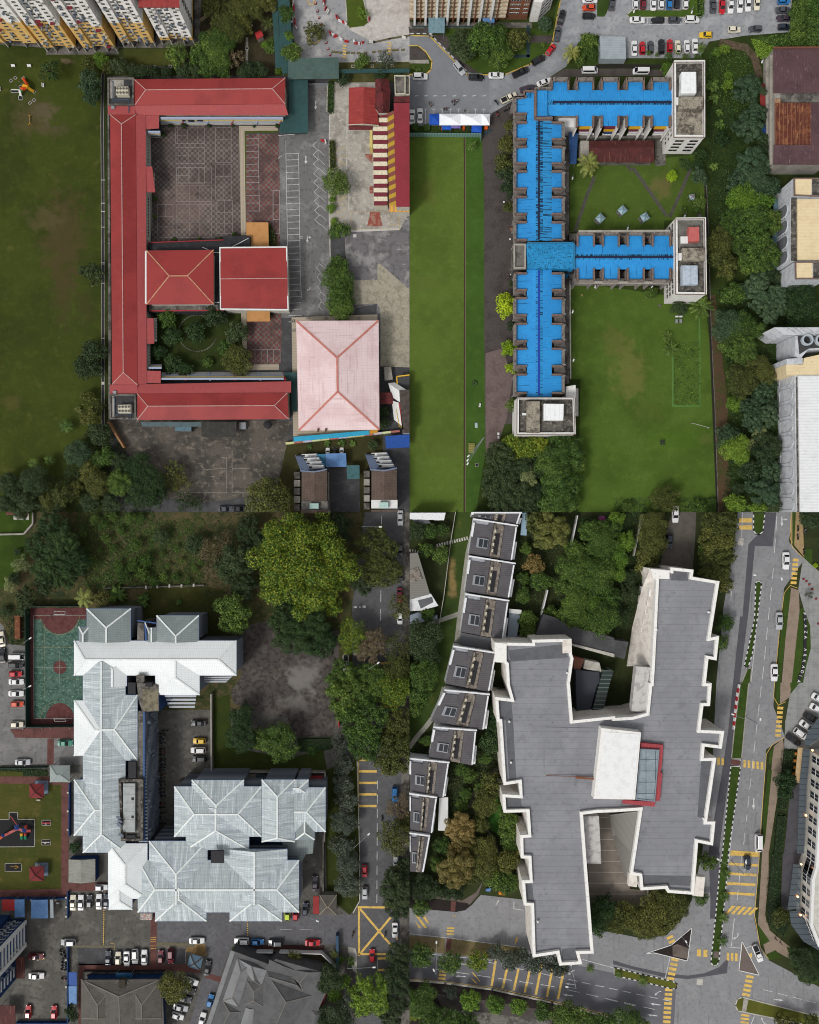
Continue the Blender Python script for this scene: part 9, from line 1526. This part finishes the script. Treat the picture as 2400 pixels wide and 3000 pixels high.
# --- terraces
rbk=M('ribbed_dark_roof','575557',.7,[(.4,'4a464c',.6,.45,.62),(2,'656168',.4,.54,.68)],lines=[('v',.55,.2,'3f3b41',.6)]);trm=M('streaked_trench','7d756c',.9,[(.8,'4c4540',.8,.46,.6),(3,'a29a90',.6,.54,.64)]);wl_=M('white_party_wall','d9dadc',.8,[(1.5,'a9aaad',.6,.52,.68)])
def bil(q,u,v):return tuple((q[0][i]*(1-u)+q[1][i]*u)*(1-v)+(q[3][i]*(1-u)+q[2][i]*u)*v for i in(0,1))
def terrace(q,label,h=6,sky=True):
 t=thing('terraced_house',label,'house',W(cen(q),0),'terraced houses in a stepped row');B4=lambda u0,u1,v0,v1:[bil(q,u0,v0),bil(q,u1,v0),bil(q,u1,v1),bil(q,u0,v1)]
 b=MB();b.prism([W(p,h-.3)for p in q],0,h-.6,True);b.build('wall',wl_,t)
 slab(t,'roof',rbk,B4(0,.46,.13,1),h-.6,h);slab(t,'roof',rbk,B4(.72,1,0,1),h-.6,h);slab(t,'trench',trm,B4(.46,.72,0,1),h-.6,h-.45);slab(t,'terrace',M('pale_terrace','9fa2a8',.8,[(1,'7d8086',.6,.45,.62)]),B4(0,.34,0,.13),h-1.2,h-.4);slab(t,'side_wall',wl_,B4(-.02,.03,.1,.5),h-2,h+.3);slab(t,'roof_box',rbk,B4(.35,.47,.03,.22),h-.5,h+.4)
 b=MB();b.bar(W(bil(q,-.03,0),h+.2),W(bil(q,1.02,0),h+.2),.42,1.2);b.build('party_wall',wl_,t);b=MB();b.bar(W(bil(q,.99,.05),h+.1),W(bil(q,.99,.97),h+.1),.4,.5);b.build('gutter',wl_,t)
 for u in(.5,.68):b=MB();b.bar(W(bil(q,u,.06),h-.1),W(bil(q,u,.96),h-.1),.7 if u>.6 else.5,.5);b.build('trench_edge',trm,t)
 for v in(.2,.38,.58,.76):slab(t,'air_conditioner',M('cream_casing','b9b4a2'),[bil(q,.51,v),bil(q,.545,v),bil(q,.54,v+.09),bil(q,.505,v+.09)],h,h+.6)
 slab(t,'dark_well',blackp,B4(.56,.64,.3,.9),h-.5,h-.3)
 f=slab(t,'skylight',steel,B4(.14,.4,.5,.78),h,h+.35)
 for u in(.19,.3):b=MB();b.prism([W(p,h+.4)for p in B4(u,u+.09,.53,.75)],h+.3,h+.4);b.build('pane',glass,f)
 slab(t,'balcony',wl_,B4(1.0,1.06,.45,.95),h-3,h-1.5);a_,c_=W(bil(q,1,0),h),W(bil(q,1,1),h);windows(t,c_,a_,[2,4.5],[.2,.5,.8],1.2,.9,(wl_,glass));a_,c_=W(bil(q,0,1),h),W(bil(q,1,1),h);windows(t,a_,c_,[2,4.5],[.2,.5,.8],1.2,.9,(wl_,glass))
for i,(r_,s_)in enumerate(((3,'532,6 938,6 905,105 522,40'),(3,'545,60 905,115 860,412 500,352'),(3,'508,372 885,432 835,728 468,668'),(3,'478,690 832,745 785,1075 432,1008'),(3,'378,1130 728,1185 668,1515 300,1445'),(4,'305,60 668,95 622,400 182,322'),(4,'212,372 560,398 530,698 165,625'),(4,'5,635 330,668 285,968 5,910'),(4,'5,930 228,962 185,1272 5,1235'),(4,'5,1262 170,1285 112,1600 5,1590'))):terrace(k(2,r_,s_),f'white walled terraced house with dark ribbed roof, {ordw(i)} from the top of the stepped row')
for s_,l_,fr_ in(('2,6 305,6 290,70 2,60','white house with dark windows at the very top left of the quarter',0),('2,350 70,345 172,690 2,735','detached white house with grey ribbed roof at the left edge',1)):
 t=root_of('detached_house',l_,'house',k(2,3,s_));q=k(2,3,s_);slab(t,'roof',M('grey_ribbed_roof','77756f',.8,lines=[('v',.5,.2,'5c5a55',.6)])if fr_ else wl_,q,5.6,6);b=MB();b.prism(inset([W(p,5.6)for p in q],.1),0,5.6);b.build('wall',wl_,t);p=[W(a,5.6)for a in q];windows(t,p[3],p[2],[2,4],[.15,.5,.8],1.4,.9,(wl_,glass))
 if fr_:slab(t,'terrace',wl_,k(2,3,'2,738 180,690 242,790 100,830 2,835'),0,3.4);slab(t,'dark_terrace',dkf,k(2,3,'70,745 190,715 200,760 95,815'),3.3,3.5);slab(t,'glass_porch',M('slate_frame','7c8690'),k(2,3,'2,870 95,840 110,900 235,870 235,900 2,950'),0,2.4);slab(t,'trench',trm,k(2,3,'2,490 70,465 110,565 2,600'),5.9,6.3)
 else:slab(t,'terrace',dkf,k(2,3,'30,70 150,55 180,95 60,110'),0,3)
slab(thing('deck_canopy','dark slatted canopy between the fourth and fifth terraced houses','canopy',W(k(2,3,'580,1100')[0])),'roof',dkf,k(2,3,'432,1015 712,1068 700,1178 420,1130'),2.6,2.8)
for s_,m,h in(('840,815 945,825 940,862 838,850',white,3.2),('838,850 935,865 898,1085 825,1060',M('slate_frame','7c8690'),3)):shed('carport',('white' if h>3.1 else 'slate')+' flat carport beside the fourth terraced house',k(2,3,s_),h,m,steel,0)
shed('carport','pale flat carport beside the ninth terraced house',k(2,4,'250,970 325,965 325,1250 240,1245'),3,white,steel,0);shed('carport','sky blue flat carport at the top of the terrace row',k(2,3,'950,6 998,6 985,198 935,195'),3,M('pale_blue_sheet','8fa9b8'),steel,0)
sheet('footway',k(2,5,'0,305 300,330 440,400 560,330 620,230 580,350 500,440 390,400 0,360'),paver,.1);sheet('planting',k(2,5,'0,365 345,405 345,490 0,460'),mulch,.11);sheet('planting',k(2,5,'390,408 490,420 510,445 470,480 385,492'),mulch,.11);sheet('crossing_paving',k(2,5,'350,405 390,405 385,490 345,488'),paver_r,.12);sheet('verge',k(2,5,'0,690 300,715 300,845 0,815'),M('straw_grass','77694c',.95,[(.5,'565a2c',.7,.5,.62),(3,'8c7a58',.5,.5,.66)]),.1);sheet('verge',k(2,5,'360,720 980,800 1000,880 700,890 340,850'),M('straw_grass','77694c'),.1);sheet('crossing_paving',k(2,5,'315,715 360,718 342,842 300,842'),paver_r,.12);sheet('planting',k(2,5,'0,1085 300,1100 700,1160 1300,1290 1725,1400 1725,1500 0,1500'),mulch,.1);sheet('footway',k(2,5,'220,1180 500,1215 1000,1300 1200,1320 1200,1420 800,1400 270,1290'),paver_d,.115);sheet('footway',k(2,5,'270,1300 700,1350 1200,1420 1190,1450 600,1440 260,1350'),conc_d,.12)
kerb(k(2,5,'0,1068 300,1090 700,1145 1200,1255 1725,1390'),.5,conc_l,.2);unit('skip_bin','orange yellow skip at the yard gate','skip',k(2,5,'757,308 806,308 806,355 752,350'),0,1.2,M('orange_steel','c07a1c',.6));unit('covered_heap','blue covered heap at the yard gate','heap',k(2,5,'648,300 688,292 680,322 642,320'),0,.7,bsh)
for c_,s_,hd,l_ in((3,(3,'1290,560'),'1185,532 1410,565','at the top of the carriageway'),(3,(4,'1105,285'),'1000,268 1230,310','beside the median barriers')):street_lamp(k(c_,*s_)[0],9,k(c_,s_[0],hd),'double headed street lamp '+l_,'double street lamps')
street_lamp(k(3,5,'985,60')[0],9,k(3,5,'875,52 1108,74'),'double headed street lamp beside the yellow bars','double street lamps');street_lamp(k(2,5,'215,870')[0],9,k(2,5,'227,750 205,985'),'double headed street lamp at the far left of the lower road','double street lamps');street_lamp(k(2,5,'1350,985')[0],9,k(2,5,'1360,935 1327,1125'),'double headed street lamp below the X building','double street lamps');street_lamp(k(3,5,'570,700')[0],7,k(3,5,'605,745'),'street lamp on the triangular island',None)
# --- plaza building on the right edge
mb_=thing('plaza_building','pale stone building with framed windows and glass canopy at right edge','building',W(k(3,4,'1700,1300')[0]));mp=kk((3,4,'1625,560 1575,1438'),(3,5,'1545,100 1530,470 1600,650 1725,760'));sto=M('pale_stone','c4c1b8',.85,[(.7,'aaa79e',.6,.48,.64)]);mq=[W(p)for p in mp]+[Vector((132,mqy,0))for mqy in(W((0,2765)).y,W((0,2190)).y)]
b=MB();b.prism(mq,0,8.5);b.build('wall',sto,mb_);b=MB();b.ring(inset(mq,-.3),.8,8,8.9);b.build('cornice',white,mb_)
for a_,c_,n in((mq[1],mq[0],9),(mq[2],mq[1],4),(mq[3],mq[2],4),(mq[4],mq[3],3),(mq[5],mq[4],4)):windows(mb_,c_,a_,[4.3,6.8],[(i+.5)/n for i in range(n)],1.9,2.2,(white,glass))
ct=M('canopy_glass','4a5258',.2,spec=.5,lines=[('y',1.6,.1,'22282c',1)])
for s_ in(((3,4,'1590,560 1650,560 1620,880 1600,1438 1540,1438 1560,850'),),((3,5,'1510,90 1575,100 1560,470 1460,470'),),((3,5,'1475,490 1560,480 1640,660 1725,740 1725,820 1590,740 1490,600'),),((3,4,'1725,290 1725,470 1620,540 1600,500 1640,400'),)):slab(mb_,'glass_canopy',ct,kk(*s_),4,4.15)
slab(mb_,'awning',M('tan_awning','b49a74',.8,[(1,'9c8462',.5,.45,.62)]),k(3,4,'1548,548 1598,548 1568,845 1520,845'),3.4,3.6)
for i,s_ in enumerate(((4,'1670,570'),(4,'1615,1118'),(5,'1575,92'),(5,'1545,365'),(5,'1570,520'))):p=W(k(3,*s_)[0],4.5);b=MB();b.box(p.x,p.y,4.2,.3,.3,.3);b.dome((p.x,p.y,4.5),.28,.25);b.build('lit_lamp',M('lit_lamp_glass','ffb070',.5,emit=6),mb_)
for i,s_ in enumerate(('1532,600','1525,660','1520,715','1512,770')):p=k(3,4,s_)[0];unit('cafe_table',f'small orange topped table, {ordw(i)} from the top under the tan awning','table',[(p[0]-3.5,p[1]-4),(p[0]+3.5,p[1]-4),(p[0]+3.5,p[1]+4),(p[0]-3.5,p[1]+4)],.1,.75,M('orange_wood','b0742e',.7),None,'tables under the awning')
person(k(3,5,'1350,708')[0],30,'2a2b30','1d1e22','person in dark clothes, upper of two on the brick footway',1);person(k(3,5,'1390,742')[0],40,'b9bac0','24252a','person in pale shirt, lower of two on the brick footway',1)
cars(3,3,'507,20,-90,s,W 457,243,-90,h,N','on the drive above the X building','from the top',1.1);cars(3,3,'1435,410,-90,s,W 1378,915,-90,s,S 1337,1348,-90,s,W','on the right carriageway','from the top',1.15);cars(3,4,'1203,1340,-90,n,W','beside the kerb of the carriageway',scale=1.15);cars(3,4,'1715,130,-30,s,W 1700,215,-28,s,W 1650,290,-28,s,K 1612,360,-35,s,W 1560,425,-35,v,W 1500,475,-35,s,K','in the slanted plaza row','from the top',1.1);cars(3,5,'1112,70,-85,h,N','crossing the yellow bars',scale=1.1);cars(3,5,'1198,830,-68,p,W','turning at the paved triangle',scale=1.05);cars(3,5,'297,320,90,s,W','parked under the lower edge of the X building')
motos(k(3,3,'1540,140 1538,210 1600,160 1590,335'),'on the sandy footway','from the top',95,'motorbikes on the footway')
trees(2,3,'60,160,72 110,1050,140 150,1200,92','dark','left of the lawn');trees(2,3,'170,160,62 140,320,62 270,360,66 280,150,46 155,855,56 120,1370,112 20,1330,60','mid','left of the lawn');trees(2,3,'1070,80,92 1200,150,138 1110,250,66','olive','right of the upper terrace houses','broccoli');trees(2,3,'1050,440,76','rusty','right of the second terrace house');trees(2,3,'980,310,46 960,560,50 1100,580,80 990,900,72 1000,1000,62 1180,840,50 960,700,60','mid','between terrace and white garden wall');cover(k(2,3,'900,0 1330,0 1250,500 1150,700 1060,1050 900,1080 880,500'),'dark',2600,.6,.4)
trees(2,3,'1560,180,104 1620,270,110 1400,330,90 1380,490,120 1500,520,112 1600,520,112 1650,400,84 1690,150,80','mid','in the upper grove by the X building');trees(2,3,'1330,620,92 1600,620,92 1390,720,104 1280,880,74 1380,860,104 1500,900,94 1640,880,112 1580,980,90 1460,720,80 1690,720,80','mid','in the lower grove by the X building');trees(2,3,'1560,780,62 1580,640,50','bright','sunny in the grove by the X building',hk=2.4);cover(k(2,3,'1350,60 1725,0 1725,1050 1330,960 1230,880'),'deep',3600,.7,.45);trees(2,3,'1620,60,26','pink','at the top of the grove','shrub');trees(2,3,'1670,130,40 1600,110,40','mid','at the top of the grove','loose')
trees(3,3,'40,380,82 100,250,72 20,60,60 40,520,60','bright','left of the garden wall line');trees(3,3,'310,110,104 320,260,112 270,400,92 350,30,60','olive','left of the drive');trees(3,3,'120,550,72 60,700,62 150,680,60 40,860,60','dark','down beside the white wall of the X building','loose',hk=.7);cover(k(3,3,'-5,0 460,0 380,470 290,480 120,980 -5,1080'),'deep',3600,.6,.42);trees(3,3,'880,80,140 860,230,140 860,380,130 840,520,120 920,610,72','olive','in the column beside the road','big',hk=.9);trees(3,3,'800,420,80 780,300,70','mid','in the column beside the road',hk=1.1);trees(3,3,'930,930,66 900,1100,58','mid','small against the right side of the X building',hk=1);trees(3,3,'1640,50,86','dark','at the top right corner');trees(3,3,'1690,450,20','lime','clipped on the plaza','shrub');trees(3,3,'1640,700,34','grey','bare on the plaza','sparse')
trees(2,4,'90,80,92 40,220,62 30,110,60','mid','beside the curved lawn');trees(2,4,'690,490,92 720,300,62 710,390,62 770,80,42 700,220,50','deep','in the gap left of the X building',hk=.9);trees(2,4,'140,490,46 430,730,46 500,780,56 640,640,46 620,870,62 470,940,52 440,1030,46','mid','small in the garden below the terraces',hk=.9);trees(2,4,'430,1200,118 450,1300,90','rusty','large in the garden below the terraces','broccoli');trees(2,4,'640,1000,100 700,850,92 620,1400,104 590,1180,70','olive','in the shaded garden');trees(2,4,'830,1150,82 830,1260,82 850,1390,62 280,1370,72 790,1000,50','mid','round the bright lawn');trees(2,4,'420,1370,92','rusty','low in the garden');cover(kk((2,4,'340,700 760,420 780,850 640,1000 760,1438 250,1438 330,1000')),'dark',4200,.6,.42);hedge(k(2,4,'20,570 160,595 160,608 20,590'),.8,'mid','thin hedge beside the seventh terraced house')
trees(2,5,'400,120,148','rusty','biggest above the yard gate','broccoli');trees(2,5,'620,80,112 820,60,92 540,200,60','olive','above the yard gate');trees(2,5,'700,200,84 800,235,88 880,240,62 240,90,60','mid','right of the yard gate');trees(2,5,'70,270,96 180,290,84 370,310,74 280,320,50','dark','along the lower garden edge',hk=.8,order='from the left');trees(2,5,'95,450,68 95,850,92 345,910,88','mid','on the verge of the lower road','dome',hk=1.2,order='from the left');trees(2,5,'575,900,80','gold','on the verge of the lower road','dome',hk=1.2);trees(2,5,'730,830,66 850,890,84 1040,910,84 1230,930,92 940,850,60','grey','below the X building on the verge',order='from the left');trees(2,5,'1525,980,44','mid','on the right median end','feather');trees(2,5,'350,1165,52','grey','in the dark bed','loose');trees(2,5,'515,1225,82 720,1260,72 920,1280,66','bright','in the row on the dark bed','dome',hk=1.1,order='from the left');trees(2,5,'90,1220,128 1330,1370,128 270,1380,84 400,1410,92 170,1410,84 1125,1330,72 1520,1400,64 1650,1410,74 520,1420,60','mid','along the bottom edge',order='from the left');trees(2,5,'30,1340,62','gold','at the bottom left corner');trees(2,5,'1600,480,100 1570,600,80 1660,430,80','deep','right of the lower left arm of the X',hk=.9)
trees(3,5,'430,380,110 320,470,120 520,440,96 200,560,110 330,600,100 440,560,84 90,540,80 50,470,72 240,660,56 20,610,60','olive','in the curved bed below the X building',hk=.9,order='from the left');trees(3,5,'720,370,58 780,60,72','mid','at the right foot of the X building',hk=.9);trees(3,5,'950,180,56 940,370,56 930,550,56 920,745,58','mid','on the central median','feather',order='from the top',noun='palm');trees(3,5,'40,1030,42 245,1085,56','mid','on the left median','feather',order='from the left',noun='palm');trees(3,5,'1390,530,74','olive','by the lower hedge');trees(3,5,'1590,870,104 1680,950,104 1600,990,84','dark','at the corner below the plaza building',hk=.8);trees(3,5,'100,1400,110 220,1440,60','mid','at the bottom of the wide crossing');trees(3,5,'1400,1410,66 1500,1440,60 1640,1420,70','olive','on the bottom right median','loose',order='from the left');trees(3,4,'1440,820,80 1440,930,60','deep','over the upper hedge');hedge(k(3,5,'0,430 20,420 60,470 20,650 0,660'),.8,'deep','dark hedge at the left of the curved bed')
